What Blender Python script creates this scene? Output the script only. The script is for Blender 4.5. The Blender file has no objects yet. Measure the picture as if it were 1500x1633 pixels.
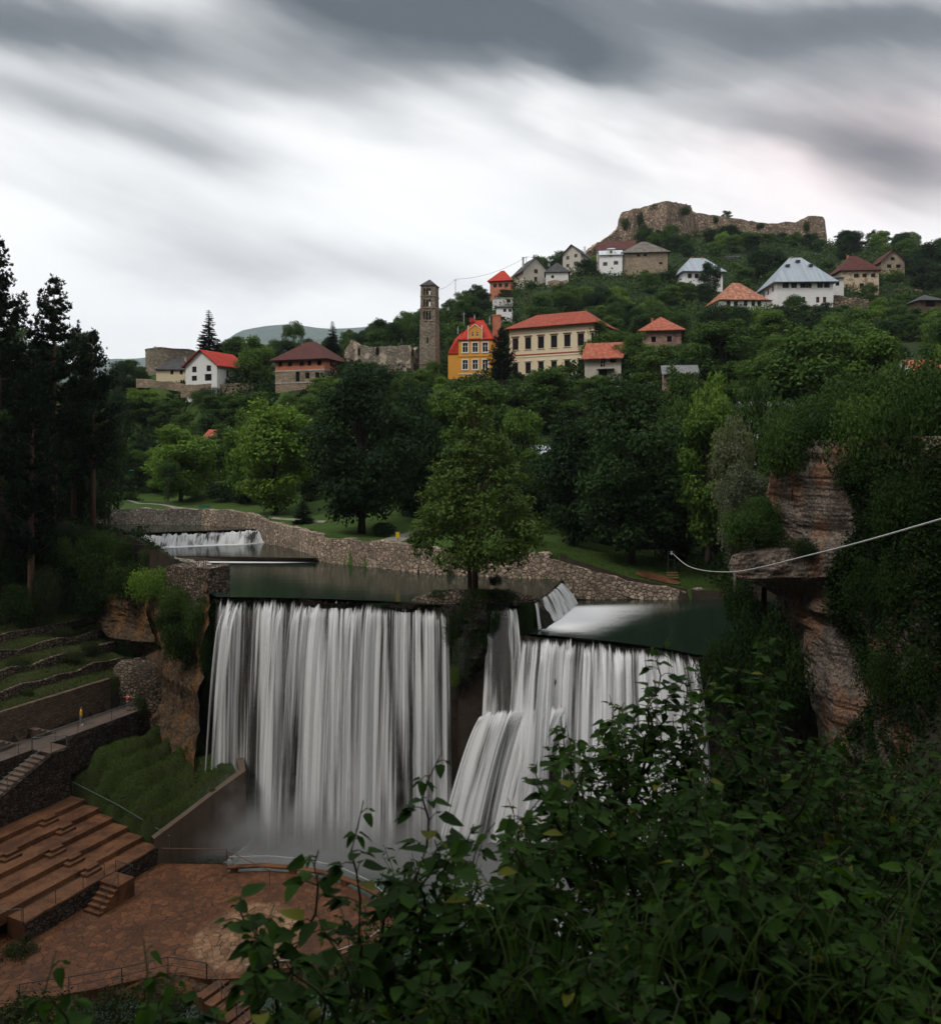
import bpy, bmesh, math, random
import numpy as np
from mathutils import Vector, Matrix
R = math.radians
rng = np.random.default_rng(7)
random.seed(7)
scene = bpy.context.scene
COL = scene.collection

# ------------------------------------------------------------------ camera
F, CZ, H0 = 1300.0, 14.3, 720.0
cam_d = bpy.data.cameras.new('camera')
cam = bpy.data.objects.new('camera', cam_d); COL.objects.link(cam)
cam.location = (0, 0, CZ); cam.rotation_euler = (R(90), 0, 0)
cam_d.sensor_fit = 'HORIZONTAL'; cam_d.sensor_width = 36
cam_d.lens = 36 * F / 1500
cam_d.shift_y = -(816.5 - H0) / 1500
cam_d.clip_start = 0.1; cam_d.clip_end = 12000
cam_d.dof.use_dof = True; cam_d.dof.focus_distance = 90; cam_d.dof.aperture_fstop = 4.0
scene.camera = cam

# ------------------------------------------------------------------ colour management and render settings
scene.view_settings.view_transform = 'Standard'
scene.view_settings.look = 'None'
scene.view_settings.gamma = 1
scene.view_settings.exposure = 0.0
cy = scene.cycles
cy.max_bounces = 6; cy.diffuse_bounces = 2; cy.glossy_bounces = 3; cy.transmission_bounces = 3
cy.transparent_max_bounces = 14; cy.volume_bounces = 0
cy.use_denoising = True
cy.sample_clamp_indirect = 4

# ------------------------------------------------------------------ node helper
class NT:
    def __init__(s, nt):
        s.nt = nt; nt.nodes.clear()
    def n(s, t, ins=None, **props):
        nd = s.nt.nodes.new('ShaderNode' + t)
        for k, v in props.items(): setattr(nd, k, v)
        for k, v in (ins or {}).items(): s.put(nd.inputs[k], v)
        return nd
    def put(s, sock, v):
        if isinstance(v, bpy.types.NodeSocket): s.nt.links.new(v, sock)
        elif v is not None: sock.default_value = v
    def m(s, op, a, b=None, c=None, clamp=False):
        nd = s.nt.nodes.new('ShaderNodeMath'); nd.operation = op; nd.use_clamp = clamp
        for i, v in enumerate((a, b, c)):
            if v is not None: s.put(nd.inputs[i], v)
        return nd.outputs[0]
    def mix(s, f, a, b, blend='MIX'):
        nd = s.nt.nodes.new('ShaderNodeMix'); nd.data_type = 'RGBA'; nd.blend_type = blend
        s.put(nd.inputs[0], f); s.put(nd.inputs[6], c4(a)); s.put(nd.inputs[7], c4(b))
        return nd.outputs[2]
    def noise(s, scale, vec=None, detail=3, rough=0.55, dist=0):
        nd = s.n('TexNoise', {'Scale': scale, 'Detail': detail, 'Roughness': rough, 'Distortion': dist})
        if vec is not None: s.put(nd.inputs['Vector'], vec)
        return nd.outputs['Fac']
    def ramp(s, f, a, b, lo=0.0, hi=1.0):
        nd = s.n('MapRange', {'Value': f, 'From Min': a, 'From Max': b, 'To Min': lo, 'To Max': hi}, clamp=True)
        nd.interpolation_type = 'SMOOTHSTEP'
        return nd.outputs[0]
    def mapping(s, vec, scale=(1, 1, 1), rot=(0, 0, 0), loc=(0, 0, 0)):
        return s.n('Mapping', {'Vector': vec, 'Scale': scale, 'Rotation': rot, 'Location': loc}).outputs[0]
    def bump(s, h, strength=0.5, dist=0.05):
        return s.n('Bump', {'Height': h, 'Strength': strength, 'Distance': dist}).outputs[0]
def c4(v):
    if isinstance(v, (tuple, list)) and len(v) == 3: return (*v, 1.0)
    return v

# ------------------------------------------------------------------ world: overcast sky with wind-drawn cloud
world = bpy.data.worlds.new('World'); scene.world = world
world.use_nodes = True
SUN_EL, SUN_AZ = R(52), R(228)
def build_world():
    T = NT(world.node_tree)
    sky = T.n('TexSky', sky_type='NISHITA', sun_disc=False, sun_elevation=SUN_EL, sun_rotation=SUN_AZ)
    g = T.n('TexCoord').outputs['Generated']
    sp = T.n('SeparateXYZ', {0: g})
    x, y, z = sp.outputs
    ay = T.m('MAXIMUM', T.m('ABSOLUTE', y), 0.05)
    s = T.m('DIVIDE', x, ay); t = T.m('DIVIDE', z, ay)
    an = R(-21)
    ca, sa = math.cos(an), math.sin(an)
    a = T.m('ADD', T.m('MULTIPLY', s, ca), T.m('MULTIPLY', t, sa))
    b = T.m('ADD', T.m('MULTIPLY', s, -sa), T.m('MULTIPLY', t, ca))
    st = T.n('CombineXYZ', {0: T.m('MULTIPLY', a, 1.0), 1: T.m('MULTIPLY', b, 2.7), 2: 3.1}).outputs[0]
    n1 = T.noise(1.7, st, 4, 0.5, 0.4)
    st2 = T.n('CombineXYZ', {0: T.m('MULTIPLY', a, 1.0), 1: T.m('MULTIPLY', b, 6.5), 2: 7.7}).outputs[0]
    n2 = T.noise(2.2, st2, 4, 0.55, 0.2)
    st3 = T.n('CombineXYZ', {0: s, 1: t, 2: 1.3}).outputs[0]
    n3 = T.noise(3.0, st3, 3, 0.5)
    # warp of the cloud edges
    wa = T.m('MULTIPLY', T.m('SUBTRACT', n1, 0.5), 0.22)
    wb = T.m('MULTIPLY', T.m('SUBTRACT', n3, 0.5), 0.24)
    aw = T.m('ADD', a, T.m('MULTIPLY', wb, 1.8)); bw = T.m('ADD', b, wa)
    blobs = [(60, -5, 330, 52, .95), (560, -20, 200, 36, .7), (830, 25, 250, 64, .85), (960, 100, 110, 36, .5), (1180, 10, 260, 52, .6), (1450, 20, 200, 56, .55),
             (1330, 130, 230, 60, .3), (1430, 292, 160, 42, .55), (1290, 235, 150, 30, .2), (340, 215, 150, 40, .22), (90, 140, 240, 50, .32), (560, 440, 260, 44, .2), (820, 360, 160, 50, .1), (1060, 225, 150, 40, .2), (200, 330, 200, 40, .12), (1370, 175, 340, 120, .27), (40, 190, 360, 85, .30), (420, 440, 420, 80, .16), (780, 110, 330, 60, .25), (1000, 300, 300, 60, .1), (650, 60, 200, 40, .25)]
    gt = R(-11); ga, gb = math.cos(gt), math.sin(gt)
    a2 = T.m('ADD', T.m('ADD', T.m('MULTIPLY', s, ga), T.m('MULTIPLY', t, gb)), T.m('MULTIPLY', wb, 1.2))
    b2 = T.m('ADD', T.m('ADD', T.m('MULTIPLY', s, -gb), T.m('MULTIPLY', t, ga)), T.m('MULTIPLY', wa, 1.1))
    tot = None
    for (px, py, ra, rb, k) in blobs:
        cs, ct = (px - 750) / F, (H0 - py) / F
        A = cs * ga + ct * gb; B = -cs * gb + ct * ga
        da = T.m('DIVIDE', T.m('SUBTRACT', a2, A), ra / F); db = T.m('DIVIDE', T.m('SUBTRACT', b2, B), rb / F)
        e = T.m('ADD', T.m('MULTIPLY', da, da), T.m('MULTIPLY', db, db))
        gss = T.m('MULTIPLY', T.m('EXPONENT', T.m('MULTIPLY', e, -0.7)), k)
        tot = gss if tot is None else T.m('ADD', tot, gss)
    hi = T.ramp(z, 0.50, 0.62, 0, ZEN)
    tot = T.m('ADD', tot, hi)
    tot = T.m('MULTIPLY', tot, T.m('ADD', 0.66, T.m('MULTIPLY', n2, 0.52)))
    tot = T.m('ADD', tot, T.m('MULTIPLY', T.m('SUBTRACT', n1, 0.47), 0.34))
    tot = T.m('ADD', tot, T.m('MULTIPLY', T.m('SUBTRACT', n2, 0.5), 0.13))
    f = T.m('DIVIDE', T.m('ADD', tot, .07), 1.22, clamp=True)
    nd = T.n('ValToRGB', {0: f})
    cr = nd.color_ramp
    pts = [(0, (10, 9.78, 9.68)), (.13, (9.4, 9.35, 9.35)), (.3, (6.6, 6.6, 6.65)), (.5, (3.5, 3.6, 3.72)), (.72, (1.45, 1.57, 1.72)), (1, (.62, .72, .85))]
    while len(cr.elements) < len(pts): cr.elements.new(0.5)
    for e, (p, c) in zip(cr.elements, pts):
        e.position = p; e.color = (c[0] / 10, c[1] / 10, c[2] / 10, 1)
    cl = T.n('VectorMath', {0: nd.outputs[0], 3: 10.6}, operation='SCALE').outputs[0]
    # faint rose tint low on the right
    dx = T.m('DIVIDE', T.m('SUBTRACT', s, .52), .22); dy = T.m('DIVIDE', T.m('SUBTRACT', t, .37), .09)
    pk = T.m('MULTIPLY', T.m('EXPONENT', T.m('MULTIPLY', T.m('ADD', T.m('MULTIPLY', dx, dx), T.m('MULTIPLY', dy, dy)), -1)), 1.0)
    cl = T.mix(pk, cl, T.mix(1.0, cl, (1.0, .84, .83), 'MULTIPLY'))
    below = T.ramp(z, -0.04, 0.0, 1, 0)
    cl = T.mix(below, cl, (1.0, 1.05, 1.0))
    col = T.mix(0.96, sky.outputs[0], cl)
    bg = T.n('Background', {0: col, 1: 0.1})
    out = T.n('OutputWorld', {0: bg.outputs[0]})
ZEN = 0.06
build_world()

sun_d = bpy.data.lights.new('sun', 'SUN'); sun_d.energy = 1.5; sun_d.angle = R(14); sun_d.color = (1, .96, .9)
sun = bpy.data.objects.new('sun', sun_d); COL.objects.link(sun)
# Nishita rotation is measured from +Y clockwise; the lamp points the same way
_sd = Vector((math.sin(SUN_AZ) * math.cos(SUN_EL), math.cos(SUN_AZ) * math.cos(SUN_EL), math.sin(SUN_EL)))
sun.rotation_euler = _sd.to_track_quat('Z', 'Y').to_euler()
scene.view_settings.exposure = 0.35

# ------------------------------------------------------------------ placing helpers
def P(px, py, D):
    "point seen at photograph pixel (px, py) that stands D metres away"
    return Vector(((px - 750) * D / F, D, CZ + (H0 - py) * D / F))
def G(px, py, z):
    "point of the level z seen at (px, py)"
    D = (CZ - z) * F / (py - H0)
    return Vector(((px - 750) * D / F, D, z))
def proj(p): return (750 + F * p[0] / p[1], H0 - F * (p[2] - CZ) / p[1])
UO = Vector((-27.1, 70.8)); UU = Vector((.418, .908)); UV_ = Vector((-.908, .418))
def A2(u, v, z=0.0):
    "amphitheatre frame: u runs along the seat rows, v climbs across them"
    q = UO + UU * u + UV_ * v
    return Vector((q.x, q.y, z))

def tag(o, label=None, cat=None, group=None, kind=None):
    if label: o['label'] = label
    if cat: o['category'] = cat
    if group: o['group'] = group
    if kind: o['kind'] = kind
    return o
def thing(name, loc, label, cat, group=None, rz=0.0):
    o = bpy.data.objects.new(name, None); COL.objects.link(o)
    o.location = loc; o.rotation_euler = (0, 0, rz); o.empty_display_size = .5
    return tag(o, label, cat, group)

class MB:
    "collects faces, gives them metre-scaled UVs, links them as one mesh object"
    def __init__(s): s.v = []; s.f = []; s.mi = []; s.uv = {}
    def vert(s, p): s.v.append(tuple(p)); return len(s.v) - 1
    def face(s, pts, mi=0, uv=None):
        i0 = len(s.v); s.v.extend(tuple(p) for p in pts)
        if uv is not None: s.uv[len(s.f)] = uv
        s.f.append(tuple(range(i0, i0 + len(pts)))); s.mi.append(mi)
    def box(s, c, d, rz=0.0, mi=0, taper=1.0):
        x, y, z = d[0] / 2, d[1] / 2, d[2] / 2
        cr, sr = math.cos(rz), math.sin(rz)
        P8 = []
        for dz, k in ((-z, 1.0), (z, taper)):
            for dx, dy in ((-x, -y), (x, -y), (x, y), (-x, y)):
                dx *= k; dy *= k
                P8.append((c[0] + dx * cr - dy * sr, c[1] + dx * sr + dy * cr, c[2] + dz))
        i0 = len(s.v); s.v.extend(P8)
        for f in ((3, 2, 1, 0), (4, 5, 6, 7), (0, 1, 5, 4), (1, 2, 6, 5), (2, 3, 7, 6), (3, 0, 4, 7)):
            s.f.append(tuple(i0 + i for i in f)); s.mi.append(mi)
    def tube(s, pts, r, n=6, mi=0, cap=True):
        pts = [Vector(p) for p in pts]
        rs = r if isinstance(r, (list, tuple)) else [r] * len(pts)
        rings = []
        for i, p in enumerate(pts):
            d = (pts[min(i + 1, len(pts) - 1)] - pts[max(i - 1, 0)])
            if d.length < 1e-9: d = Vector((0, 0, 1))
            d.normalize()
            up = Vector((0, 0, 1)) if abs(d.z) < .9 else Vector((1, 0, 0))
            a = d.cross(up).normalized(); b = a.cross(d)
            i0 = len(s.v)
            for k in range(n):
                w = 2 * math.pi * k / n
                s.v.append(tuple(p + (a * math.cos(w) + b * math.sin(w)) * rs[i]))
            rings.append(i0)
        for i in range(len(pts) - 1):
            a0, b0 = rings[i], rings[i + 1]
            for k in range(n):
                s.f.append((a0 + k, a0 + (k + 1) % n, b0 + (k + 1) % n, b0 + k)); s.mi.append(mi)
        if cap:
            s.f.append(tuple(rings[0] + k for k in range(n))[::-1]); s.mi.append(mi)
            s.f.append(tuple(rings[-1] + k for k in range(n))); s.mi.append(mi)
    def prism(s, poly, z0, z1, mi=0):
        "vertical prism over a plan polygon (anticlockwise); z0, z1 numbers or per-vertex lists"
        n = len(poly)
        a = z0 if isinstance(z0, (list, tuple)) else [z0] * n
        b = z1 if isinstance(z1, (list, tuple)) else [z1] * n
        lo = [(p[0], p[1], a[i]) for i, p in enumerate(poly)]; hi = [(p[0], p[1], b[i]) for i, p in enumerate(poly)]
        s.face(hi, mi); s.face(lo[::-1], mi)
        for i in range(n):
            j = (i + 1) % n
            s.face([lo[i], lo[j], hi[j], hi[i]], mi)
    def grid(s, pts, mi=0, uvs=None):
        "pts[i][j] -> quads with shared vertices"
        nr, nc = len(pts), len(pts[0]); i0 = len(s.v)
        for r_ in pts: s.v.extend(tuple(p) for p in r_)
        for i in range(nr - 1):
            for j in range(nc - 1):
                a = i0 + i * nc + j
                if uvs is not None: s.uv[len(s.f)] = [uvs[i][j], uvs[i][j + 1], uvs[i + 1][j + 1], uvs[i + 1][j]]
                s.f.append((a, a + 1, a + nc + 1, a + nc)); s.mi.append(mi)
    def build(s, name, mats, parent=None, smooth=False, loc=None):
        me = bpy.data.meshes.new(name)
        off = Vector(loc) if loc is not None else None
        vs = s.v if off is None else [(v[0] - off.x, v[1] - off.y, v[2] - off.z) for v in s.v]
        me.from_pydata(vs, [], s.f)
        if not isinstance(mats, (list, tuple)): mats = [mats]
        for m_ in mats: me.materials.append(m_)
        me.polygons.foreach_set('material_index', s.mi)
        uvl = me.uv_layers.new(name='uv')
        V = np.array(vs, dtype=float).reshape(-1, 3)
        uv = np.zeros((len(me.loops), 2)); k = 0
        for fi, f in enumerate(s.f):
            n_ = len(f)
            if fi in s.uv: uv[k:k + n_] = s.uv[fi]
            else:
                q = V[list(f)]
                nn = np.cross(q[1] - q[0], q[2] - q[1]) if n_ > 2 else np.array((0, 0, 1.))
                l = np.linalg.norm(nn); nn = nn / l if l > 1e-9 else np.array((0, 0, 1.))
                t = np.array((-nn[1], nn[0], 0.)); tl = np.linalg.norm(t)
                t = t / tl if tl > .05 else np.array((1., 0, 0))
                b = np.cross(nn, t)
                uv[k:k + n_, 0] = q @ t; uv[k:k + n_, 1] = q @ b
            k += n_
        uvl.data.foreach_set('uv', uv.ravel())
        if smooth: me.polygons.foreach_set('use_smooth', [True] * len(me.polygons))
        me.update()
        o = bpy.data.objects.new(name, me); COL.objects.link(o)
        if off is not None: o.location = off
        if parent is not None: o.parent = parent
        return o
def np_mesh(name, V, Fq, mats, parent=None, smooth=False, uv=None):
    "fast mesh from arrays; Fq is (n, k) of equal-sized faces"
    me = bpy.data.meshes.new(name); n, k = Fq.shape
    me.vertices.add(len(V)); me.vertices.foreach_set('co', np.asarray(V, dtype=np.float32).ravel())
    me.loops.add(n * k); me.loops.foreach_set('vertex_index', Fq.astype(np.int32).ravel())
    me.polygons.add(n); me.polygons.foreach_set('loop_start', np.arange(0, n * k, k, dtype=np.int32))
    me.polygons.foreach_set('loop_total', np.full(n, k, dtype=np.int32))
    if smooth: me.polygons.foreach_set('use_smooth', np.ones(n, dtype=bool))
    me.update(calc_edges=True)
    if uv is not None:
        l = me.uv_layers.new(name='uv'); l.data.foreach_set('uv', np.asarray(uv, dtype=np.float32)[Fq.ravel()].ravel())
    for m_ in (mats if isinstance(mats, (list, tuple)) else [mats]): me.materials.append(m_)
    o = bpy.data.objects.new(name, me); COL.objects.link(o)
    if parent is not None: o.parent = parent
    return o
def copy_tree(o, parent=None):
    c = o.copy(); COL.objects.link(c)
    if parent is not None: c.parent = parent
    for ch in list(o.children): copy_tree(ch, c)
    return c

# smooth pseudo-noise on arrays (sum of rotated sines)
_W = []
_r = np.random.default_rng(3)
for o_ in range(6):
    for _ in range(5):
        an_ = _r.uniform(0, 2 * np.pi); _W.append((o_, np.cos(an_), np.sin(an_), _r.uniform(0, 6.28), _r.uniform(.7, 1.4)))
def fbm(x, y, scale=1.0, octs=5, seed=0.0):
    x = np.asarray(x, float) * scale + seed * 17.3; y = np.asarray(y, float) * scale + seed * 9.1
    out = np.zeros(np.broadcast(x, y).shape)
    for o_, c_, s_, ph, fr in _W:
        if o_ >= octs: continue
        k = 2.0 ** o_ * fr
        out = out + np.sin((x * c_ + y * s_) * k + ph + seed) * 0.5 ** o_ / 2.2
    return out

# ------------------------------------------------------------------ materials
def new_mat(name):
    m_ = bpy.data.materials.new(name); m_.use_nodes = True
    return m_, NT(m_.node_tree)
def finish(T, shader, disp=None):
    T.n('OutputMaterial', {0: shader})
def pbr(T, col, rough=.8, normal=None, spec=.3, metal=0.0, alpha=None):
    nd = T.n('BsdfPrincipled', {'Base Color': c4(col), 'Roughness': rough, 'Specular IOR Level': spec, 'Metallic': metal})
    if normal is not None: T.put(nd.inputs['Normal'], normal)
    if alpha is not None: T.put(nd.inputs['Alpha'], alpha)
    return nd.outputs[0]
def foliage(name, c1, c2, tr=.3, warm=(1.25, 1.2, .5), big=.12, sp=.07, odd=None):
    m_, T = new_mat(name)
    isl = T.n('NewGeometry').outputs['Random Per Island']
    oi = T.n('ObjectInfo').outputs['Random']
    oc = T.n('TexCoord').outputs['Object']
    nz = T.noise(big, oc, 2)
    f = T.m('ADD', T.m('MULTIPLY', isl, .65), T.m('MULTIPLY', T.m('SUBTRACT', nz, .3), .9), clamp=True)
    col = T.mix(f, c1, c2)
    col = T.mix(T.m('MULTIPLY', oi, .35), col, T.mix(1.0, col, (1.35, 1.1, .6), 'MULTIPLY'))
    if odd: col = T.mix(T.ramp(isl, .984, .99), col, odd)
    v = T.n('HueSaturation', {'Value': T.ramp(oi, 0, 1, .78, 1.18), 'Color': col}).outputs[0]
    p = pbr(T, v, .6, spec=sp)
    t = T.n('BsdfTranslucent', {0: T.mix(1.0, v, warm, 'MULTIPLY')}).outputs[0]
    finish(T, T.n('MixShader', {0: tr, 1: p, 2: t}).outputs[0]); return m_
M = {}
M['leaf_dark'] = foliage('leaf_dark', (.012, .030, .012), (.030, .062, .020))
M['leaf_mid'] = foliage('leaf_mid', (.024, .056, .014), (.070, .130, .030))
M['leaf_bright'] = foliage('leaf_bright', (.050, .105, .018), (.125, .215, .040))
M['leaf_grey'] = foliage('leaf_grey', (.055, .075, .045), (.130, .155, .105))
M['leaf_island'] = foliage('leaf_island', (.045, .088, .020), (.125, .195, .048))
M['needle'] = foliage('needle', (.006, .014, .008), (.014, .028, .013), tr=.1)
M['needle_blue'] = foliage('needle_blue', (.012, .026, .018), (.022, .042, .026), tr=.1)
M['ivy'] = foliage('ivy', (.008, .022, .007), (.030, .062, .014))
M['near_leaf'] = foliage('near_leaf', (.006, .020, .004), (.045, .115, .012), tr=.35, big=2.4, sp=.08, odd=(.16, .17, .02))
M['near_leaf_light'] = foliage('near_leaf_light', (.045, .09, .012), (.12, .19, .03), tr=.4, big=.9)
M['grass_blade'] = foliage('grass_blade', (.030, .060, .014), (.075, .125, .030), tr=.3, big=.4)
M['grass_dry'] = foliage('grass_dry', (.040, .052, .020), (.095, .100, .045), tr=.3, big=.4)
M['scrub'] = foliage('scrub', (.018, .032, .012), (.05, .068, .026), tr=.2, big=.3)

def simple(name, col, rough=.7, spec=.3, var=.25, scale=1.5, metal=0, bump=.15):
    m_, T = new_mat(name)
    oc = T.n('TexCoord').outputs['Object']
    n_ = T.noise(scale, oc, 5, .65)
    c = T.mix(T.ramp(n_, .3, .75), tuple(k * (1 - var) for k in col), tuple(min(1, k * (1 + var)) for k in col))
    finish(T, pbr(T, c, rough, T.bump(n_, bump, .03), spec, metal)); return m_
M['bark'] = simple('bark', (.060, .046, .036), .9, .1, .4, 6, bump=.6)
M['bark_red'] = simple('bark_red', (.105, .062, .045), .9, .1, .4, 6, bump=.6)
M['bark_pale'] = simple('bark_pale', (.22, .20, .17), .9, .1, .4, 6, bump=.5)
M['stem_green'] = simple('stem_green', (.05, .06, .022), .7, .2, .3, 20)
M['metal_dark'] = simple('metal_dark', (.035, .045, .042), .5, .4, .3, 8)
M['metal_rail'] = simple('metal_rail', (.10, .135, .125), .5, .5, .3, 8)
M['metal_rust'] = simple('metal_rust', (.13, .075, .052), .6, .3, .3, 8)
M['metal_bright'] = simple('metal_bright', (.55, .54, .50), .35, .6, .2, 4)
M['cable'] = simple('cable', (.62, .60, .56), .5, .4, .2, 4)
M['green_paint'] = simple('green_paint', (.02, .13, .07), .6, .3, .3, 3)
M['white_paint'] = simple('white_paint', (.75, .75, .72), .6, .3, .08, 3)
M['concrete_lt'] = simple('concrete_lt', (.36, .34, .31), .85, .2, .25, 1.2, bump=.3)
M['glass_dark'] = simple('glass_dark', (.012, .014, .017), .12, .6, .2, 2, bump=.02)
M['opening_shade'] = simple('opening_shade', (.010, .009, .009), .9, .1, .2, 2)  # near-black colour that stands for the shade inside openings
M['frame_white'] = simple('frame_white', (.72, .72, .70), .6, .3, .06, 3)
M['frame_red'] = simple('frame_red', (.25, .045, .03), .6, .3, .15, 3)
M['frame_brown'] = simple('frame_brown', (.10, .06, .04), .6, .3, .2, 3)
M['wood'] = simple('wood', (.20, .11, .05), .7, .2, .35, 3, bump=.3)
M['yellow_cloth'] = simple('yellow_cloth', (.72, .48, .03), .9, .1, .1, 8)
M['red_cloth'] = simple('red_cloth', (.42, .06, .03), .9, .1, .1, 8)
M['blue_cloth'] = simple('blue_cloth', (.06, .09, .18), .9, .1, .1, 8)
M['grey_cloth'] = simple('grey_cloth', (.22, .23, .26), .9, .1, .1, 8)
M['skin'] = simple('skin', (.50, .30, .21), .6, .3, .08, 8)
M['hair'] = simple('hair', (.035, .022, .015), .7, .3, .2, 30)
M['white_cloth'] = simple('white_cloth', (.75, .75, .75), .9, .1, .05, 8)
M['yellow_plastic'] = simple('yellow_plastic', (.75, .52, .02), .4, .4, .05, 8)
M['red_paint'] = simple('red_paint', (.55, .03, .03), .4, .4, .05, 8)

def masonry(name, c1, c2, mortar, cell=2.6, flat=1.5, edge=.06, rough=.9, patch=None, bumpd=.06, dark=None):
    "irregular stones: 3-D cells with sunken joints"
    m_, T = new_mat(name)
    oc = T.n('TexCoord').outputs['Object']
    w = T.n('VectorMath', {0: oc, 1: T.n('VectorMath', {0: T.n('TexNoise', {'Vector': oc, 'Scale': cell * .8}).outputs['Color'], 3: .22 / cell * 2.6}, operation='SCALE').outputs[0]}, operation='ADD').outputs[0]
    mp = T.mapping(w, (1, 1, flat))
    v1 = T.n('TexVoronoi', {'Vector': mp, 'Scale': cell, 'Randomness': .9})
    v2 = T.n('TexVoronoi', {'Vector': mp, 'Scale': cell, 'Randomness': .9}, feature='DISTANCE_TO_EDGE')
    sep = T.n('SeparateColor', {0: v1.outputs['Color']})
    c = T.mix(sep.outputs[0], c1, c2)
    c = T.mix(T.ramp(sep.outputs[1], .62, 1.0, 0, .7), c, tuple(min(1, k * 1.5) for k in c2))
    fine = T.noise(14, oc, 4, .6)
    c = T.mix(T.m('MULTIPLY', fine, .55), c, tuple(k * .45 for k in c1))
    e = T.ramp(v2.outputs['Distance'], 0.0, edge * 2)
    c = T.mix(e, mortar, c)
    big = T.noise(.22, oc, 4, .6)
    c = T.mix(T.ramp(big, .45, .7, 0, .55), c, dark or tuple(k * .5 for k in c1))
    if patch: c = T.mix(T.ramp(T.noise(.45, T.mapping(oc, loc=(9, 3, 5)), 4, .6), .52, .6), c, patch)
    h = T.m('ADD', e, T.m('MULTIPLY', fine, .35))
    finish(T, pbr(T, c, rough, T.bump(h, .9, bumpd), .15)); return m_
M['river_wall'] = masonry('river_wall', (.26, .20, .15), (.60, .46, .35), (.09, .07, .055), 1.9, 1.35, .08)
M['river_wall_grey'] = masonry('river_wall_grey', (.17, .155, .13), (.38, .33, .27), (.07, .06, .05), 2.4, 1.2, .08)
M['dry_stone'] = masonry('dry_stone', (.10, .075, .055), (.24, .185, .14), (.02, .016, .013), 2.5, 1.3, .1)
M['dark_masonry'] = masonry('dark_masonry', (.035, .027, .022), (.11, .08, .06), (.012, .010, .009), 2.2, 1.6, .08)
M['castle'] = masonry('castle', (.20, .145, .10), (.44, .32, .23), (.10, .075, .055), .62, 1.7, .08, bumpd=.3, dark=(.07, .058, .045))
M['ruin'] = masonry('ruin', (.17, .145, .115), (.36, .31, .24), (.13, .11, .085), 1.5, 1.9, .07, bumpd=.1, patch=(.46, .38, .28), dark=(.09, .08, .065))
M['tower_stone'] = masonry('tower_stone', (.17, .145, .11), (.38, .32, .24), (.15, .125, .095), 1.7, 2.0, .06, bumpd=.08, dark=(.12, .10, .08))
M['stone_house'] = masonry('stone_house', (.25, .19, .13), (.46, .36, .26), (.28, .22, .16), 1.7, 1.8, .07, bumpd=.08)
M['stone_pink'] = masonry('stone_pink', (.26, .16, .13), (.50, .32, .26), (.30, .20, .17), 1.4, 1.4, .07, bumpd=.08)

def plaster(name, col, stain=.25, patch=None, streak=.3):
    m_, T = new_mat(name)
    oc = T.n('TexCoord').outputs['Object']
    n_ = T.noise(.7, oc, 5, .65); st = T.noise(1.0, T.mapping(oc, (2.2, 2.2, .25)), 4, .6)
    dk = tuple(k * .62 for k in col)
    c = T.mix(T.ramp(n_, .35, .8, 0, stain), col, dk)
    c = T.mix(T.ramp(st, .5, .8, 0, streak), c, tuple(k * .5 for k in col))
    if patch: c = T.mix(T.ramp(T.noise(.5, T.mapping(oc, loc=(4, 8, 2)), 4, .65), .50, .56), c, patch)
    f_ = T.noise(9, oc, 3)
    finish(T, pbr(T, c, .9, T.bump(f_, .25, .03), .15)); return m_
M['pl_white'] = plaster('pl_white', (.72, .71, .69), .3)
M['pl_white2'] = plaster('pl_white2', (.60, .585, .56), .35)
M['pl_cream'] = plaster('pl_cream', (.66, .56, .38), .15, streak=.12)
M['pl_beige'] = plaster('pl_beige', (.46, .42, .36), .35)
M['pl_grey'] = plaster('pl_grey', (.40, .38, .36), .35)
M['pl_yellow'] = plaster('pl_yellow', (.66, .31, .055), .2, streak=.12)
M['pl_peel'] = plaster('pl_peel', (.52, .42, .30), .4, patch=(.27, .18, .12))
M['pl_red'] = plaster('pl_red', (.42, .075, .05), .2)
M['pl_trim'] = plaster('pl_trim', (.66, .60, .50), .2)
M['concrete_old'] = plaster('concrete_old', (.115, .085, .062), .6, streak=.8)

def uvbrick(name, c1, c2, mortar, w=.25, h=.08, ms=.012, rough=.85, bumpd=.02):
    m_, T = new_mat(name)
    uv = T.n('TexCoord').outputs['UV']; oc = T.n('TexCoord').outputs['Object']
    br = T.n('TexBrick', {'Vector': uv, 'Color1': c4(c1), 'Color2': c4(c2), 'Mortar': c4(mortar), 'Scale': 1.0, 'Mortar Size': ms, 'Brick Width': w, 'Row Height': h, 'Bias': 0.0})
    n_ = T.noise(.6, oc, 5, .65)
    c = T.mix(T.ramp(n_, .4, .75, 0, .5), br.outputs[0], tuple(k * .5 for k in c1))
    hgt = T.m('SUBTRACT', 1.0, br.outputs['Fac'])
    finish(T, pbr(T, c, rough, T.bump(hgt, .7, bumpd), .2)); return m_
M['brick'] = uvbrick('brick', (.46, .10, .035), (.56, .16, .06), (.40, .30, .24), .33, .25, .025)
M['brick_wall_lt'] = uvbrick('brick_wall_lt', (.10, .07, .05), (.19, .135, .095), (.035, .028, .022), .42, .2, .02)
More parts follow.
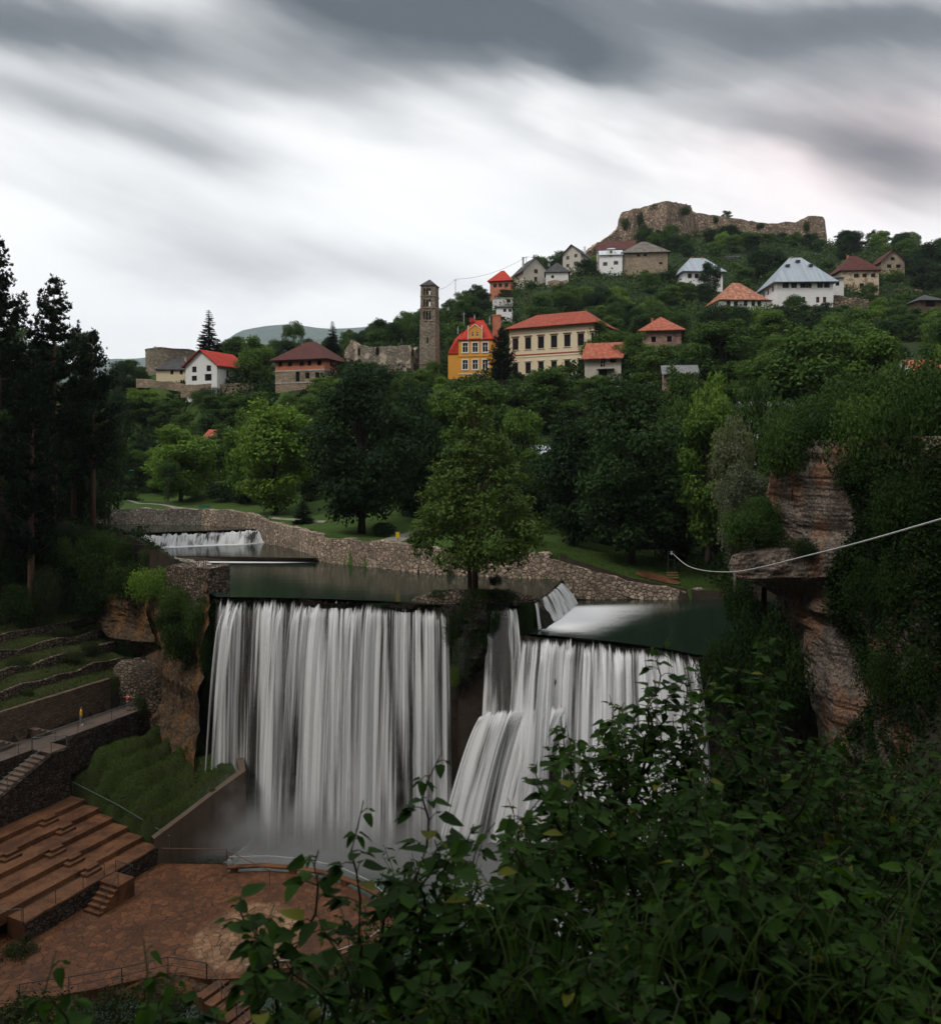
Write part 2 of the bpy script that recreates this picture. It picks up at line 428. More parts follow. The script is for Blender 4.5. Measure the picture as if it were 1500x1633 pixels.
def tiles(name, c1, c2, lichen=None, lf=.5, w=.26, h=.36):
    "roof tiles in rows with a stepped profile"
    m_, T = new_mat(name)
    uv = T.n('TexCoord').outputs['UV']; oc = T.n('TexCoord').outputs['Object']
    br = T.n('TexBrick', {'Vector': uv, 'Color1': c4(c1), 'Color2': c4(c2), 'Mortar': c4(tuple(k * .3 for k in c1)), 'Scale': 1.0, 'Mortar Size': .03, 'Mortar Smooth': .4, 'Brick Width': w, 'Row Height': h})
    n_ = T.noise(.5, oc, 5, .7)
    c = T.mix(T.ramp(n_, .4, .7, 0, .5), br.outputs[0], tuple(k * .45 for k in c1))
    if lichen: c = T.mix(T.ramp(T.noise(1.6, oc, 5, .7), lf, lf + .12, 0, .75), c, lichen)
    sp = T.n('SeparateXYZ', {0: uv})
    row = T.m('FRACT', T.m('DIVIDE', sp.outputs[1], h))
    hh = T.m('ADD', T.m('MULTIPLY', T.m('SUBTRACT', 1.0, row), .6), T.m('MULTIPLY', T.m('SUBTRACT', 1.0, br.outputs['Fac']), .5))
    finish(T, pbr(T, c, .8, T.bump(hh, .8, .06), .2)); return m_
M['tile_red'] = tiles('tile_red', (.27, .042, .022), (.42, .085, .042), lichen=(.16, .10, .07), lf=.54)
M['tile_bright'] = tiles('tile_bright', (.42, .028, .015), (.54, .052, .025))
M['tile_old'] = tiles('tile_old', (.34, .065, .035), (.48, .12, .06), lichen=(.30, .20, .13), lf=.5)
M['tile_dark'] = tiles('tile_dark', (.075, .022, .018), (.12, .035, .026))
M['slate'] = tiles('slate', (.045, .045, .048), (.085, .083, .085), w=.4, h=.4)
M['shingle'] = tiles('shingle', (.10, .085, .072), (.21, .185, .16), lichen=(.07, .06, .05), lf=.5, w=.9, h=.7)
M['tile_grey'] = tiles('tile_grey', (.13, .135, .14), (.21, .21, .215), w=.5, h=.5)
def metal_roof(name, c1, c2, rust=None, seam=.75):
    m_, T = new_mat(name)
    uv = T.n('TexCoord').outputs['UV']; oc = T.n('TexCoord').outputs['Object']
    sp = T.n('SeparateXYZ', {0: uv})
    fr = T.m('FRACT', T.m('DIVIDE', sp.outputs[0], seam))
    d = T.m('ABSOLUTE', T.m('SUBTRACT', fr, .5))
    ln = T.ramp(d, .42, .48)
    pan = T.n('TexWhiteNoise', {'W': T.m('FLOOR', T.m('DIVIDE', sp.outputs[0], seam))}, noise_dimensions='1D').outputs[0]
    n_ = T.noise(1.1, T.mapping(oc, (1, 1, .5)), 5, .65)
    c = T.mix(T.m('ADD', T.m('MULTIPLY', pan, .5), T.m('MULTIPLY', n_, .5)), c1, c2)
    if rust: c = T.mix(T.ramp(T.noise(.8, T.mapping(oc, (1.5, 1.5, .35)), 6, .7), .38, .56), c, rust)
    c = T.mix(T.m('MULTIPLY', ln, .55), c, tuple(k * .35 for k in c1))
    finish(T, pbr(T, c, .5, T.bump(ln, .6, .05), .45, .25 if not rust else 0)); return m_
M['metal_grey'] = metal_roof('metal_grey', (.20, .24, .28), (.34, .39, .43))
M['metal_light'] = metal_roof('metal_light', (.36, .40, .44), (.50, .54, .57))
M['metal_rusty'] = metal_roof('metal_rusty', (.36, .14, .055), (.46, .22, .10), rust=(.20, .045, .018))

# ground, rock, water
def ground_mat():
    m_, T = new_mat('hill_ground')
    oc = T.n('TexCoord').outputs['Object']
    n1 = T.noise(.06, oc, 5, .6); n2 = T.noise(1.6, oc, 5, .7)
    c = T.mix(T.ramp(n2, .3, .7), (.012, .024, .008), (.034, .056, .018))
    c = T.mix(T.ramp(n1, .4, .65, 0, .6), c, (.034, .038, .018))
    nz = T.n('SeparateXYZ', {0: T.n('NewGeometry').outputs['True Normal']}).outputs[2]
    rock = T.mix(T.noise(1.2, oc, 6, .7), (.012, .010, .008), (.045, .034, .024))
    c = T.mix(T.ramp(nz, .45, .7, 1, 0), c, rock)
    finish(T, pbr(T, c, .95, T.bump(n2, .8, .3), .1)); return m_
M['ground'] = ground_mat()
def lawn_mat(name, a, b, d):
    m_, T = new_mat(name)
    oc = T.n('TexCoord').outputs['Object']
    n1 = T.noise(.25, oc, 4, .6); n2 = T.noise(7, oc, 5, .75)
    c = T.mix(T.ramp(n2, .3, .7), a, b)
    c = T.mix(T.ramp(n1, .42, .7, 0, .6), c, d)
    finish(T, pbr(T, c, .95, T.bump(n2, .9, .12), .1)); return m_
M['lawn'] = lawn_mat('lawn', (.030, .060, .012), (.060, .105, .022), (.050, .072, .022))
M['terrace_grass'] = lawn_mat('terrace_grass', (.018, .030, .008), (.050, .072, .018), (.050, .046, .022))
def rock_mat(name, a, b, red=None, moss=None, scale=1.0, mf=.5):
    m_, T = new_mat(name)
    oc = T.n('TexCoord').outputs['Object']
    st = T.mapping(oc, (1, 1, .45))
    n1 = T.noise(.55 * scale, st, 7, .7, .6); n2 = T.noise(3.5 * scale, oc, 6, .75)
    vo = T.n('TexVoronoi', {'Vector': T.mapping(oc, (1, 1, .55)), 'Scale': 1.6 * scale}, feature='DISTANCE_TO_EDGE').outputs[0]
    c = T.mix(T.ramp(n1, .3, .7), a, b)
    c = T.mix(T.ramp(n2, .25, .6, .8, 0), c, tuple(k * .3 for k in a))
    if red: c = T.mix(T.ramp(T.noise(.35 * scale, T.mapping(oc, (1, 1, .35), loc=(3, 1, 8)), 4, .6), .48, .6, 0, .9), c, red)
    c = T.mix(T.ramp(vo, 0, .05, .5, 0), c, (.012, .010, .008))
    if moss: c = T.mix(T.ramp(T.noise(.8 * scale, T.mapping(oc, loc=(7, 2, 1)), 5, .7), mf, mf + .1, 0, .9), c, moss)
    pit = T.n('TexVoronoi', {'Vector': T.mapping(oc, (1, 1, .6)), 'Scale': 3.2 * scale}).outputs[0]
    c = T.mix(T.ramp(pit, .1, .45, .55, 0), c, tuple(k * .35 for k in a))
    h = T.m('ADD', T.m('ADD', T.m('MULTIPLY', n1, .8), T.m('MULTIPLY', n2, .7)), T.m('MULTIPLY', pit, .5))
    finish(T, pbr(T, c, .9, T.bump(h, 1.0, .6), .1)); return m_
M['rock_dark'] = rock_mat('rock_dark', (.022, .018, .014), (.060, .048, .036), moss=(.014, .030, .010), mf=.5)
M['rock_brown'] = rock_mat('rock_brown', (.085, .058, .036), (.22, .15, .095), red=(.24, .12, .05), moss=(.02, .032, .012), mf=.58)
M['rock_red'] = rock_mat('rock_red', (.20, .165, .14), (.52, .42, .35), red=(.46, .25, .16), moss=(.018, .030, .010), scale=1.5, mf=.62)
def paving(name, c1, c2, mortar, centre=None):
    m_, T = new_mat(name)
    oc = T.n('TexCoord').outputs['Object']
    mp = T.mapping(oc, (1, 1, .01))
    v1 = T.n('TexVoronoi', {'Vector': mp, 'Scale': 1.9, 'Randomness': 1.0})
    v2 = T.n('TexVoronoi', {'Vector': mp, 'Scale': 1.9, 'Randomness': 1.0}, feature='DISTANCE_TO_EDGE')
    sep = T.n('SeparateColor', {0: v1.outputs['Color']})
    c = T.mix(sep.outputs[0], c1, c2)
    big = T.noise(.28, oc, 4, .65); fine = T.noise(9, oc, 5, .7)
    if centre:
        d = T.n('VectorMath', {0: oc, 1: centre[:3]}, operation='DISTANCE').outputs['Value']
        dd = T.m('ADD', d, T.m('MULTIPLY', big, 2.0))
        c = T.mix(T.ramp(dd, 4.6, 5.6, .85, 0), c, T.mix(sep.outputs[1], (.22, .11, .05), (.48, .30, .17)))
        c = T.mix(T.ramp(T.m('ABSOLUTE', T.m('SUBTRACT', d, 7.0)), .0, .5, .5, 0), c, (.10, .05, .03))
    c = T.mix(T.ramp(big, .4, .66, 0, .6), c, tuple(k * .55 for k in c1))
    c = T.mix(T.m('MULTIPLY', fine, .4), c, tuple(k * .6 for k in c1))
    e = T.ramp(v2.outputs['Distance'], 0, .05)
    c = T.mix(e, mortar, c)
    finish(T, pbr(T, c, .6, T.bump(T.m('ADD', e, T.m('MULTIPLY', fine, .3)), .6, .04), .35)); return m_
def slab_mat(name, a, b):
    m_, T = new_mat(name)
    oc = T.n('TexCoord').outputs['Object']
    n1 = T.noise(.5, oc, 5, .7, .5); n2 = T.noise(6, oc, 5, .7)
    c = T.mix(T.ramp(n1, .35, .65), a, b)
    c = T.mix(T.ramp(n2, .3, .7, .5, 0), c, tuple(k * .45 for k in a))
    finish(T, pbr(T, c, .6, T.bump(n2, .5, .05), .35)); return m_
M['seat_stone'] = slab_mat('seat_stone', (.075, .029, .012), (.215, .092, .038))
M['step_stone'] = slab_mat('step_stone', (.10, .066, .05), (.19, .135, .10))
M['path'] = slab_mat('path', (.105, .075, .062), (.165, .125, .105))
M['gravel_path'] = slab_mat('gravel_path', (.20, .18, .15), (.32, .29, .25))
def water_mat(name, col, rough=.1, bs=.12, stretch=(.25, 1, 1)):
    m_, T = new_mat(name)
    oc = T.n('TexCoord').outputs['Object']
    n_ = T.noise(.9, T.mapping(oc, stretch), 4, .6)
    finish(T, pbr(T, col, rough, T.bump(n_, bs, .12), .5)); return m_
M['water'] = water_mat('water', (.010, .020, .013), .14)
M['water_low'] = water_mat('water_low', (.055, .085, .075), .22)
def fall_mat(name, dens=.5, fine=1.0, thin=0.0, sx=1.0, lo=.10, colr=(.93, .94, .95), side=False):
    "falling water: strands of white with gaps that let the rock through; uv = (metres along lip, fraction of drop)"
    m_, T = new_mat(name)
    uv = T.n('TexCoord').outputs['UV']
    sp = T.n('SeparateXYZ', {0: uv}); u, v = sp.outputs[0], sp.outputs[1]
    def nn(su, sv, off, det=3, ro=.5):
        vec = T.n('CombineXYZ', {0: T.m('MULTIPLY', u, su * sx), 1: T.m('MULTIPLY', v, sv), 2: off}).outputs[0]
        return T.noise(1.0, vec, det, ro, .15)
    big = nn(.34, .45, 1.0, 2); mid = nn(1.05, .7, 5.0, 3, .6); fin = nn(4.2 * fine, 1.0, 9.0, 3, .5); vf = nn(16.0, 1.6, 13.0, 2, .6)
    # near the lip the water is split into thin threads, lower down it closes into broad soft bands
    top = T.ramp(v, 0.0, .22, 1.0, 0)
    s = T.m('ADD', T.m('MULTIPLY', T.m('SUBTRACT', big, .5), 2.1), T.m('MULTIPLY', T.m('SUBTRACT', mid, .5), 1.7))
    s = T.m('ADD', s, T.m('MULTIPLY', T.m('SUBTRACT', fin, .5), T.m('ADD', .42, T.m('MULTIPLY', top, .8))))
    s = T.m('ADD', s, T.m('MULTIPLY', T.m('SUBTRACT', vf, .5), .20))
    s = T.m('ADD', s, T.m('MULTIPLY', v, .05))
    if side: s = T.m('SUBTRACT', s, T.ramp(u, 13.5, 20.5, 0, .17))
    a = T.ramp(s, -.16 - dens * .22, .28 - dens * .24, lo, .97)
    a = T.m('MULTIPLY', a, T.m('SUBTRACT', 1.0, thin))
    st_ = T.m('MULTIPLY', T.ramp(T.m('ADD', T.m('MULTIPLY', nn(1.6, 0, 31.0, 2), .6), T.m('MULTIPLY', nn(4.5, 0, 37.0, 2), .4)), .38, .62), .030)
    a = T.m('MULTIPLY', a, T.ramp(T.m('SUBTRACT', v, st_), 0, .03))
    shade = T.ramp(T.m('ADD', T.m('MULTIPLY', fin, .4), T.m('MULTIPLY', mid, .6)), .36, .58, .6, 1.0)
    if side: a = T.m('MULTIPLY', a, T.ramp(u, 0.1, .9))
    col = T.mix(1.0, colr, T.n('CombineColor', {0: shade, 1: shade, 2: shade}).outputs[0], 'MULTIPLY')
    hgt = T.m('ADD', mid, T.m('MULTIPLY', fin, .4))
    p = pbr(T, col, .7, T.bump(hgt, .5, .25), .15)
    t = T.n('BsdfTranslucent', {0: col}).outputs[0]
    sh = T.n('MixShader', {0: .25, 1: p, 2: t}).outputs[0]
    tr = T.n('BsdfTransparent').outputs[0]
    finish(T, T.n('MixShader', {0: a, 1: tr, 2: sh}).outputs[0]); return m_
M['fall_a'] = fall_mat('fall_a', .45, side=True, lo=.06)
M['fall_b'] = fall_mat('fall_b', -.1, 1.3, .1, 1.0, .0)
M['fall_dense'] = fall_mat('fall_dense', .95)
M['fall_right'] = fall_mat('fall_right', .85, .9)
def foam_mat(name, strength=1.0, stretch=(1, 1)):
    "white water lying on the surface; uv x,y in 0..1 fade out at the sheet's edges"
    m_, T = new_mat(name)
    uv = T.n('TexCoord').outputs['UV']; oc = T.n('TexCoord').outputs['Object']
    sp = T.n('SeparateXYZ', {0: uv})
    a = T.m('MULTIPLY', T.ramp(sp.outputs[1], 0, .9, 1, 0), T.ramp(T.m('ABSOLUTE', T.m('SUBTRACT', sp.outputs[0], .5)), .3, .5, 1, 0))
    n_ = T.noise(1.0, T.mapping(oc, (stretch[0], stretch[1], 1)), 4, .6)
    a = T.m('MULTIPLY', a, T.ramp(T.m('ADD', n_, T.m('MULTIPLY', a, .6)), .28, .72, 0, strength))
    sh = pbr(T, (.88, .90, .91), .6, None, .2)
    finish(T, T.n('MixShader', {0: a, 1: T.n('BsdfTransparent').outputs[0], 2: sh}).outputs[0]); return m_
M['foam'] = foam_mat('foam', 1.0, (.3, 1.2))
M['foam_stage'] = foam_mat('foam_soft', 1.0, (.25, .25))

# ------------------------------------------------------------------ terrain
def in_poly(X, Y, poly):
    X = np.asarray(X, float); Y = np.asarray(Y, float); ins = np.zeros(np.broadcast(X, Y).shape, bool)
    n = len(poly)
    for i in range(n):
        x1, y1 = poly[i][:2]; x2, y2 = poly[(i + 1) % n][:2]
        if y1 == y2: continue
        c = ((y1 > Y) != (y2 > Y)) & (X < (x2 - x1) * (Y - y1) / (y2 - y1) + x1)
        ins ^= c
    return ins
ctrl = []
for px, py, D in [(190, 812, 138), (330, 812, 138), (420, 830, 125), (500, 850, 108), (545, 860, 103), (640, 868, 98), (700, 876, 95), (770, 880, 93.5),
                  (875, 882, 92), (950, 905, 92), (1000, 920, 92), (1093, 938, 93), (1150, 935, 96), (1230, 935, 90), (300, 790, 175), (200, 785, 190), (450, 800, 150), (600, 840, 115),
                  (1025, 900, 100), (1150, 900, 102), (1000, 878, 112), (900, 868, 108), (750, 830, 118), (850, 800, 130), (1100, 850, 120), (1250, 800, 115),
                  (350, 660, 196), (480, 640, 188), (600, 650, 180), (720, 680, 165), (860, 700, 155), (860, 650, 170), (250, 690, 200), (150, 690, 190),
                  (480, 611, 197), (340, 612, 203), (400, 612, 206), (240, 600, 214), (300, 602, 213), (560, 606, 197), (650, 607, 192), (690, 607, 196), (760, 620, 186), (860, 614, 186), (960, 603, 178),
                  (1060, 560, 205), (1020, 620, 165), (1200, 640, 150), (1150, 700, 125), (1350, 610, 160), (1500, 610, 145),
                  (800, 514, 266), (800, 466, 302), (850, 457, 312), (885, 450, 300), (920, 434, 322), (975, 442, 318), (1035, 436, 322), (1115, 458, 292), (1185, 500, 262), (1275, 500, 264), (1370, 460, 296),
                  (1422, 438, 322), (1500, 480, 290), (1420, 520, 240), (1300, 560, 200), (1100, 540, 225), (950, 520, 255), (1050, 490, 275), (960, 398, 384), (1050, 382, 388), (1130, 378, 396), (1200, 386, 400), (1317, 394, 408),
                  (1400, 402, 415), (1500, 412, 420), (1700, 420, 420), (1700, 520, 260), (1700, 600, 150), (600, 562, 250), (660, 536, 262), (720, 516, 285), (770, 490, 300), (560, 572, 235), (480, 577, 240), (380, 580, 250), (300, 588, 260), (190, 600, 240), (100, 610, 240)]:
    p = P(px, py, D); ctrl.append(tuple(p))
ctrl += [(-44, 500, 20), (-150, 600, 20), (60, 480, 90), (130, 560, 115), (240, 600, 130), (0, 420, 60), (-60, 350, 35), (-200, 400, 30), (300, 400, 130), (-300, 250, 40), (320, 200, 60),
         (-44, 104, 3.6), (-49.7, 105.4, 4.5), (-54, 100, 7.5), (-50, 112, 4), (-62, 98, 9), (-52, 97, 7.5), (-60, 130, 3.6), (-75, 110, 12), (-90, 90, 16), (-110, 60, 22), (-100, 140, 18), (-130, 190, 30), (-33, 90, 2.6), (-28, 84, 2.4), (-40, 100, 3),
         (-12, -2, 12.4), (0, -2, 12.6), (12, -2, 12.8), (30, 12, 14.5), (30, 30, 14), (31, 45, 14.5), (31, 56, 13.4), (30.5, 63, 12), (40, 50, 16), (45, 80, 8), (37, 78, 4), (60, 40, 22), (70, 90, 14), (60, 110, 12), (110, 80, 30), (45, 65, 12),
         (-60, -2, 16), (-100, 10, 22), (60, -5, 22), (120, 20, 36), (300, 0, 80), (-300, 0, 60)]
_C = np.array(ctrl)
def _kern(r): return r
_A = np.zeros((len(_C) + 3, len(_C) + 3)); _dd = np.hypot(_C[:, None, 0] - _C[None, :, 0], _C[:, None, 1] - _C[None, :, 1])
_A[:len(_C), :len(_C)] = _dd + np.eye(len(_C)) * 0.0; _A[:len(_C), len(_C):] = np.c_[np.ones(len(_C)), _C[:, :2]]; _A[len(_C):, :len(_C)] = _A[:len(_C), len(_C):].T
_sol = np.linalg.solve(_A, np.r_[_C[:, 2], 0, 0, 0])
def plateau(X, Y):
    X = np.asarray(X, float); Y = np.asarray(Y, float); sh = X.shape; x = X.ravel(); y = Y.ravel(); out = np.zeros(len(x))
    for i in range(0, len(x), 20000):
        d = np.hypot(x[i:i + 20000, None] - _C[None, :, 0], y[i:i + 20000, None] - _C[None, :, 1])
        out[i:i + 20000] = d @ _sol[:len(_C)] + _sol[-3] + _sol[-2] * x[i:i + 20000] + _sol[-1] * y[i:i + 20000]
    return out.reshape(sh)

g2 = lambda px, py, z: tuple(G(px, py, z))[:2]
LIP_A = [G(345, 952, 0), G(430, 953, 0), G(520, 955, 0), G(620, 959, 0), G(715, 966, 0)]
LIP_B = [G(783, 965, 0), G(822, 965, 0)]
LIP_S = [G(852, 961, 0), G(872, 948, 0), G(893, 929, 0)]
LIP_R = [G(825, 1010, -2.4), G(862, 1012, -2.4), G(930, 1018, -2.4), G(1000, 1026, -2.4), G(1060, 1034, -2.4), G(1110, 1044, -2.4)]
xy = lambda L: [(p[0], p[1]) for p in L]
WALL_BASE0 = [g2(505, 893, 0), g2(545, 899, 0), g2(600, 905, 0), g2(640, 909, 0), g2(700, 916, 0), g2(769, 919, 0), g2(880, 923, 0)]
POOL = [(-25.6, 81.2), (-31, 88), (-44, 107.5)] + WALL_BASE0 + xy(LIP_S)[::-1] + [g2(852, 962, 0), g2(822, 966, 0), g2(783, 966, 0)] + xy(LIP_A)[::-1]
RPOOL = xy(LIP_R) + [(22, 66.3), (28.5, 69), (36, 80), (36, 93), g2(1093, 957, -2.4), g2(997, 955, -2.4), g2(905, 948, -2.4), g2(893, 932, -2.0), g2(872, 955, -1.2), g2(855, 985, -2.4)]
MID = [(-44, 107.5)] + [g2(505, 890, .6), g2(500, 880, .6), g2(430, 864, .6), g2(427, 858, .6), (-47, 124), (-60, 120)]
W1L, W1R = P(170, 853, 115.5), P(427, 843, 123.7)
TOP = [(W1L[0], W1L[1]), (W1R[0], W1R[1]), g2(400, 838, 2.6), g2(330, 836, 2.6), g2(190, 832, 2.6), (-80, 137), (-100, 125), (-75, 112)]
GORGE = [(-25.6, 81.2)] + xy(LIP_A) + [(-1.2, 74.6), (1.2, 74.6), g2(783, 966, 0), g2(822, 966, 0)] + xy(LIP_R) + [(22, 66.3), (28.5, 68.5), (29.8, 62), (30.5, 45), (32, 30), (32, 10), (20, 2.5), (8, 1.6), (0, 1.4), (-10, 1.4), (-60, 2), (-84, 31), (-49.7, 105.4), (-44, 104), (-32, 88)]
def terrain(X, Y):
    X = np.asarray(X, float); Y = np.asarray(Y, float)
    h = plateau(X, Y) + fbm(X, Y, .12, 4) * .5 * np.clip((np.hypot(X, Y) - 90) / 100, .15, 1.6)
    h = h + np.clip((-Y - 1.6) * 2.4, 0, 80)  # unseen slope behind the camera, steepened to shade the foreground
    h = h + np.clip((-X - (.62 * np.clip(Y, 0, None) + 27)) * 1.15, 0, 55) + np.clip((X - (.62 * np.clip(Y, 0, None) + 30)) * .95, 0, 45)  # unseen hills left and right, raised to cut sky and sun light in the gorge
    near_flat = (np.abs(X) < 14) & (Y < 1.6) & (Y > -6)
    # gorge floor and its sides
    v = (X - UO.x) * UV_.x + (Y - UO.y) * UV_.y
    u = (X - UO.x) * UU.x + (Y - UO.y) * UU.y
    fl = np.interp(v, [-2, 0, .1, 13, 13.4, 16.4, 16.6, 30, 31.5, 35.5], [-26.5, -26.5, -24.5, -19.5, -15, -14.2, -11.6, -6.6, -4.5, 6.5])
    wv = np.clip((X + 1.5) / 2.5, 0, 1) * 4.6
    nears = 12.5 - .4 * np.clip(Y - 1.5, 0, wv) - 1.15 * np.clip(Y - 1.5 - wv, 0, None) + fbm(X, Y, .5, 3) * .25
    right = 12 - 1.6 * np.clip(29.5 - X, 0, None) 
    right = np.where(Y < 40, right, -40)
    gor = np.maximum(np.maximum(fl, nears), right)
    ing = in_poly(X, Y, GORGE)
    h = np.where(ing, np.minimum(gor, h + 3), h)
    h = np.where((X > -7.5) & (X < 8) & (Y > 72) & (Y < 82) & ~ing, -1.5, h)
    h = np.where(in_poly(X, Y, POOL), -1.5, h)
    h = np.where(in_poly(X, Y, RPOOL), -3.8, h)
    h = np.where(in_poly(X, Y, MID), -.8, h)
    h = np.where(in_poly(X, Y, TOP), 1.4, h)
    return h
def axis(fine0, fine1, step, lo, hi, gr=1.09):
    a = list(np.arange(fine0, fine1 + 1e-6, step)); s_ = step
    while a[-1] < hi: s_ *= gr; a.append(a[-1] + s_)
    s_ = step; b = [a[0]]
    while b[-1] > lo: s_ *= gr; b.append(b[-1] - s_)
    return np.array(b[1:][::-1] + a)
def build_ground():
    xs = axis(-66, 40, .7, -6000, 6000, 1.06); ys = axis(0, 126, .7, -300, 7200, 1.05)
    X, Y = np.meshgrid(xs, ys)
    Z = terrain(X, Y)
    far = np.clip((np.hypot(X, Y - 150) - 420) / 500, 0, 1)
    Z = Z * (1 - far) + far * (30 + 0 * Z)
    V = np.stack([X.ravel(), Y.ravel(), Z.ravel()], 1)
    nx = len(xs); i, j = np.meshgrid(np.arange(len(ys) - 1), np.arange(nx - 1), indexing='ij')
    a = (i * nx + j).ravel(); Fq = np.stack([a, a + 1, a + nx + 1, a + nx], 1)
    cx = (X[:-1, :-1] + X[1:, 1:]).ravel() / 2; cyy = (Y[:-1, :-1] + Y[1:, 1:]).ravel() / 2; zc = Z[:-1, :-1].ravel()
    lawn = in_poly(cx, cyy, [(-70, 128), (-48, 128), (-34, 121), (-22, 105), (-8, 97), (8, 91), (14, 91), (26, 90), (36, 90), (36, 112), (0, 130), (-20, 165), (-60, 215), (-110, 215), (-100, 150)]) & (zc > -2)
    o = np_mesh('ground', V, Fq, [M['ground'], M['lawn']], smooth=False)
    o.data.polygons.foreach_set('material_index', lawn.astype(np.int32)); o.data.update()
    tag(o, 'wooded valley ground from the gorge up to the town hill', kind='structure')
build_ground()
def tz(x, y): return float(terrain(np.array([x]), np.array([y]))[0])

# far blue hills
def hills(name, pts, D0, seed):
    pxs = np.linspace(-500, 2000, 160)
    prof = np.interp(pxs, [p[0] for p in pts], [p[1] for p in pts])
    rows = []
    for k, (dd, fr) in enumerate([(-.35, 0.0), (-.28, .25), (-.2, .5), (-.12, .75), (0, 1.0), (.3, .6), (.15, 0)]):
        row = []
        for i, px in enumerate(pxs):
            D = D0 * (1 + dd); top = CZ + (H0 - prof[i]) * D0 / F + float(fbm(px * .012, k * .6, 1, 5, seed)) * D0 * .004
            z = 10 + (top - 10) * fr
            row.append(((px - 750) * D / F + float(fbm(px * .02, k, 1, 3, seed + 2)) * D0 * .01, D, z))
        rows.append(row)
    m = MB(); m.grid(rows)
    o = m.build(name, M['hill_far'], smooth=True)
    tag(o, 'distant wooded hills fading blue', kind='structure')
def hm():
    m_, T = new_mat('hill_far'); oc = T.n('TexCoord').outputs['Object']
    n_ = T.noise(.006, oc, 8, .75); n2 = T.noise(.03, oc, 5, .7)
    c = T.mix(T.ramp(T.m('ADD', T.m('MULTIPLY', n_, .7), T.m('MULTIPLY', n2, .3)), .4, .62), (.022, .040, .022), (.075, .115, .055))
    finish(T, pbr(T, c, .95, T.bump(n2, 1.0, 40), .05)); M['hill_far'] = m_
hm()
hills('hills', [(-500, 560), (100, 585), (180, 574), (235, 571), (330, 555), (390, 532), (440, 522), (475, 521), (500, 524), (540, 520), (600, 514), (700, 508), (900, 520), (2000, 540)], 6200, 1.0)
hills('hills', [(-500, 600), (150, 592), (300, 575), (420, 552), (520, 545), (580, 538), (640, 520), (800, 520), (2000, 560)], 4000, 4.0)

# ------------------------------------------------------------------ water surfaces
def flat_water(name, poly, z, mat, label):
    m = MB(); m.face([(p[0], p[1], z) for p in poly])
    o = m.build(name, mat); tag(o, label, kind='structure'); return o
flat_water('water', POOL, 0.0, M['water'], 'still dark upper pool behind the falls')
flat_water('water', MID, .6, M['water'], 'pool between the two weirs')
flat_water('water', TOP, 2.6, M['water'], 'river above the far weir')
flat_water('water', RPOOL, -2.4, M['water'], 'smooth dark side pool below the stone wall')
flat_water('water', [(-30, 68), (-29, 82), (-20, 82), (4, 79), (24, 70), (30, 40), (10, 34), (-24, 40), (-28, 60)], -22.5, M['water_low'], 'green plunge pool below the falls')

# ------------------------------------------------------------------ rock
def rock_sheet(name, rows, mat, label, amp=1.0, sc=.35, kind='structure', sub=3, seed=0.0, cat=None, nrm=(0, -1, .2), vz=.6):
    "rows of points (top row first) refined and roughened into a cliff face"
    Rr = np.array([[tuple(p) for p in r] for r in rows], float)
    for _ in range(sub):
        a = np.empty((Rr.shape[0], Rr.shape[1] * 2 - 1, 3)); a[:, ::2] = Rr; a[:, 1::2] = (Rr[:, :-1] + Rr[:, 1:]) / 2
        b = np.empty((a.shape[0] * 2 - 1, a.shape[1], 3)); b[::2] = a; b[1::2] = (a[:-1] + a[1:]) / 2
        Rr = b
    N = np.array(nrm, float); N /= np.linalg.norm(N)
    s1 = Rr[..., 0] * .8 + Rr[..., 1] * .6; s2 = Rr[..., 2]
    d = fbm(s1, s2 * vz, sc, 3, seed) * amp + fbm(s1, s2 * vz * 1.4, sc * 3.1, 4, seed + 3) * amp * .45 + fbm(s1, s2 * .8, sc * 9, 4, seed + 9) * amp * .13
    d2 = fbm(s1 + 40, s2 * vz * 2, sc * 2, 4, seed + 5) * amp * .4
    Rr = Rr + N * d[..., None]; Rr[..., 0] += d2; Rr[..., 2] += d2 * .5
    m = MB(); m.grid(Rr.tolist())
    o = m.build(name, mat, smooth=False); tag(o, label, cat, kind=kind); return o
def lip_rows(lip, zb, back, outs, lean=0.0):
    "rock rows hanging below a lip polyline; back = metres behind the lip"
    rows = []
    for f_, o_ in outs:
        rows.append([(p[0], p[1] + back - o_, p[2] - .12 + (zb - p[2]) * f_) for p in lip])
    return rows
LA = [Vector((-27.5, 82.5, .3))] + LIP_A + [Vector((-1.0, 75.8, .3))]
rock_sheet('cliff', lip_rows(LA, -24.5, .7, [(0, .7), (.02, .6), (.1, -.6), (.3, -.9), (.6, -.4), (.85, .5), (1, 1.6)]), M['rock_dark'], 'dark wet rock behind the left waterfall', .55, .3, seed=1)
LI = [Vector((-2.6, 76.6, .2)), Vector((-1.4, 75.4, .35)), Vector((0, 74.8, .4)), Vector((1.4, 75.1, .35)), Vector((2.4, 76.4, .2))]
rock_sheet('cliff', lip_rows(LI, -24.5, 0, [(0, 0), (.05, .5), (.2, .3), (.45, -2.2), (.75, -2.6), (1, -1.0)]), M['rock_dark'], 'dark hollow rock under the island', .5, .5, seed=2)
LB = [Vector((2.0, 76.6, 0)), LIP_B[0], LIP_B[1], Vector((4.4, 76.4, 0)), Vector((4.6, 75.0, -.8))]
rock_sheet('cliff', lip_rows(LB, -24.5, .3, [(0, .3), (.08, .2), (.35, .6), (.45, 2.0), (.8, 4.0), (1, 5.0)]), M['rock_dark'], 'dark rock behind the narrow middle fall', .5, .4, seed=3)
LRR = [Vector((4.0, 75.3, -2.4))] + LIP_R + [Vector((20.5, 66, -2.0)), Vector((28, 66.5, -1.6))]
